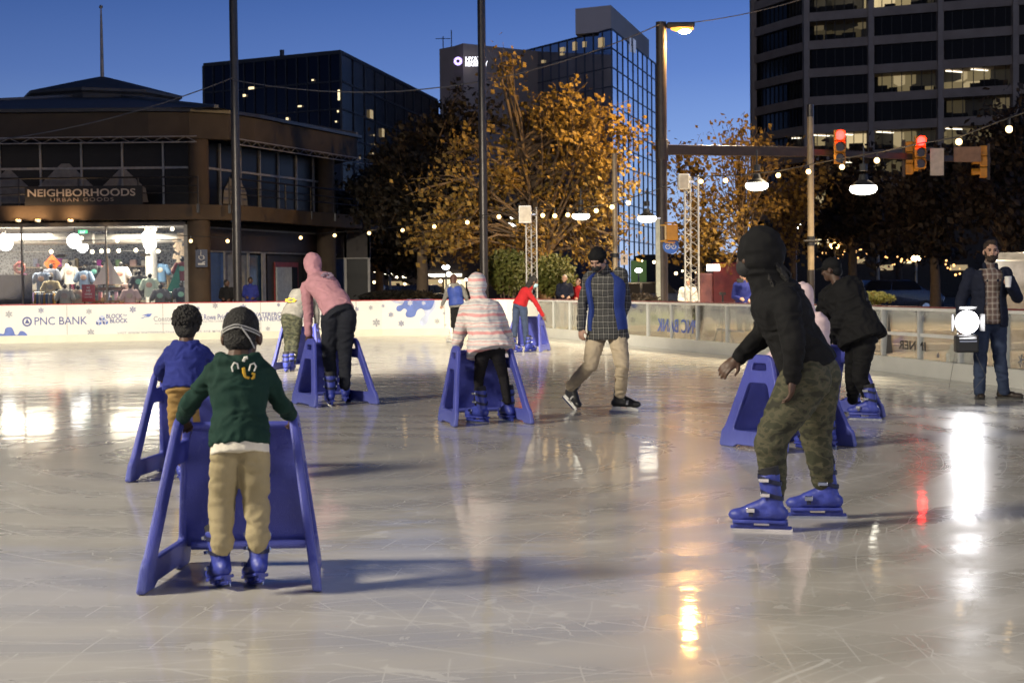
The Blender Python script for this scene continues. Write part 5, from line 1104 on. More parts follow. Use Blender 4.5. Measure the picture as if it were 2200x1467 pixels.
mb = MB(); pz = [(X(568, 165), 165), (X(680, 160), 160), (X(690, 180), 180), (X(600, 180), 180)]; mb.prism(pz, z1a, zat(130, 600, 165)); mb.build('plant_room', M('plant_room_grey', (.06, .06, .065), .8), T1)
mb = MB(); p = at(606, 120, 168); mb.tube([(p.x, 168, z1a), (p.x, 168, zat(108, 606, 168))], .25, 6); mb.build('mast', ml, T1)
lit_panes(T1, g1, g2, [(542, 190, 12, 5), (527, 206, 6, 5), (619, 257, 5, 7), (646, 229, 8, 3), (674, 173, 4, 3), (730, 205, 4, 22), (728, 240, 3, 4), (731, 300, 4, 8), (724, 262, 3, 3), (672, 283, 24, 1.5)], e_win)
lit_panes(T1, g2, g3_, [(795, 246, 8, 18), (800, 291, 3, 3), (802, 310, 3, 3), (798, 330, 4, 3), (820, 286, 6, 18), (866, 292, 6, 10), (770, 340, 4, 4)], e_dim)
# hotel with the lit sign
T2 = thing('hotel_tower', (X(1200, 225), 225, 0), 'hotel tower with pale crown and blue mirror glass, lit sign on its tan end block', 'building')
m_tan = M('tan_precast', (.36, .29, .25), .85, var=.1, scale=.3)
h0, h1, h2 = (X(948, 215), 215), (X(1190, 222), 222), (X(1190, 260), 260)
zt = zat(102, 1000, 216)
mb = MB(); mb.prism([(h0[0], 217.4), (h0[0] + 2, 215), (X(1000, 212), 212.5), h1, h2, (h0[0] + 2, 255)], 0, zt); sb = mb.build('sign_block', m_tan, T2)
mb = MB()
for px in (968, 992): p = at(px - 279, 90, 216)
for px, top in ((690 + 0, 0),): pass
p = at(952, 95, 217); mb.tube([(p.x, 217, zt), (p.x, 217, zt + 1.6)], .07, 5); mb.tube([(p.x - 1, 217, zt + 1.3), (p.x + 1, 217, zt + 1.3)], .05, 5); p = at(970, 95, 217); mb.tube([(p.x, 217, zt), (p.x, 217, zt + 2.4)], .07, 5); mb.build('antenna', ml, sb)
ml2 = M('hotel_mullion', (.07, .08, .11), .5)
r0, r1, r2, r3 = (X(1055, 232), 232), (X(1318, 205), 205), (X(1412, 238), 238), (X(1412, 280), 280)
zg = zat(62, 1318, 205); gl2 = skyglass('blue_sky_glass', (.5, .55, .65)); gl3 = skyglass('bright_sky_glass', (.55, .62, .70), .03)
curtain(r0, r1, 0, zg, 15, 14, gl2, ml2, T2, .10); curtain(r1, r2, 0, zg, 9, 14, gl3, ml2, T2, .09); curtain(r2, r3, 0, zg, 3, 3, gl2, ml, T2); mb = MB(); mb.prism([r0, r1, r2, r3], zg - .2, zg); mb.build('roof_edge', ml, T2)
zc = zat(13, 1318, 207); cw = [(X(1241, 209), 209), (X(1317, 206.5), 206.5), (X(1398, 236), 236), (X(1330, 262), 262)]
mb = MB(); mb.prism(cw, zg - .05, zc); mb.build('crown', M('pale_precast', (.62, .55, .52), .85, var=.06, scale=.2), T2)
lit_panes(T2, r0, r1, [(1209, 107, 7, 9), (1208, 117, 5, 5), (1256, 96, 4, 12), (1292, 92, 8, 20), (1168, 133, 5, 6), (1235, 100, 5, 18)], e_dim)
lit_panes(T2, r1, r2, [(1361, 100, 10, 28), (1352, 97, 4, 30)], E('dim_blue_room', (.35, .4, .55), .5))
hd_ = V((1, -.1, 0)).normalized(); hs_ = thing('hotel_sign', at(1000, 135, 211), 'lit hotel sign of violet hexagon emblem and white capitals on the tan block', 'sign')
e_sign = E('sign_white', (.95, .95, 1), 3.0); text('lettering', 'HYATT', at(1021, 127.5, 211), hd_, 2.5, .62, e_sign, hs_, .02); text('lettering', 'REGENCY', at(1024, 137.5, 211), hd_, 2.9, .62, e_sign, hs_, .02)
mb = MB(); c = at(984, 132, 211)
for k in range(6):
    a0, a1 = R(90 + 60 * k + 4), R(90 + 60 * k + 56); z = V((0, 0, 1)); f = lambda r_, a_: c + hd_ * r_ * math.cos(a_) + z * r_ * math.sin(a_); mb.add([f(.24, a0), f(.58, a0), f(.58, a1), f(.24, a1)], [(0, 1, 2, 3)])
mb.build('emblem', E('sign_violet', (.55, .42, .95), 2.6), hs_)
# office tower on the right
T3 = thing('office_tower', (52, 220, 0), 'tall office tower of concrete bands and dark strip windows, some floors lit', 'building')
o0, o1, o2, o3 = (X(1622, 231), 231), (X(1735, 218), 218), (X(2330, 203), 203), (X(2330, 260), 260)
def lerp2(a, b, t): return (a[0] + (b[0] - a[0]) * t, a[1] + (b[1] - a[1]) * t)
mid = lerp2(o0, o1, .5); mid = (mid[0] + .3, mid[1] - 1.2)
FH = 3.70; zb = zat(322, 1880, 214) ; NF = 19; zf0 = zb - FH * 7
mb = MB(); core = [(p[0] + .2, p[1] + 4.6) for p in (o0, mid, o1, o2)] + [(o2[0], 241), (o0[0] + 2.4, 241)]; mb.prism(core, 0, zf0 + FH * NF + 2); mb.build('core_wall', M('tower_interior', (.03, .028, .026), .9), T3)
m_band = m_conc2
for f in range(NF):
    z = zf0 + f * FH
    mb = MB(); pl = [(o0[0] + 2.2, 241), o0, mid, o1, o2, (o2[0], 241)]; mb.prism(pl, z - 1.15, z); mb.build('spandrel_band', m_band, T3)
colp = [o1] + [lerp2(o1, o2, t) for t in (.245, .50, .765, 1)]
for p in colp + [o0]: mb = MB(); mb.box((p[0], p[1] + .62, (zf0 + NF * FH) / 2), (.75, 1.4, zf0 + NF * FH)); mb.build('column', m_band, T3)
m_tg = M('tower_glass', (.006, .006, .007), .25, spec=.12)
def interior(name, bright):
    m, nt, b = _nt(name); L = nt.links.new; tc = N(nt, 'ShaderNodeTexCoord'); mp = N(nt, 'ShaderNodeMapping'); mp.inputs['Scale'].default_value = (.35, .35, .5); L(tc.outputs['Object'], mp.inputs[0])
    br = N(nt, 'ShaderNodeTexVoronoi', distance='CHEBYCHEV'); br.inputs['Scale'].default_value = 1; br.inputs['Randomness'].default_value = .3; L(mp.outputs[0], br.inputs['Vector']); r = ramp(nt, br.outputs['Color'], [(.25, (.03, .025, .015)), (.45, (.35, .27, .13)), (.75, (.8, .62, .33))], 'CONSTANT')
    L(r.outputs[0], b.inputs['Emission Color']); b.inputs['Emission Strength'].default_value = bright; b.inputs['Base Color'].default_value = (.02, .02, .02, 1); return m
i_b = interior('lit_office', .8); i_d = interior('dim_office', .10); e_strip = E('ceiling_strip', (1, .9, .7), 3); e_desk = M('desk_silhouette', (.008, .008, .008), .8)
LIT = {(0, 12): .9, (0, 11): .12, (1, 12): .8, (1, 9): .45, (2, 9): .5, (0, 7): .8, (1, 7): .45, (2, 7): .3, (-1, 7): .35, (1, 6): .25, (0, 6): .5, (0, 5): .6, (-1, 12): .3, (-1, 11): .12, (1, 5): .2, (-1, 9): .10, (2, 8): .12}
bays = [(-2, o0, mid), (-1, mid, o1)] + [(i, colp[i], colp[i + 1]) for i in range(4)]
rr = random.Random(21)
for bi, A_, B_ in bays:
    a, b, d = seg_pts(A_, B_); nr = V((d.y, -d.x, 0)); q = d.to_track_quat('Y', 'Z').to_matrix(); L_ = (b - a).length
    for f in range(2, 18):
        if bi == 3 and f < 4: continue
        z = zf0 + f * FH; h = FH - 1.15; c = (a + b) / 2 + V((0, 0, z + h / 2))
        lit = LIT.get((bi, f), 0)
        if not lit:
            mb = MB(); mb.add([a - nr * .6 + V((0, 0, z)), b - nr * .6 + V((0, 0, z)), b - nr * .6 + V((0, 0, z + h)), a - nr * .6 + V((0, 0, z + h))], [(0, 1, 2, 3)]); wn = mb.build('window', m_tg, T3)
        else:
            mt = interior('office_room', lit); mb = MB(); mb.add([a - nr * 4 + V((0, 0, z)), b - nr * 4 + V((0, 0, z)), b - nr * 4 + V((0, 0, z + h)), a - nr * 4 + V((0, 0, z + h))], [(0, 1, 2, 3)]); wn = mb.build('window', mt, T3)
            for k in range(int(L_ / 3.2)):
                mb = MB()
                if rr.random() < .75 and lit > .25: p = a.lerp(b, (k + .4) / (L_ / 3.2)) - nr * 2.2 + V((0, 0, z + h - .15)); mb.bar(p + nr * 1.2 - d * .8, p - nr * 1.2 + d * .8, .28, .08)
                if mb.v: mb.build('ceiling_light', e_strip, wn)
            for k in range(6): mb = MB(); p = a.lerp(b, rr.random()) - nr * 2; mb.box(p + V((0, 0, z + rr.uniform(.2, .7))), (.5, rr.uniform(.5, 2.2), rr.uniform(.5, 1.1)), q); mb.build('desk', e_desk, wn)
        mb = MB()
        for k in range(1, 7): p = a.lerp(b, k / 7) - nr * .55; mb.box(p + V((0, 0, z + h / 2)), (.08, .10, h), q)
        mb.build('mullion', M('dark_mullion', (.02, .02, .02), .6) if f == 2 and bi == -2 else bpy.data.materials['dark_mullion'], wn)
# ---------------------------------------------------------------- trees
def leafmat(name, c1, c2, c3):
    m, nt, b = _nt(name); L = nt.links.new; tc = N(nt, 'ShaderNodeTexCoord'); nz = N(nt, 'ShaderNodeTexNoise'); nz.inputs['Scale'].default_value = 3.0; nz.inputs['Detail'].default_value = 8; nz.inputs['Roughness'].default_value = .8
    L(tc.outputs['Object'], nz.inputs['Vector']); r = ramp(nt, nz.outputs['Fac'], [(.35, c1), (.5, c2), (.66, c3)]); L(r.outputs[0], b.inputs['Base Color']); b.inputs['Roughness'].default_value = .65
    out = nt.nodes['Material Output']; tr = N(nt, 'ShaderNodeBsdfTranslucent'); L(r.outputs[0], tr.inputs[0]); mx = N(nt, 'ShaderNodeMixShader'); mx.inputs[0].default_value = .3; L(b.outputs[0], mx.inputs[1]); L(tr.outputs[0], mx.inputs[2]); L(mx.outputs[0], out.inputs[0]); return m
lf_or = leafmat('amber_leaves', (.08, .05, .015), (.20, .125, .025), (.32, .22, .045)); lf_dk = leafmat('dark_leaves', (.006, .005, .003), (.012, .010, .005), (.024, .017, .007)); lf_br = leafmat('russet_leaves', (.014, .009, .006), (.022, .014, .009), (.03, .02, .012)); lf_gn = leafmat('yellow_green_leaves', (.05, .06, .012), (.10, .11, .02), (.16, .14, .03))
m_bark = M('bark', (.10, .07, .045), .9, bump=.6, bscale=14)
def tree(name, label, base, Yw, blobs, nleaf, lsize, lmat, trunk_r=.16, nbr=46, seed=1, forks=None, cat='tree', group=None, clump=.5):
    """blobs: crown lobes as (px, py, rx_px, ry_px, dy)"""
    rr = random.Random(seed); k = Yw / FPX; b0 = at(base, 640, Yw); b0.z = 0; t = thing(name, b0, label, cat, group)
    B = [(at(x, y, Yw + dy), rx * k, ry * k) for x, y, rx, ry, dy in blobs]
    top = max((c for c, _, _ in B), key=lambda c: c.z); zc = sum(c.z for c, _, _ in B) / len(B)
    f0 = V((b0.x + rr.uniform(-.1, .1), Yw, max(1.6, (min(c.z - rz for c, _, rz in B) + zc) / 2 * .85)))
    mb = MB(); mb.tube([b0, b0.lerp(f0, .5) + V((.05, 0, 0)), f0, f0.lerp(top, .55), top], [trunk_r * 1.25, trunk_r, trunk_r * .8, trunk_r * .4, trunk_r * .12], 9)
    tips = []
    wts = [rx * rz for _, rx, rz in B]
    for i in range(nbr):
        c, rx, rz = rr.choices(B, wts)[0]
        while True:
            u = V((rr.uniform(-1, 1), rr.uniform(-1, 1), rr.uniform(-1, 1)))
            if u.length < 1: break
        e = c + V((u.x * rx, u.y * (rx + rz) * .42, u.z * rz)); s = b0.lerp(f0, rr.uniform(.75, 1)) if rr.random() < .5 else f0.lerp(top, rr.uniform(0, .55))
        md = s.lerp(e, .5) + V((rr.uniform(-.3, .3), rr.uniform(-.3, .3), .12 * (e - s).length)); r0 = trunk_r * rr.uniform(.16, .38)
        pts = [s, s.lerp(md, .55) + V((0, 0, .05)), md, md.lerp(e, .6), e]; mb.tube(pts, [r0, r0 * .8, r0 * .6, r0 * .35, r0 * .12], 5)
        for _ in range(4):
            e2 = e + V((rr.gauss(0, .5), rr.gauss(0, .5), rr.gauss(.1, .4))) * clump * 1.6; s2 = md.lerp(e, rr.uniform(.2, .9)); mb.tube([s2, s2.lerp(e2, .5) + V((0, 0, .06)), e2], [r0 * .3, r0 * .2, .006], 4); tips += [e2, s2.lerp(e2, .6)]
        tips += [e, md.lerp(e, .6)]
    mb.build('trunk', m_bark, t, smooth=60)
    mb = MB(); vs, fs = [], []
    for i in range(nleaf):
        p = rr.choice(tips) + V((rr.gauss(0, 1), rr.gauss(0, 1), rr.gauss(0, .8))) * clump * .55
        n = V((rr.gauss(0, 1), rr.gauss(0, 1), rr.gauss(0, 1))).normalized(); x = n.orthogonal().normalized(); y = n.cross(x); L_ = lsize * rr.uniform(.6, 1.4); o = len(vs)
        vs += [p - y * L_ * .5, p + x * L_ * .38 + n * L_ * .08, p + y * L_ * .55, p - x * L_ * .38 + n * L_ * .08]; fs.append((o, o + 1, o + 2, o + 3))
    mb.v = vs; mb.f = fs
    me = bpy.data.meshes.new('m'); me.from_pydata([tuple(p) for p in vs], [], fs); obj('crown', me, lmat, t); return t
tree('street_tree', 'big amber-leaved tree lit orange by the street lamp, behind the truss tower', 1168, 55, [(1220, 250, 100, 70, 0), (1130, 290, 100, 90, 1), (1020, 390, 100, 90, 0), (1270, 310, 100, 80, -1), (1180, 420, 140, 80, 0), (1000, 500, 90, 70, 1), (1280, 440, 80, 70, 0), (1310, 280, 60, 60, -1), (1120, 520, 120, 50, 0), (1290, 530, 110, 40, 1), (1070, 140, 30, 45, 0), (960, 440, 70, 70, -1), (940, 520, 60, 50, -1)], 9000, .165, lf_or, .24, 170, 3, clump=.42)
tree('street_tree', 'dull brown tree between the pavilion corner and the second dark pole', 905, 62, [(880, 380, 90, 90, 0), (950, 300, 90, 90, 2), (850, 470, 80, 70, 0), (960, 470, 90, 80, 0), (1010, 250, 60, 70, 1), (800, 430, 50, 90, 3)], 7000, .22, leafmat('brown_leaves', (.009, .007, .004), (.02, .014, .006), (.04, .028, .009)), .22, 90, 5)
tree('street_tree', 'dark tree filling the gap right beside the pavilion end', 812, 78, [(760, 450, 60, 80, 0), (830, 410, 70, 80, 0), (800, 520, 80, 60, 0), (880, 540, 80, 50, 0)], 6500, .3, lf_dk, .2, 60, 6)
tree('street_tree', 'sparse amber tree with orange lit trunk left of the office tower', 1603, 58, [(1585, 300, 45, 60, 0), (1600, 390, 70, 60, 0), (1540, 440, 50, 60, 0), (1640, 440, 55, 50, 0), (1560, 520, 60, 40, 0), (1630, 330, 40, 50, 0), (1540, 350, 30, 40, 0)], 1500, .16, lf_or, .13, 70, 8, clump=.42)
tree('street_tree', 'low amber tree behind the street mast and right truss', 1502, 62, [(1480, 470, 50, 60, 0), (1530, 500, 50, 50, 0), (1470, 360, 30, 60, 0), (1500, 540, 60, 30, 0)], 2000, .17, lf_or, .14, 40, 9)
tree('street_tree', 'small russet tree right of the pole with the string lights', 1700, 64, [(1690, 440, 45, 50, 0), (1720, 400, 40, 50, 0), (1690, 510, 50, 40, 0)], 1500, .18, lf_or, .12, 40, 15)
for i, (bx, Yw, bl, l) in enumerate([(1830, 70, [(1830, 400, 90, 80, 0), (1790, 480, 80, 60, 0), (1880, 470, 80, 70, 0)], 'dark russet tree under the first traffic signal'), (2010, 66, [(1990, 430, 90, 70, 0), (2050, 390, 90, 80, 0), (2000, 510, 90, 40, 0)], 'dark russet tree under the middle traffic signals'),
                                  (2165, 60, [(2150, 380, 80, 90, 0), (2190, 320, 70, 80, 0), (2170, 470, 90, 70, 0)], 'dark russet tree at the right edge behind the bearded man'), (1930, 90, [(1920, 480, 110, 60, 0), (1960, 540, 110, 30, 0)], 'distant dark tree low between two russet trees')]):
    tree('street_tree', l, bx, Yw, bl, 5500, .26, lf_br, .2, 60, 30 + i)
def bush(label, px, py, rx, ry, Yw, n, mat, ls=.14, seed=1):
    rr = random.Random(seed); c = at(px, py, Yw); k = Yw / FPX; t = thing('shrub', (c.x, c.y, 0), label, 'shrub'); mb = MB(); vs, fs = [], []
    for _ in range(n):
        while True:
            u = V((rr.uniform(-1, 1), rr.uniform(-1, 1), rr.uniform(-1, 1)))
            if .25 < u.length < 1: break
        p = c + V((u.x * rx * k, u.y * rx * k * .8, u.z * ry * k)) * (1 + .25 * noise.noise(u * 3)); p.z = max(p.z, .03); x = V((rr.gauss(0, 1), rr.gauss(0, 1), rr.gauss(0, 1))).normalized(); y = x.orthogonal().normalized(); L_ = ls * rr.uniform(.6, 1.3); o = len(vs); vs += [p - x * L_ / 2, p + y * L_ * .3, p + x * L_ / 2, p - y * L_ * .3]; fs.append((o, o + 1, o + 2, o + 3))
    me = bpy.data.meshes.new('m'); me.from_pydata([tuple(p) for p in vs], [], fs); obj('foliage', me, mat, t)
    for k2 in range(9): a_ = k2 * .7; mb.tube([(c.x, c.y, 0), c + V((rx * k * .6 * math.cos(a_), rx * k * .5 * math.sin(a_), ry * k * .4))], [.03, .008], 5)
    mb.build('stem', m_bark, t)
bush('yellow-green shrub left of the truss tower', 1090, 585, 48, 48, 50, 2600, lf_gn, .15, 1); bush('yellow-green shrub right of the truss tower', 1190, 592, 48, 45, 51, 2400, lf_gn, .15, 2)
bush('dark hedge behind the boards under the left trees', 860, 640, 90, 16, 56, 2200, lf_dk, .16, 3); bush('brown shrub behind the clear boards left of the planter', 1380, 648, 40, 18, 46, 1200, lf_br, .12, 4); bush('low dark shrub behind the black coat', 1870, 640, 50, 14, 50, 1200, lf_gn, .12, 5)
# planter with pale grass
c = at(1395, 695, 40); c.z = 0; t = thing('planter', c, 'low stone planter box behind the clear boards', 'planter'); mb = MB(); mb.box(c + V((0, 0, .2)), (2.2, 1.0, .4)); mb.build('planter_box', M('planter_stone', (.45, .36, .25), .8), t, .03)
mb = MB(); rr = random.Random(4)
for _ in range(700):
    p = c + V((rr.uniform(-1, 1), rr.uniform(-.4, .4), .4)); q = V((rr.gauss(0, .12), rr.gauss(0, .12), rr.uniform(.2, .42))); mb.add([p - V((.012, 0, 0)), p + V((.012, 0, 0)), p + q], [(0, 1, 2)])
tag(mb.build('ornamental_grass', leafmat('pale_grass', (.2, .24, .08), (.34, .38, .16), (.45, .5, .25))), 'pale green spiky grass growing in the stone planter', 'grass', kind='stuff')
# ---------------------------------------------------------------- poles
def pole(name, label, px_bot, px_top, py_top, Yw, r, mat, cat='pole', r2=None, sec=None):
    b = at(px_bot, 650, Yw); tp = at(px_top, py_top, Yw); b.z = 0; b.x = tp.x; t = thing(name, b, label, cat)
    mb = MB(); mb.lathe((b.x, b.y, 0), [(r, 0), ((r2 or r), tp.z)], 16); mb.build('shaft', mat, t, smooth=40); mb = MB(); mb.lathe((b.x, b.y, 0), [(r * 1.8, 0), (r * 1.8, .06), (r * 1.3, .10)], 16); mb.build('base_plate', mat, t, smooth=40)
    return t, b, tp
m_pole2 = M('dark_brown_pole', (.035, .03, .027), .35, .3)
pole('floodlight_pole', 'tall dark pole in front of the pavilion, running out of the top of the photo', 505, 498, -180, 50, .135, m_pole2, r2=.125)
pole('floodlight_pole', 'tall dark pole before the amber tree, running out of the top of the photo', 1036, 1032, -180, 49, .125, m_pole2, r2=.12)
t, b, tp = pole('street_lamp_mast', 'square brown street mast with glowing orange lamp head and long signal arm', 1423, 1420, 48, 50, .16, m_pole, 'street lamp')
lh = at(1462, 62, 50); mb = MB(); mb.tube([(b.x, 50, lh.z + .08), lh + V((-.1, 0, .10))], .05, 8); mb.build('lamp_arm', m_pole, t); mb = MB(); mb.box(lh + V((0, 0, .10)), (.85, .34, .16)); hdm = mb.build('lamp_head', m_pole, t, .05)
mb = MB(); mb.sphere(lh + V((.05, 0, .0)), (.36, .17, .10), 14); mb.build('lamp_lens', E('sodium_lens', (1, .40, .07), 1.9), hdm, smooth=60); mb = MB(); mb.sphere(lh + V((.12, 0, -.06)), (.20, .15, .10), 12); mb.build('lamp_core', E('sodium_core', (1, .50, .12), 1300, True), hdm, smooth=60)
a0 = at(1430, 322, 50); a1 = at(1735, 327, 51.6); a2 = at(2125, 345, 55); mb = MB(); mb.bar((b.x, 50, a0.z), a1, .22, .30); mb.bar(a1, a2, .16, .20); mb.lathe((b.x, b.y, a0.z), [(.2, -.3), (.2, .3)], 14); mb.build('signal_arm', m_pole, t, .01)
# rod stays of the arm
t2, b2, tp2 = pole('string_light_pole', 'slim tan painted pole holding the string lights, right of centre', 1743, 1741, 250, 42, .085, M('tan_pole_paint', (.26, .20, .12), .4), 'pole')
mb = MB(); mb.lathe((b2.x, 42, 0), [(.09, tp2.z - .02), (.09, at(1741, 225, 42).z)], 14); mb.build('pole_top', m_pole2, t2, smooth=40); mb = MB(); mb.lathe((b2.x, 42, 0), [(.095, .0), (.095, at(1743, 580, 42).z)], 14); mb.build('dark_sleeve', m_pole2, t2, smooth=40); mb = MB(); z = at(1743, 518, 42).z; mb.lathe((b2.x, 42, 0), [(.105, z - .12), (.105, z + .12)], 14); mb.tube([(b2.x - .2, 41.9, z), (b2.x + .2, 41.9, z)], .03, 6); mb.build('clamp', m_dark, t2)
t3, b3, tp3 = pole('street_sign_pole', 'thin tan pole behind the plaid skater carrying a small arrow sign', 1321, 1320, 330, 47, .075, M('tan_pole_paint', (.26, .20, .12), .4), 'pole'); mb = MB(); z = at(1320, 549, 47).z; mb.lathe((b3.x, 47, 0), [(.10, z - .06), (.10, z + .06)], 14); mb.build('clamp', m_dark, t3)
c = at(1341, 558, 46.9); sg = flat_sign('arrow_sign', 'small pale sign with an up arrow on the thin tan pole', 'sign', c, .21, .30, M('dull_sign', (.42, .34, .28), .6)); mb = MB(); mb.bar(c + V((0, -.025, -.08)), c + V((0, -.025, .02)), .03, .01); mb.add([c + V((-.06, -.026, .02)), c + V((.06, -.026, .02)), c + V((0, -.026, .1))], [(0, 1, 2)]); mb.build('arrow', m_black, sg)
m_trs = M('truss_aluminium', (.42, .41, .39), .4, .3)
def truss(label, px, py_top, Yw, w=.28):
    b = at(px, 650, Yw); b.z = 0; z1 = at(px, py_top, Yw).z; t = thing('truss_tower', b, label, 'truss tower'); co = [V((w / 2 * math.cos(R(a_)), w / 2 * math.sin(R(a_)), 0)) * 1.25 for a_ in (-30, 90, 210)]
    mb = MB()
    for c in co: mb.tube([b + c, b + c + V((0, 0, z1))], .022, 8)
    mb.build('chord', m_trs, t, smooth=60); mb = MB(); n = int(z1 / .3)
    for i in range(3):
        p, q = co[i], co[(i + 1) % 3]
        for k in range(n): za, zm, zb_ = z1 * k / n, z1 * (k + .5) / n, z1 * (k + 1) / n; mb.tube([b + p + V((0, 0, za)), b + q + V((0, 0, zm)), b + p + V((0, 0, zb_))], .011, 5)
    mb.build('lattice', m_trs, t); mb = MB(); mb.box(b + V((0, 0, .03)), (.7, .7, .05)); mb.build('base_plate', m_steel, t, .005); return b, z1
truss('white lattice truss tower right of the striped-jacket girl, in front of the shrubs', 1143, 446, 47); truss('white lattice truss tower behind the glass boards beside the street mast', 1486, 378, 36.5)
for px, py, Yw, w, h, l in ((1128, 461, 46.8, .36, .50, 'small white speaker box at the top of the left truss tower'), (1468, 391, 36.3, .24, .34, 'small white speaker box at the top of the right truss tower')):
    c = at(px, py, Yw); t = thing('speaker_box', c - V((0, 0, h / 2)), l, 'speaker'); mb = MB(); mb.box(c, (w, .28, h)); mb.build('cabinet', m_wht, t, .02); mb = MB(); mb.box(c + V((0, -.145, 0)), (w * .86, .012, h * .86)); mb.build('grille', M('grille_cloth', (.55, .5, .42), .8), t); mb = MB(); mb.bar(c + V((w / 2, 0, 0)), c + V((w / 2 + .12, 0, 0)), .05); mb.build('bracket', m_steel, t)
c = at(1413, 470, 48.6); t = thing('signal_post', (c.x, c.y, 0), 'pale square post in front of the street mast carrying the pedestrian signal', 'post'); mb = MB(); mb.box((c.x, c.y, c.z / 2), (.13, .13, c.z)); mb.build('shaft', M('pale_green_post', (.45, .48, .40), .5), t, .008); mb = MB(); mb.box((c.x, c.y, c.z + .01), (.16, .16, .04)); mb.build('post_cap', m_steel, t)
mb = MB(); z = at(1430, 484, 48.6).z; mb.bar((c.x, c.y, z), (c.x + .3, c.y, z), .04); z = at(1430, 518, 48.6).z; mb.bar((c.x, c.y, z), (c.x + .3, c.y, z), .04); mb.build('bracket', M('yellow_bracket', (.5, .28, .02), .5), t)
m_yel = M('signal_yellow', (.46, .21, .015), .45); c = at(1443, 500, 48.5); t = thing('pedestrian_signal', c - V((0, 0, .25)), 'yellow pedestrian signal box on the pale post, seen from the side', 'signal'); mb = MB(); mb.box(c, (.36, .26, .46)); mb.build('housing', m_yel, t, .03); mb = MB(); mb.box(c + V((-.19, -.02, 0)), (.03, .3, .42)); mb.build('visor', M('pale_visor', (.7, .55, .3), .5), t); mb = MB(); mb.box(c + V((-.05, 0, .29)), (.3, .05, .04)); mb.box(c + V((-.05, 0, -.29)), (.3, .05, .04)); mb.build('bracket', m_yel, t)
c = at(1441, 528, 48.8); t = thing('bicycle_sign', c - V((0, 0, .25)), 'round blue sign with a white bicycle under the pedestrian signal', 'sign'); mb = MB(); mb.lathe((0, 0, 0), [(.24, -.01), (.24, .01)], 24); me = mb.mesh(); me.transform(Matrix.Translation(c) @ Matrix.Rotation(R(90), 4, 'X')); obj('disc', me, M('blue_sign', (.03, .13, .55), .4), t)
mb = MB()
for dx in (-.09, .09): mb.tube([c + V((dx + .065 * math.cos(k * .524), -.018, -.03 + .065 * math.sin(k * .524))) for k in range(13)], .012, 5)
mb.tube([c + V(p) for p in ((-.09, -.018, -.03), (-.04, -.018, .06), (.05, -.018, .06), (0, -.018, -.03), (-.04, -.018, .06))], .012, 5); mb.tube([c + V(p) for p in ((.09, -.018, -.03), (.04, -.018, .10), (.08, -.018, .11))], .012, 5); mb.build('bicycle_symbol', m_wht, t)
# traffic signals hung on the arm
e_redl = E('red_signal_light', (1, .012, .010), 22, True); m_lens = M('dark_lens', (.03, .02, .02), .2)
def signal(px, py, Yw, label, lit=True, back=False, yaw=0.0):
    c = at(px, py, Yw); t = thing('traffic_signal', c - V((0, 0, .5)), label, 'traffic light'); Mx = Matrix.Rotation(yaw, 3, 'Z')
    for k, dz in enumerate((.36, 0, -.36)):
        o = c + V((0, 0, dz)); mb = MB(); mb.box(o, (.36, .24, .345), Mx); h = mb.build('housing', m_yel, t, .03)
        mb = MB(); n = 16; rg = [[o + Mx @ V((r_ * math.cos(a_), y_, r_ * math.sin(a_))) for a_ in [-.5 + (math.pi + 1.0) * j / n for j in range(n + 1)]] for y_, r_ in ((-.12, .155), (-.36, .15))]; mb.loft(rg, False, False); mb.build('visor', m_yel if not back else m_yel, h)
        mb = MB(); mb.add([o + Mx @ V((.15 * math.cos(j * .393), -.128, .15 * math.sin(j * .393))) for j in range(16)], [tuple(range(16))]); mb.build('lens', e_redl if (lit and k == 0) else m_lens, h)
    mb = MB(); mb.box(c + Mx @ V((0, .17, 0)), (.06, .1, 1.2), Mx); mb.build('hanger', m_pole, t)
    if lit:
        ld = bpy.data.lights.new('red_signal', 'POINT'); ld.energy = 16; ld.color = (1, .03, .02); ld.shadow_soft_size = .05; lo = bpy.data.objects.new('red_signal', ld); COL.objects.link(lo); lo.location = c + V((0, -.24, .36))
    return t
signal(1804, 316, 51.7, 'yellow traffic signal showing red, left one on the arm above the black coat', yaw=-.1); signal(1977, 328, 53.2, 'yellow traffic signal showing red, right one on the arm beside the white sign box', yaw=-.1)
signal(1953, 340, 53.6, 'unlit yellow traffic signal turned sideways beside the right red signal', False, yaw=1.5); signal(2112, 348, 54.6, 'unlit yellow traffic signal turned away at the end of the arm', False, yaw=-1.7)
for px, py, Yw, w, h, l, mt in ((2013, 348, 53, .44, .88, 'pale boxy sign hanging on the arm right of the red signal', M('pale_sign_back', (.42, .40, .36), .5)), (2078, 332, 54.2, .9, .5, 'dull brown street-name sign on the arm near its end', M('brown_sign_back', (.22, .14, .09), .6))):
    flat_sign('hanging_sign', l, 'sign', at(px, py, Yw), w, h, mt)
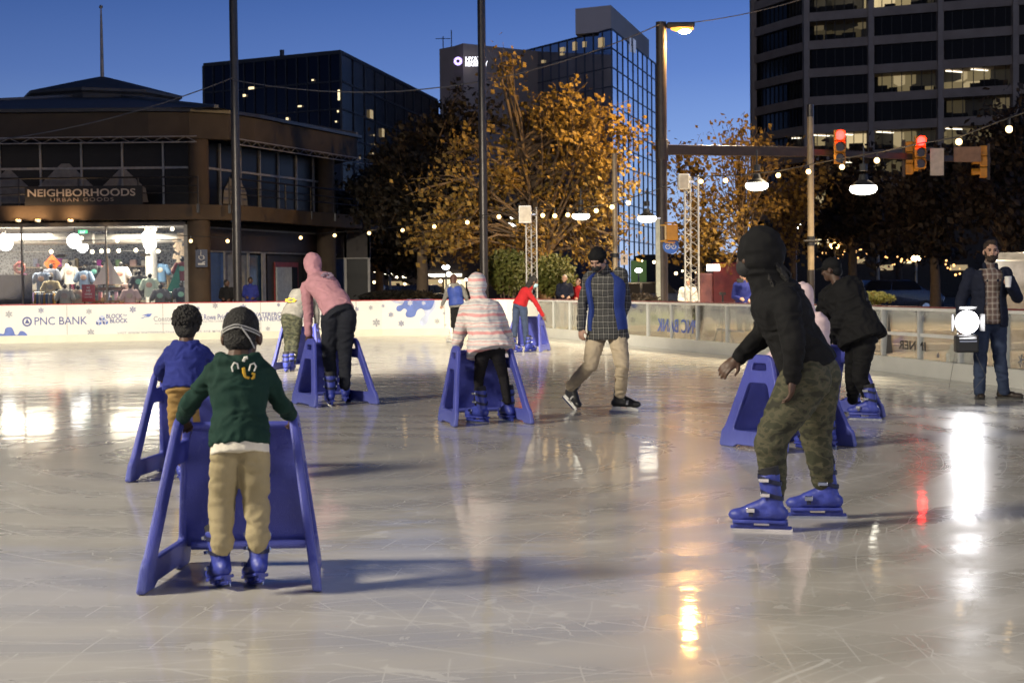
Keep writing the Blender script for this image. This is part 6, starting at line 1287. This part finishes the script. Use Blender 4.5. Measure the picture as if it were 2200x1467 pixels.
# ---------------------------------------------------------------- string lights and wires
def catenary(P, Q, sag, n=14): return [P.lerp(Q, k / n) - V((0, 0, sag * 4 * (k / n) * (1 - k / n))) for k in range(n + 1)]
def wire(pts, label, r=.012):
    t = thing('overhead_wire', pts[0], label, 'wire'); mb = MB(); mb.tube(pts, r, 5); mb.build('strand', M('wire_grey', (.10, .10, .11), .5), t)
wire(catenary(at(-20, 303, 48), at(499, 168, 49.8), .25), 'thin wire rising from the left edge to the first dark pole', .018); wire(catenary(at(499, 172, 49.8), at(1420, 52, 49.8), 1.05, 20), 'long sagging wire from the first dark pole to the street lamp mast', .018); wire(catenary(at(1478, 50, 50), at(1745, -8, 49), .1), 'short wire leaving the street lamp toward the top of the photo', .015)
def strings(pts2, bulbs, label, r=.012, br=.062, mat=None, Yf=None):
    """pts2: (px, py, Y) cable points; bulbs: px positions along it"""
    pts = [at(*p) for p in pts2]; t = thing('string_lights', pts[0], label, 'string lights'); mb = MB(); mb.tube(pts, r, 5); mb.build('cable', m_dark, t)
    for px, py in bulbs:
        for (x0, y0, Y0), (x1, y1, Y1) in zip(pts2, pts2[1:]):
            if x0 <= px <= x1: f = (px - x0) / max(1e-6, x1 - x0); Yb = Y0 + (Y1 - Y0) * f; cy_ = y0 + (y1 - y0) * f; break
        else: continue
        c = at(px, py, Yb); mb = MB(); mb.sphere(c, br, 10); bb = mb.build('bulb', mat or e_bulb, t, smooth=60); mb = MB(); mb.tube([c + V((0, 0, br * .8)), at(px, min(cy_, py - 1), Yb)], .02, 5); mb.build('socket', m_dark, bb)
strings([(380, 506, 56), (490, 510, 56), (646, 504, 60), (795, 495, 58), (933, 478, 52), (1070, 458, 47.5), (1140, 448, 46.8)], [(410, 518), (489, 518), (646, 511), (719, 506), (793, 501), (865, 495), (933, 487), (1004, 478), (1072, 466), (1138, 459)], 'string of warm bulbs from the pavilion column to the left truss tower')
strings([(1146, 449, 46.8), (1260, 446, 44), (1320, 436, 42), (1400, 412, 40), (1462, 386, 36.4)], [(1166, 463), (1192, 464), (1220, 462), (1281, 453), (1315, 445), (1350, 436)], 'string of bulbs from the left truss tower up to the right truss tower')
strings([(1486, 380, 36.4), (1600, 376, 34), (1680, 366, 32), (1760, 350, 30), (1900, 325, 27), (1980, 308, 25), (2060, 295, 23.5), (2150, 260, 22), (2230, 232, 21)], [(1506, 390), (1559, 388), (1672, 377), (1737, 369), (1809, 359), (1884, 345), (2060, 305), (2168, 278)], 'string of bulbs sweeping from the right truss tower up to the top right', br=.05)
def pendant(px, py, Yw, label, lit=14):
    c = at(px, py, Yw); t = thing('pendant_floodlight', c, label, 'pendant lamp'); mb = MB(); mb.lathe(c, [(.235, 0), (.17, .07), (.09, .12), (.06, .22)], 20, False); mb.build('shade', M('lamp_shade_metal', (.03, .03, .03), .5, .3), t, smooth=40); mb = MB(); mb.lathe(c, [(.225, .02), (.24, -.04), (.20, -.10), (.10, -.13)], 20); mb.build('diffuser', E('pendant_glow', (1, .95, .78), lit * .6), t, smooth=60); mb = MB(); mb.lathe(c, [(.07, .28), (.07, .40)], 10); mb.tube([c + V((0, 0, .4)), c + V((0, 0, .72))], .015, 5); mb.build('stem', m_dark, t); return c
PEND = [pendant(1248, 462, 44, 'shaded floodlight hanging on the string above the white-haired man'), pendant(1390, 467, 41, 'shaded floodlight hanging left of the street mast'), pendant(1626, 396, 34, 'shaded floodlight hanging over the hooded woman', 22), pendant(1855, 402, 28.5, 'shaded floodlight hanging below the left red signal', 18)]
# ---------------------------------------------------------------- plaza clutter and the street
c = at(1521, 703, 35.2); t = thing('disc_sign', (c.x, c.y, 0), 'tan round disc sign on a stick behind the clear boards', 'sign'); mb = MB(); mb.sphere(c, (.17, .02, .22), 16); mb.build('disc', M('tan_board', (.35, .25, .14), .7), t, smooth=60); mb = MB(); mb.tube([(c.x, c.y + .03, 0), c + V((0, .03, 0))], .02, 6); mb.build('stick', m_wood, t)
c = at(1553, 700, 34.5); t = thing('tripod', (c.x, c.y, 0), 'black camera tripod standing behind the clear boards', 'tripod')
for a_ in (.3, 2.4, 4.5): mb = MB(); mb.tube([(c.x, c.y, .75), (c.x + .3 * math.cos(a_), c.y + .3 * math.sin(a_), 0)], .018, 6); mb.build('leg', m_black, t)
mb = MB(); mb.tube([(c.x, c.y, .7), (c.x, c.y, 1.15)], .022, 6); mb.box((c.x, c.y, 1.18), (.12, .12, .06)); mb.build('centre_column', m_black, t)
for (x0, x1, py, Yw, h, l) in ((1560, 2300, 735, 33, .14, 'long pale stone step behind the clear boards, nearer one'), (1500, 2300, 702, 37, .30, 'long pale stone step behind the clear boards, farther one')):
    p, q = at(x0, py, Yw), at(x1, py, Yw); mb = MB(); mb.box(((p.x + q.x) / 2, Yw, h / 2), (q.x - p.x, .5, h)); tag(mb.build('stone_step', M('pale_stone_step', (.48, .37, .25), .7, var=.1), None, .02), l, 'step')
t = thing('propane_bottle', at(2065, 760, 23.2) * 1, 'pair of white gas bottles standing behind the clear boards by the lamp', 'gas bottles'); t.location.z = 0
for dx in (-.10, .13): mb = MB(); mb.lathe((t.location.x + dx, t.location.y, 0), [(.10, 0), (.115, .03), (.115, .36), (.06, .44), (.05, .5)], 16); mb.build('bottle', m_wht, t, smooth=40)
def car(px, Yw, yaw, colr, label, lights='tail', van=False, s=1.0):
    g = at(px, 640, Yw); g.z = -.015; t = thing('parked_car', g, label, 'van' if van else 'car'); Mx = Matrix.Rotation(yaw, 3, 'Z'); W = .9 if not van else 1.0
    prof = [(-2.2, .35), (-2.25, .8), (-2.1, 1.0), (-1.5, 1.08), (-1.0, 1.5), (.7, 1.52), (1.5, 1.06), (2.1, .92), (2.25, .7), (2.2, .35)] if not van else [(-2.5, .4), (-2.5, 1.9), (-2.3, 2.1), (1.0, 2.1), (1.6, 1.35), (2.35, 1.15), (2.5, .8), (2.5, .4)]
    mb = MB(); rings = []
    for y, k in ((-W, .97), (-W * .96, 1), (W * .96, 1), (W, .97)): rings.append([g + Mx @ V((x * k, y * (1 if z < 1.05 else .88), z)) for x, z in prof])
    mb.loft(rings); mb.build('body', M('car_paint', colr, .25, .3, coat=.5), t, .04, 50)
    for x in (-1.35, 1.4):
        for y in (-1, 1):
            c = g + Mx @ V((x, y * (W - .08), .32)); mb = MB(); mb.tube([c - Mx @ V((0, .10, 0)), c + Mx @ V((0, .10, 0))], .32, 18); w = mb.build('wheel', m_black, t, smooth=40); mb = MB(); mb.tube([c - Mx @ V((0, .11, 0)), c + Mx @ V((0, .11, 0))], .19, 14); mb.build('rim', m_steel, w, smooth=40)
    zt_ = 1.45 if not van else 1.95; zb_ = 1.08 if not van else 1.35
    for y in (-1, 1):
        for x0, x1 in ((-1.05, -.15), (-.05, .95)): p = [g + Mx @ V((x, y * W * (.955 if z < 1.2 else .895) if not van else y * W * .93, z)) for x, z in ((x0 - (.25 if x0 < -.5 else 0), zb_), (x1 + (.3 if x1 > .5 else 0), zb_), (x1, zt_), (x0, zt_))]; mb = MB(); mb.add(p, [(0, 1, 2, 3)]); mb.build('side_window', m_dglass, t)
    for sx_, mt, nm in ((-1, E('tail_lamp_red', (1, .06, .03), 6), 'tail_light'), (1, E('head_lamp', (1, .9, .7), 14), 'headlight')):
        for y in (-1, 1): c = g + Mx @ V((sx_ * (2.24 if not van else 2.5), y * W * .72, .72)); mb = MB(); mb.sphere(c, (.11, .11, .09), 8); mb.build(nm, mt if (lights == 'both' or (lights == 'tail' and sx_ < 0) or (lights == 'head' and sx_ > 0)) else m_lens, t)
    return g
car(1375, 63, .1, (.015, .016, .018), 'dark estate car parked behind the plaid skater', None); car(905, 92, 1.35, (.06, .07, .1), 'dark car with red tail lights, seen under the left trees'); car(850, 96, -1.3, (.12, .12, .12), 'car with headlights on at the far left of the street', 'head'); car(1905, 70, .15, (.02, .025, .05), 'dark blue car beyond the black coat', None); car(1640, 88, .2, (.03, .03, .03), 'black car in the street right of the sparse amber tree', 'tail'); car(2205, 42, 1.25, (.16, .16, .165), 'silver van at the right edge behind the bearded man', 'tail', True)
# red kiosk truck beyond the mast
c = at(1560, 605, 62); t = thing('kiosk_truck', (c.x, c.y, 0), 'red and white kiosk truck behind the sparse amber tree', 'truck'); mb = MB(); mb.box((c.x + .6, 62, 1.4), (2.4, 1.8, 1.6)); mb.build('cargo_box', M('truck_red', (.12, .012, .02), .4), t, .04); mb = MB(); mb.box((c.x - .85, 62, 1.2), (.5, 1.7, 1.2)); mb.build('cab', M('truck_pink', (.22, .09, .10), .4), t, .06); mb = MB(); mb.box((c.x - .6, 61.05, 2.0), (.5, .05, .25)); mb.build('lit_panel', E('truck_panel', (1, .9, .8), 3), t)
for dx in (-.7, 1.3): mb = MB(); mb.tube([(c.x + dx, 61.0, .35), (c.x + dx, 61.3, .35)], .35, 16); mb.build('wheel', m_black, t)
# far street: low lit shopfront, street lamps, distant fairy lights
c0, c1 = at(820, 600, 118), at(1010, 600, 118); t = thing('shop_row', ((c0.x + c1.x) / 2, 120, 0), 'low dark building with a glowing strip of shop windows beyond the left trees', 'building'); mb = MB(); mb.box(((c0.x + c1.x) / 2, 124, 2.4), (c1.x - c0.x + 8, 8, 4.8)); mb.build('wall', M('dim_brick', (.06, .045, .035), .9), t)
for x0, x1, y0, y1, mt in ((898, 992, 588, 595, e_win2), (905, 950, 600, 616, e_dim), (955, 1000, 600, 622, e_win), (835, 880, 604, 622, e_dim)):
    p, q = at(x0, y1, 119.9), at(x1, y0, 119.9); mb = MB(); mb.box(((p.x + q.x) / 2, 119.85, (p.z + q.z) / 2), (q.x - p.x, .1, q.z - p.z)); mb.build('lit_window', mt, t)
c0, c1 = at(1700, 600, 150), at(2400, 600, 150); t = thing('far_block', ((c0.x + c1.x) / 2, 155, 0), 'long dark building far behind the russet trees on the right', 'building'); mb = MB(); mb.box(((c0.x + c1.x) / 2, 156, 4), (c1.x - c0.x, 10, 8)); mb.build('wall', M('dim_stone', (.04, .035, .03), .9), t)
for k, (x, y) in enumerate([(1760, 485), (1775, 500), (1800, 507), (1765, 520), (1850, 560), (1900, 575), (1950, 560), (2060, 575), (1700, 610)]): p = at(x, y, 150.9); mb = MB(); mb.box(p, (1.6 if k % 2 else .7, .1, .5)); mb.build('lit_window', e_dim if k % 3 else e_win, t)
c0, c1 = at(1380, 600, 135), at(1625, 600, 135); t = thing('far_block', ((c0.x + c1.x) / 2, 138, 0), 'dark low block between the street mast and the office tower', 'building'); mb = MB(); mb.box(((c0.x + c1.x) / 2, 140, 1.8), (c1.x - c0.x, 9, 4.2)); mb.build('wall', M('dim_stone2', (.04, .036, .034), .9), t)
p = at(1372, 588, 135.2); mb = MB(); mb.box(p, (1.3, .1, 2.2)); mb.build('lit_window', E('green_wall_glow', (.3, .5, .12), .12), t)  # self-glowing panel imitates green light falling on a wall
def far_lamp(px, py, Yw, label, colr=(1, .95, .85), s=25, r=.14):
    c = at(px, py, Yw); t = thing('far_street_lamp', (c.x, c.y, 0), label, 'street lamp'); mb = MB(); mb.lathe((c.x, c.y, 0), [(.07, 0), (.05, c.z - .1)], 8); mb.build('shaft', m_frame, t, smooth=60); mb = MB(); mb.sphere(c, (r * 1.6, r, r), 10); mb.build('lamp_head', E('far_lamp_light', colr, s), t, smooth=60)
for x, y, Yw, l, kw in ((837, 527, 84, 'white cool street lamp glowing among the left trees', dict(r=.2, s=8)), (1101, 478, 72, 'white lamp cluster shining through the amber tree', dict(r=.26, s=8)), (1709, 484, 76, 'far white street lamp left of the tan string-light pole', dict(r=.2)), (1793, 528, 70, 'far warm lamp just right of the tan pole', dict(colr=(1, .6, .2), r=.14)), (1968, 555, 75, 'far warm lamp between the black coat and the bearded man', dict(colr=(1, .65, .3), r=.14)),
                       (1372, 581, 110, 'far lamp over the green lit wall', dict(r=.16, s=8)), (958, 574, 105, 'far lamp above the glowing shop row', dict(r=.16, s=8)), (1533, 590, 64, 'far lamp on the kiosk truck roofline', dict(r=.16, s=8))): far_lamp(x, y, Yw, l, **kw)
for x, y, Yw, l in ((2007, 565, 72, 'plain grey post between the russet trees, left of the bearded man'), (1886, 545, 78, 'plain grey post behind the black coat')):
    c = at(x, y, Yw); mb = MB(); mb.lathe((c.x, c.y, 0), [(.09, 0), (.07, c.z)], 8); tag(mb.build('grey_post', m_frame, None, 0, 60), l, 'post')
t = thing('fairy_lights', at(1760, 600, 85), 'scatter of tiny warm fairy lights strung in the trees far right', 'fairy lights'); t.location.z = 0; rr = random.Random(9)
def fairy(x0, x1, y0, y1, n, Yw, nm, t, mat, r=.05):
    mb = MB(); pr = None
    for k in range(n):
        f = k / (n - 1); c = at(x0 + (x1 - x0) * f + rr.uniform(-5, 5), y0 + (y1 - y0) * f + rr.uniform(-9, 9), Yw); mb.sphere(c, r * rr.uniform(.6, 1.3), 6)
    mb.build(nm, mat, t)
e_fairy = E('fairy_warm', (1, .5, .16), 3.5)
fairy(1757, 1850, 553, 545, 14, 85, 'light_strand', t, e_fairy); fairy(1810, 1860, 535, 552, 7, 85, 'light_strand', t, e_fairy); fairy(1898, 1985, 560, 560, 13, 85, 'light_strand', t, e_fairy); fairy(2030, 2065, 560, 590, 9, 85, 'light_strand', t, e_fairy)
t = thing('distant_lights', at(860, 600, 140), 'scatter of small city lights low under the left trees', 'city lights'); t.location.z = 0
fairy(800, 1000, 585, 600, 16, 116, 'light_group', t, E('city_white', (1, .85, .6), 7), .13); fairy(760, 930, 612, 622, 9, 100, 'light_group', t, E('city_amber', (1, .7, .35), 6), .09); fairy(1380, 1560, 560, 610, 9, 120, 'light_group', t, E('city_amber2', (1, .75, .4), 8), .10)
# warm wall washers on the balcony slab
for k, (px, l) in enumerate(((40, 'leftmost warm wall washer under the shop banner'), (82, 'second warm wall washer under the shop banner'), (152, 'rightmost warm wall washer under the shop banner'))):
    c = at(px, 475, 56.55); t = thing('wall_washer', c, l, 'wall lamp'); mb = MB(); mb.box(c, (.22, .12, .08)); mb.build('housing', m_dark, t, .01); mb = MB(); mb.box(c + V((0, 0, .045)), (.18, .08, .01)); mb.build('lens', E('washer_lens', (1, .6, .25), 3), t)
    ld = bpy.data.lights.new('washer_light', 'SPOT'); ld.spot_size = R(118); ld.spot_blend = 1; ld.energy = 70; ld.color = (1, .62, .3); ld.shadow_soft_size = .04; lo = bpy.data.objects.new('washer_light', ld); COL.objects.link(lo); lo.location = c + V((0, -.26, .02)); lo.rotation_euler = V((0, .46, .22)).to_track_quat('-Z', 'Y').to_euler()
# ---------------------------------------------------------------- light
def lamp(kind, loc, aim, energy, colr, size=.3, spot=90, name='flood'):
    ld = bpy.data.lights.new(name, kind); ld.energy = energy; ld.color = colr
    if kind == 'SPOT': ld.spot_size = R(spot); ld.spot_blend = .5; ld.shadow_soft_size = size
    elif kind == 'POINT': ld.shadow_soft_size = size
    elif kind == 'AREA': ld.size = size
    o = bpy.data.objects.new(name, ld); COL.objects.link(o); o.location = loc
    if aim is not None: o.rotation_euler = (V(aim) - V(loc)).to_track_quat('-Z', 'Y').to_euler()
    return o
lamp('SPOT', (-15, 4, 10), (1, 16, 0), 21500, (1, .90, .71), 1.8, 100, 'rink_flood_and_fill')
lamp('SPOT', (-9, 12, 11), (-6.5, 34, 0), 60000, (1, .88, .68), .8, 44, 'rink_flood_and_fill')
lamp('SPOT', (14, -3, 9), (-1, 14, 0), 5000, (1, .88, .72), 1.5, 90, 'rink_flood_and_fill')  # added fill from behind right to soften shadows, no known floodlight there
for x_, y_ in ((9, 36), (15, 46), (7, 52)): lamp('SPOT', (x_, y_, 7.5), (x_ - .5, y_, 0), 7500, (1, .80, .52), .3, 130, 'plaza_lamp')
for c in PEND: lamp('SPOT', c + V((0, 0, -.12)), c + V((0, 0, -4)), 1500, (1, .85, .55), .2, 150, 'pendant_light')
lamp('SPOT', lh + V((-.1, .05, -.34)), (1.2, 57, 4.2), 4300, (1, .62, .22), .15, 140, 'sodium_light')
lamp('SPOT', lc + aim * .05, lc + aim * 3, 90, (1, .98, 1), .09, 110, 'video_light_beam')
for x in (-22, -18, -14): lamp('AREA', (x, 60.3, 3.6), (x, 60.3, 0), 460, (1, .88, .66), 1.8, name='shop_light')
W = bpy.data.worlds.new('World'); SC.world = W; W.use_nodes = True; nt = W.node_tree; bg = nt.nodes['Background']
sky = N(nt, 'ShaderNodeTexSky', sky_type='NISHITA'); sky.sun_disc = False; sky.sun_elevation = R(1.0); sky.sun_rotation = R(200); sky.ozone_density = 6
tcw = N(nt, 'ShaderNodeTexCoord'); sz = N(nt, 'ShaderNodeSeparateXYZ'); nt.links.new(tcw.outputs['Generated'], sz.inputs[0])
rw = ramp(nt, sz.outputs['Z'], [(0, (.50, .58, .78)), (.04, (.36, .50, .78)), (.09, (.20, .33, .68)), (.13, (.115, .215, .55)), (.17, (.07, .15, .44)), (.24, (.02, .05, .17)), (.5, (.012, .024, .07)), (1, (.010, .018, .045))])
ms = N(nt, 'ShaderNodeMix', data_type='RGBA'); ms.blend_type = 'ADD'; ms.inputs['Factor'].default_value = 1
sc_ = N(nt, 'ShaderNodeMix', data_type='RGBA'); sc_.blend_type = 'MULTIPLY'; sc_.inputs['Factor'].default_value = 1; sc_.inputs['B'].default_value = (8.5, 8.5, 8.5, 1); nt.links.new(rw.outputs[0], sc_.inputs['A']); ax = N(nt, 'ShaderNodeMapRange'); ax.inputs['From Min'].default_value = -1; ax.inputs['From Max'].default_value = 1; ax.inputs['To Min'].default_value = 2.0; ax.inputs['To Max'].default_value = 16.0; nt.links.new(sz.outputs['X'], ax.inputs['Value']); nt.links.new(ax.outputs[0], sc_.inputs['B'])
sc2 = N(nt, 'ShaderNodeMix', data_type='RGBA'); sc2.blend_type = 'MULTIPLY'; sc2.inputs['Factor'].default_value = 1; sc2.inputs['B'].default_value = (.15, .15, .15, 1); nt.links.new(sky.outputs[0], sc2.inputs['A'])
nt.links.new(sc_.outputs['Result'], ms.inputs['A']); nt.links.new(sc2.outputs['Result'], ms.inputs['B']); ms.clamp_result = False
nt.links.new(ms.outputs['Result'], bg.inputs[0]); bg.inputs[1].default_value = 0.11
afterglow_fill = bpy.data.lights.new('afterglow_fill', 'SUN'); afterglow_fill.energy = .10; afterglow_fill.color = (1, .80, .60); afterglow_fill.angle = R(12); so = bpy.data.objects.new('afterglow_fill', afterglow_fill); COL.objects.link(so); so.rotation_euler = V((.35, .93, -.08)).to_track_quat('-Z', 'Y').to_euler()  # low warm fill added to imitate afterglow on the facades
SC.view_settings.view_transform = 'Standard'; SC.view_settings.look = 'None'; SC.view_settings.exposure = 0
SC.cycles.use_denoising = True; SC.cycles.max_bounces = 5; SC.cycles.diffuse_bounces = 2; SC.cycles.glossy_bounces = 3; SC.cycles.adaptive_threshold = .03; SC.cycles.transparent_max_bounces = 12; SC.cycles.sample_clamp_indirect = 6; SC.cycles.caustics_reflective = False; SC.cycles.caustics_refractive = False
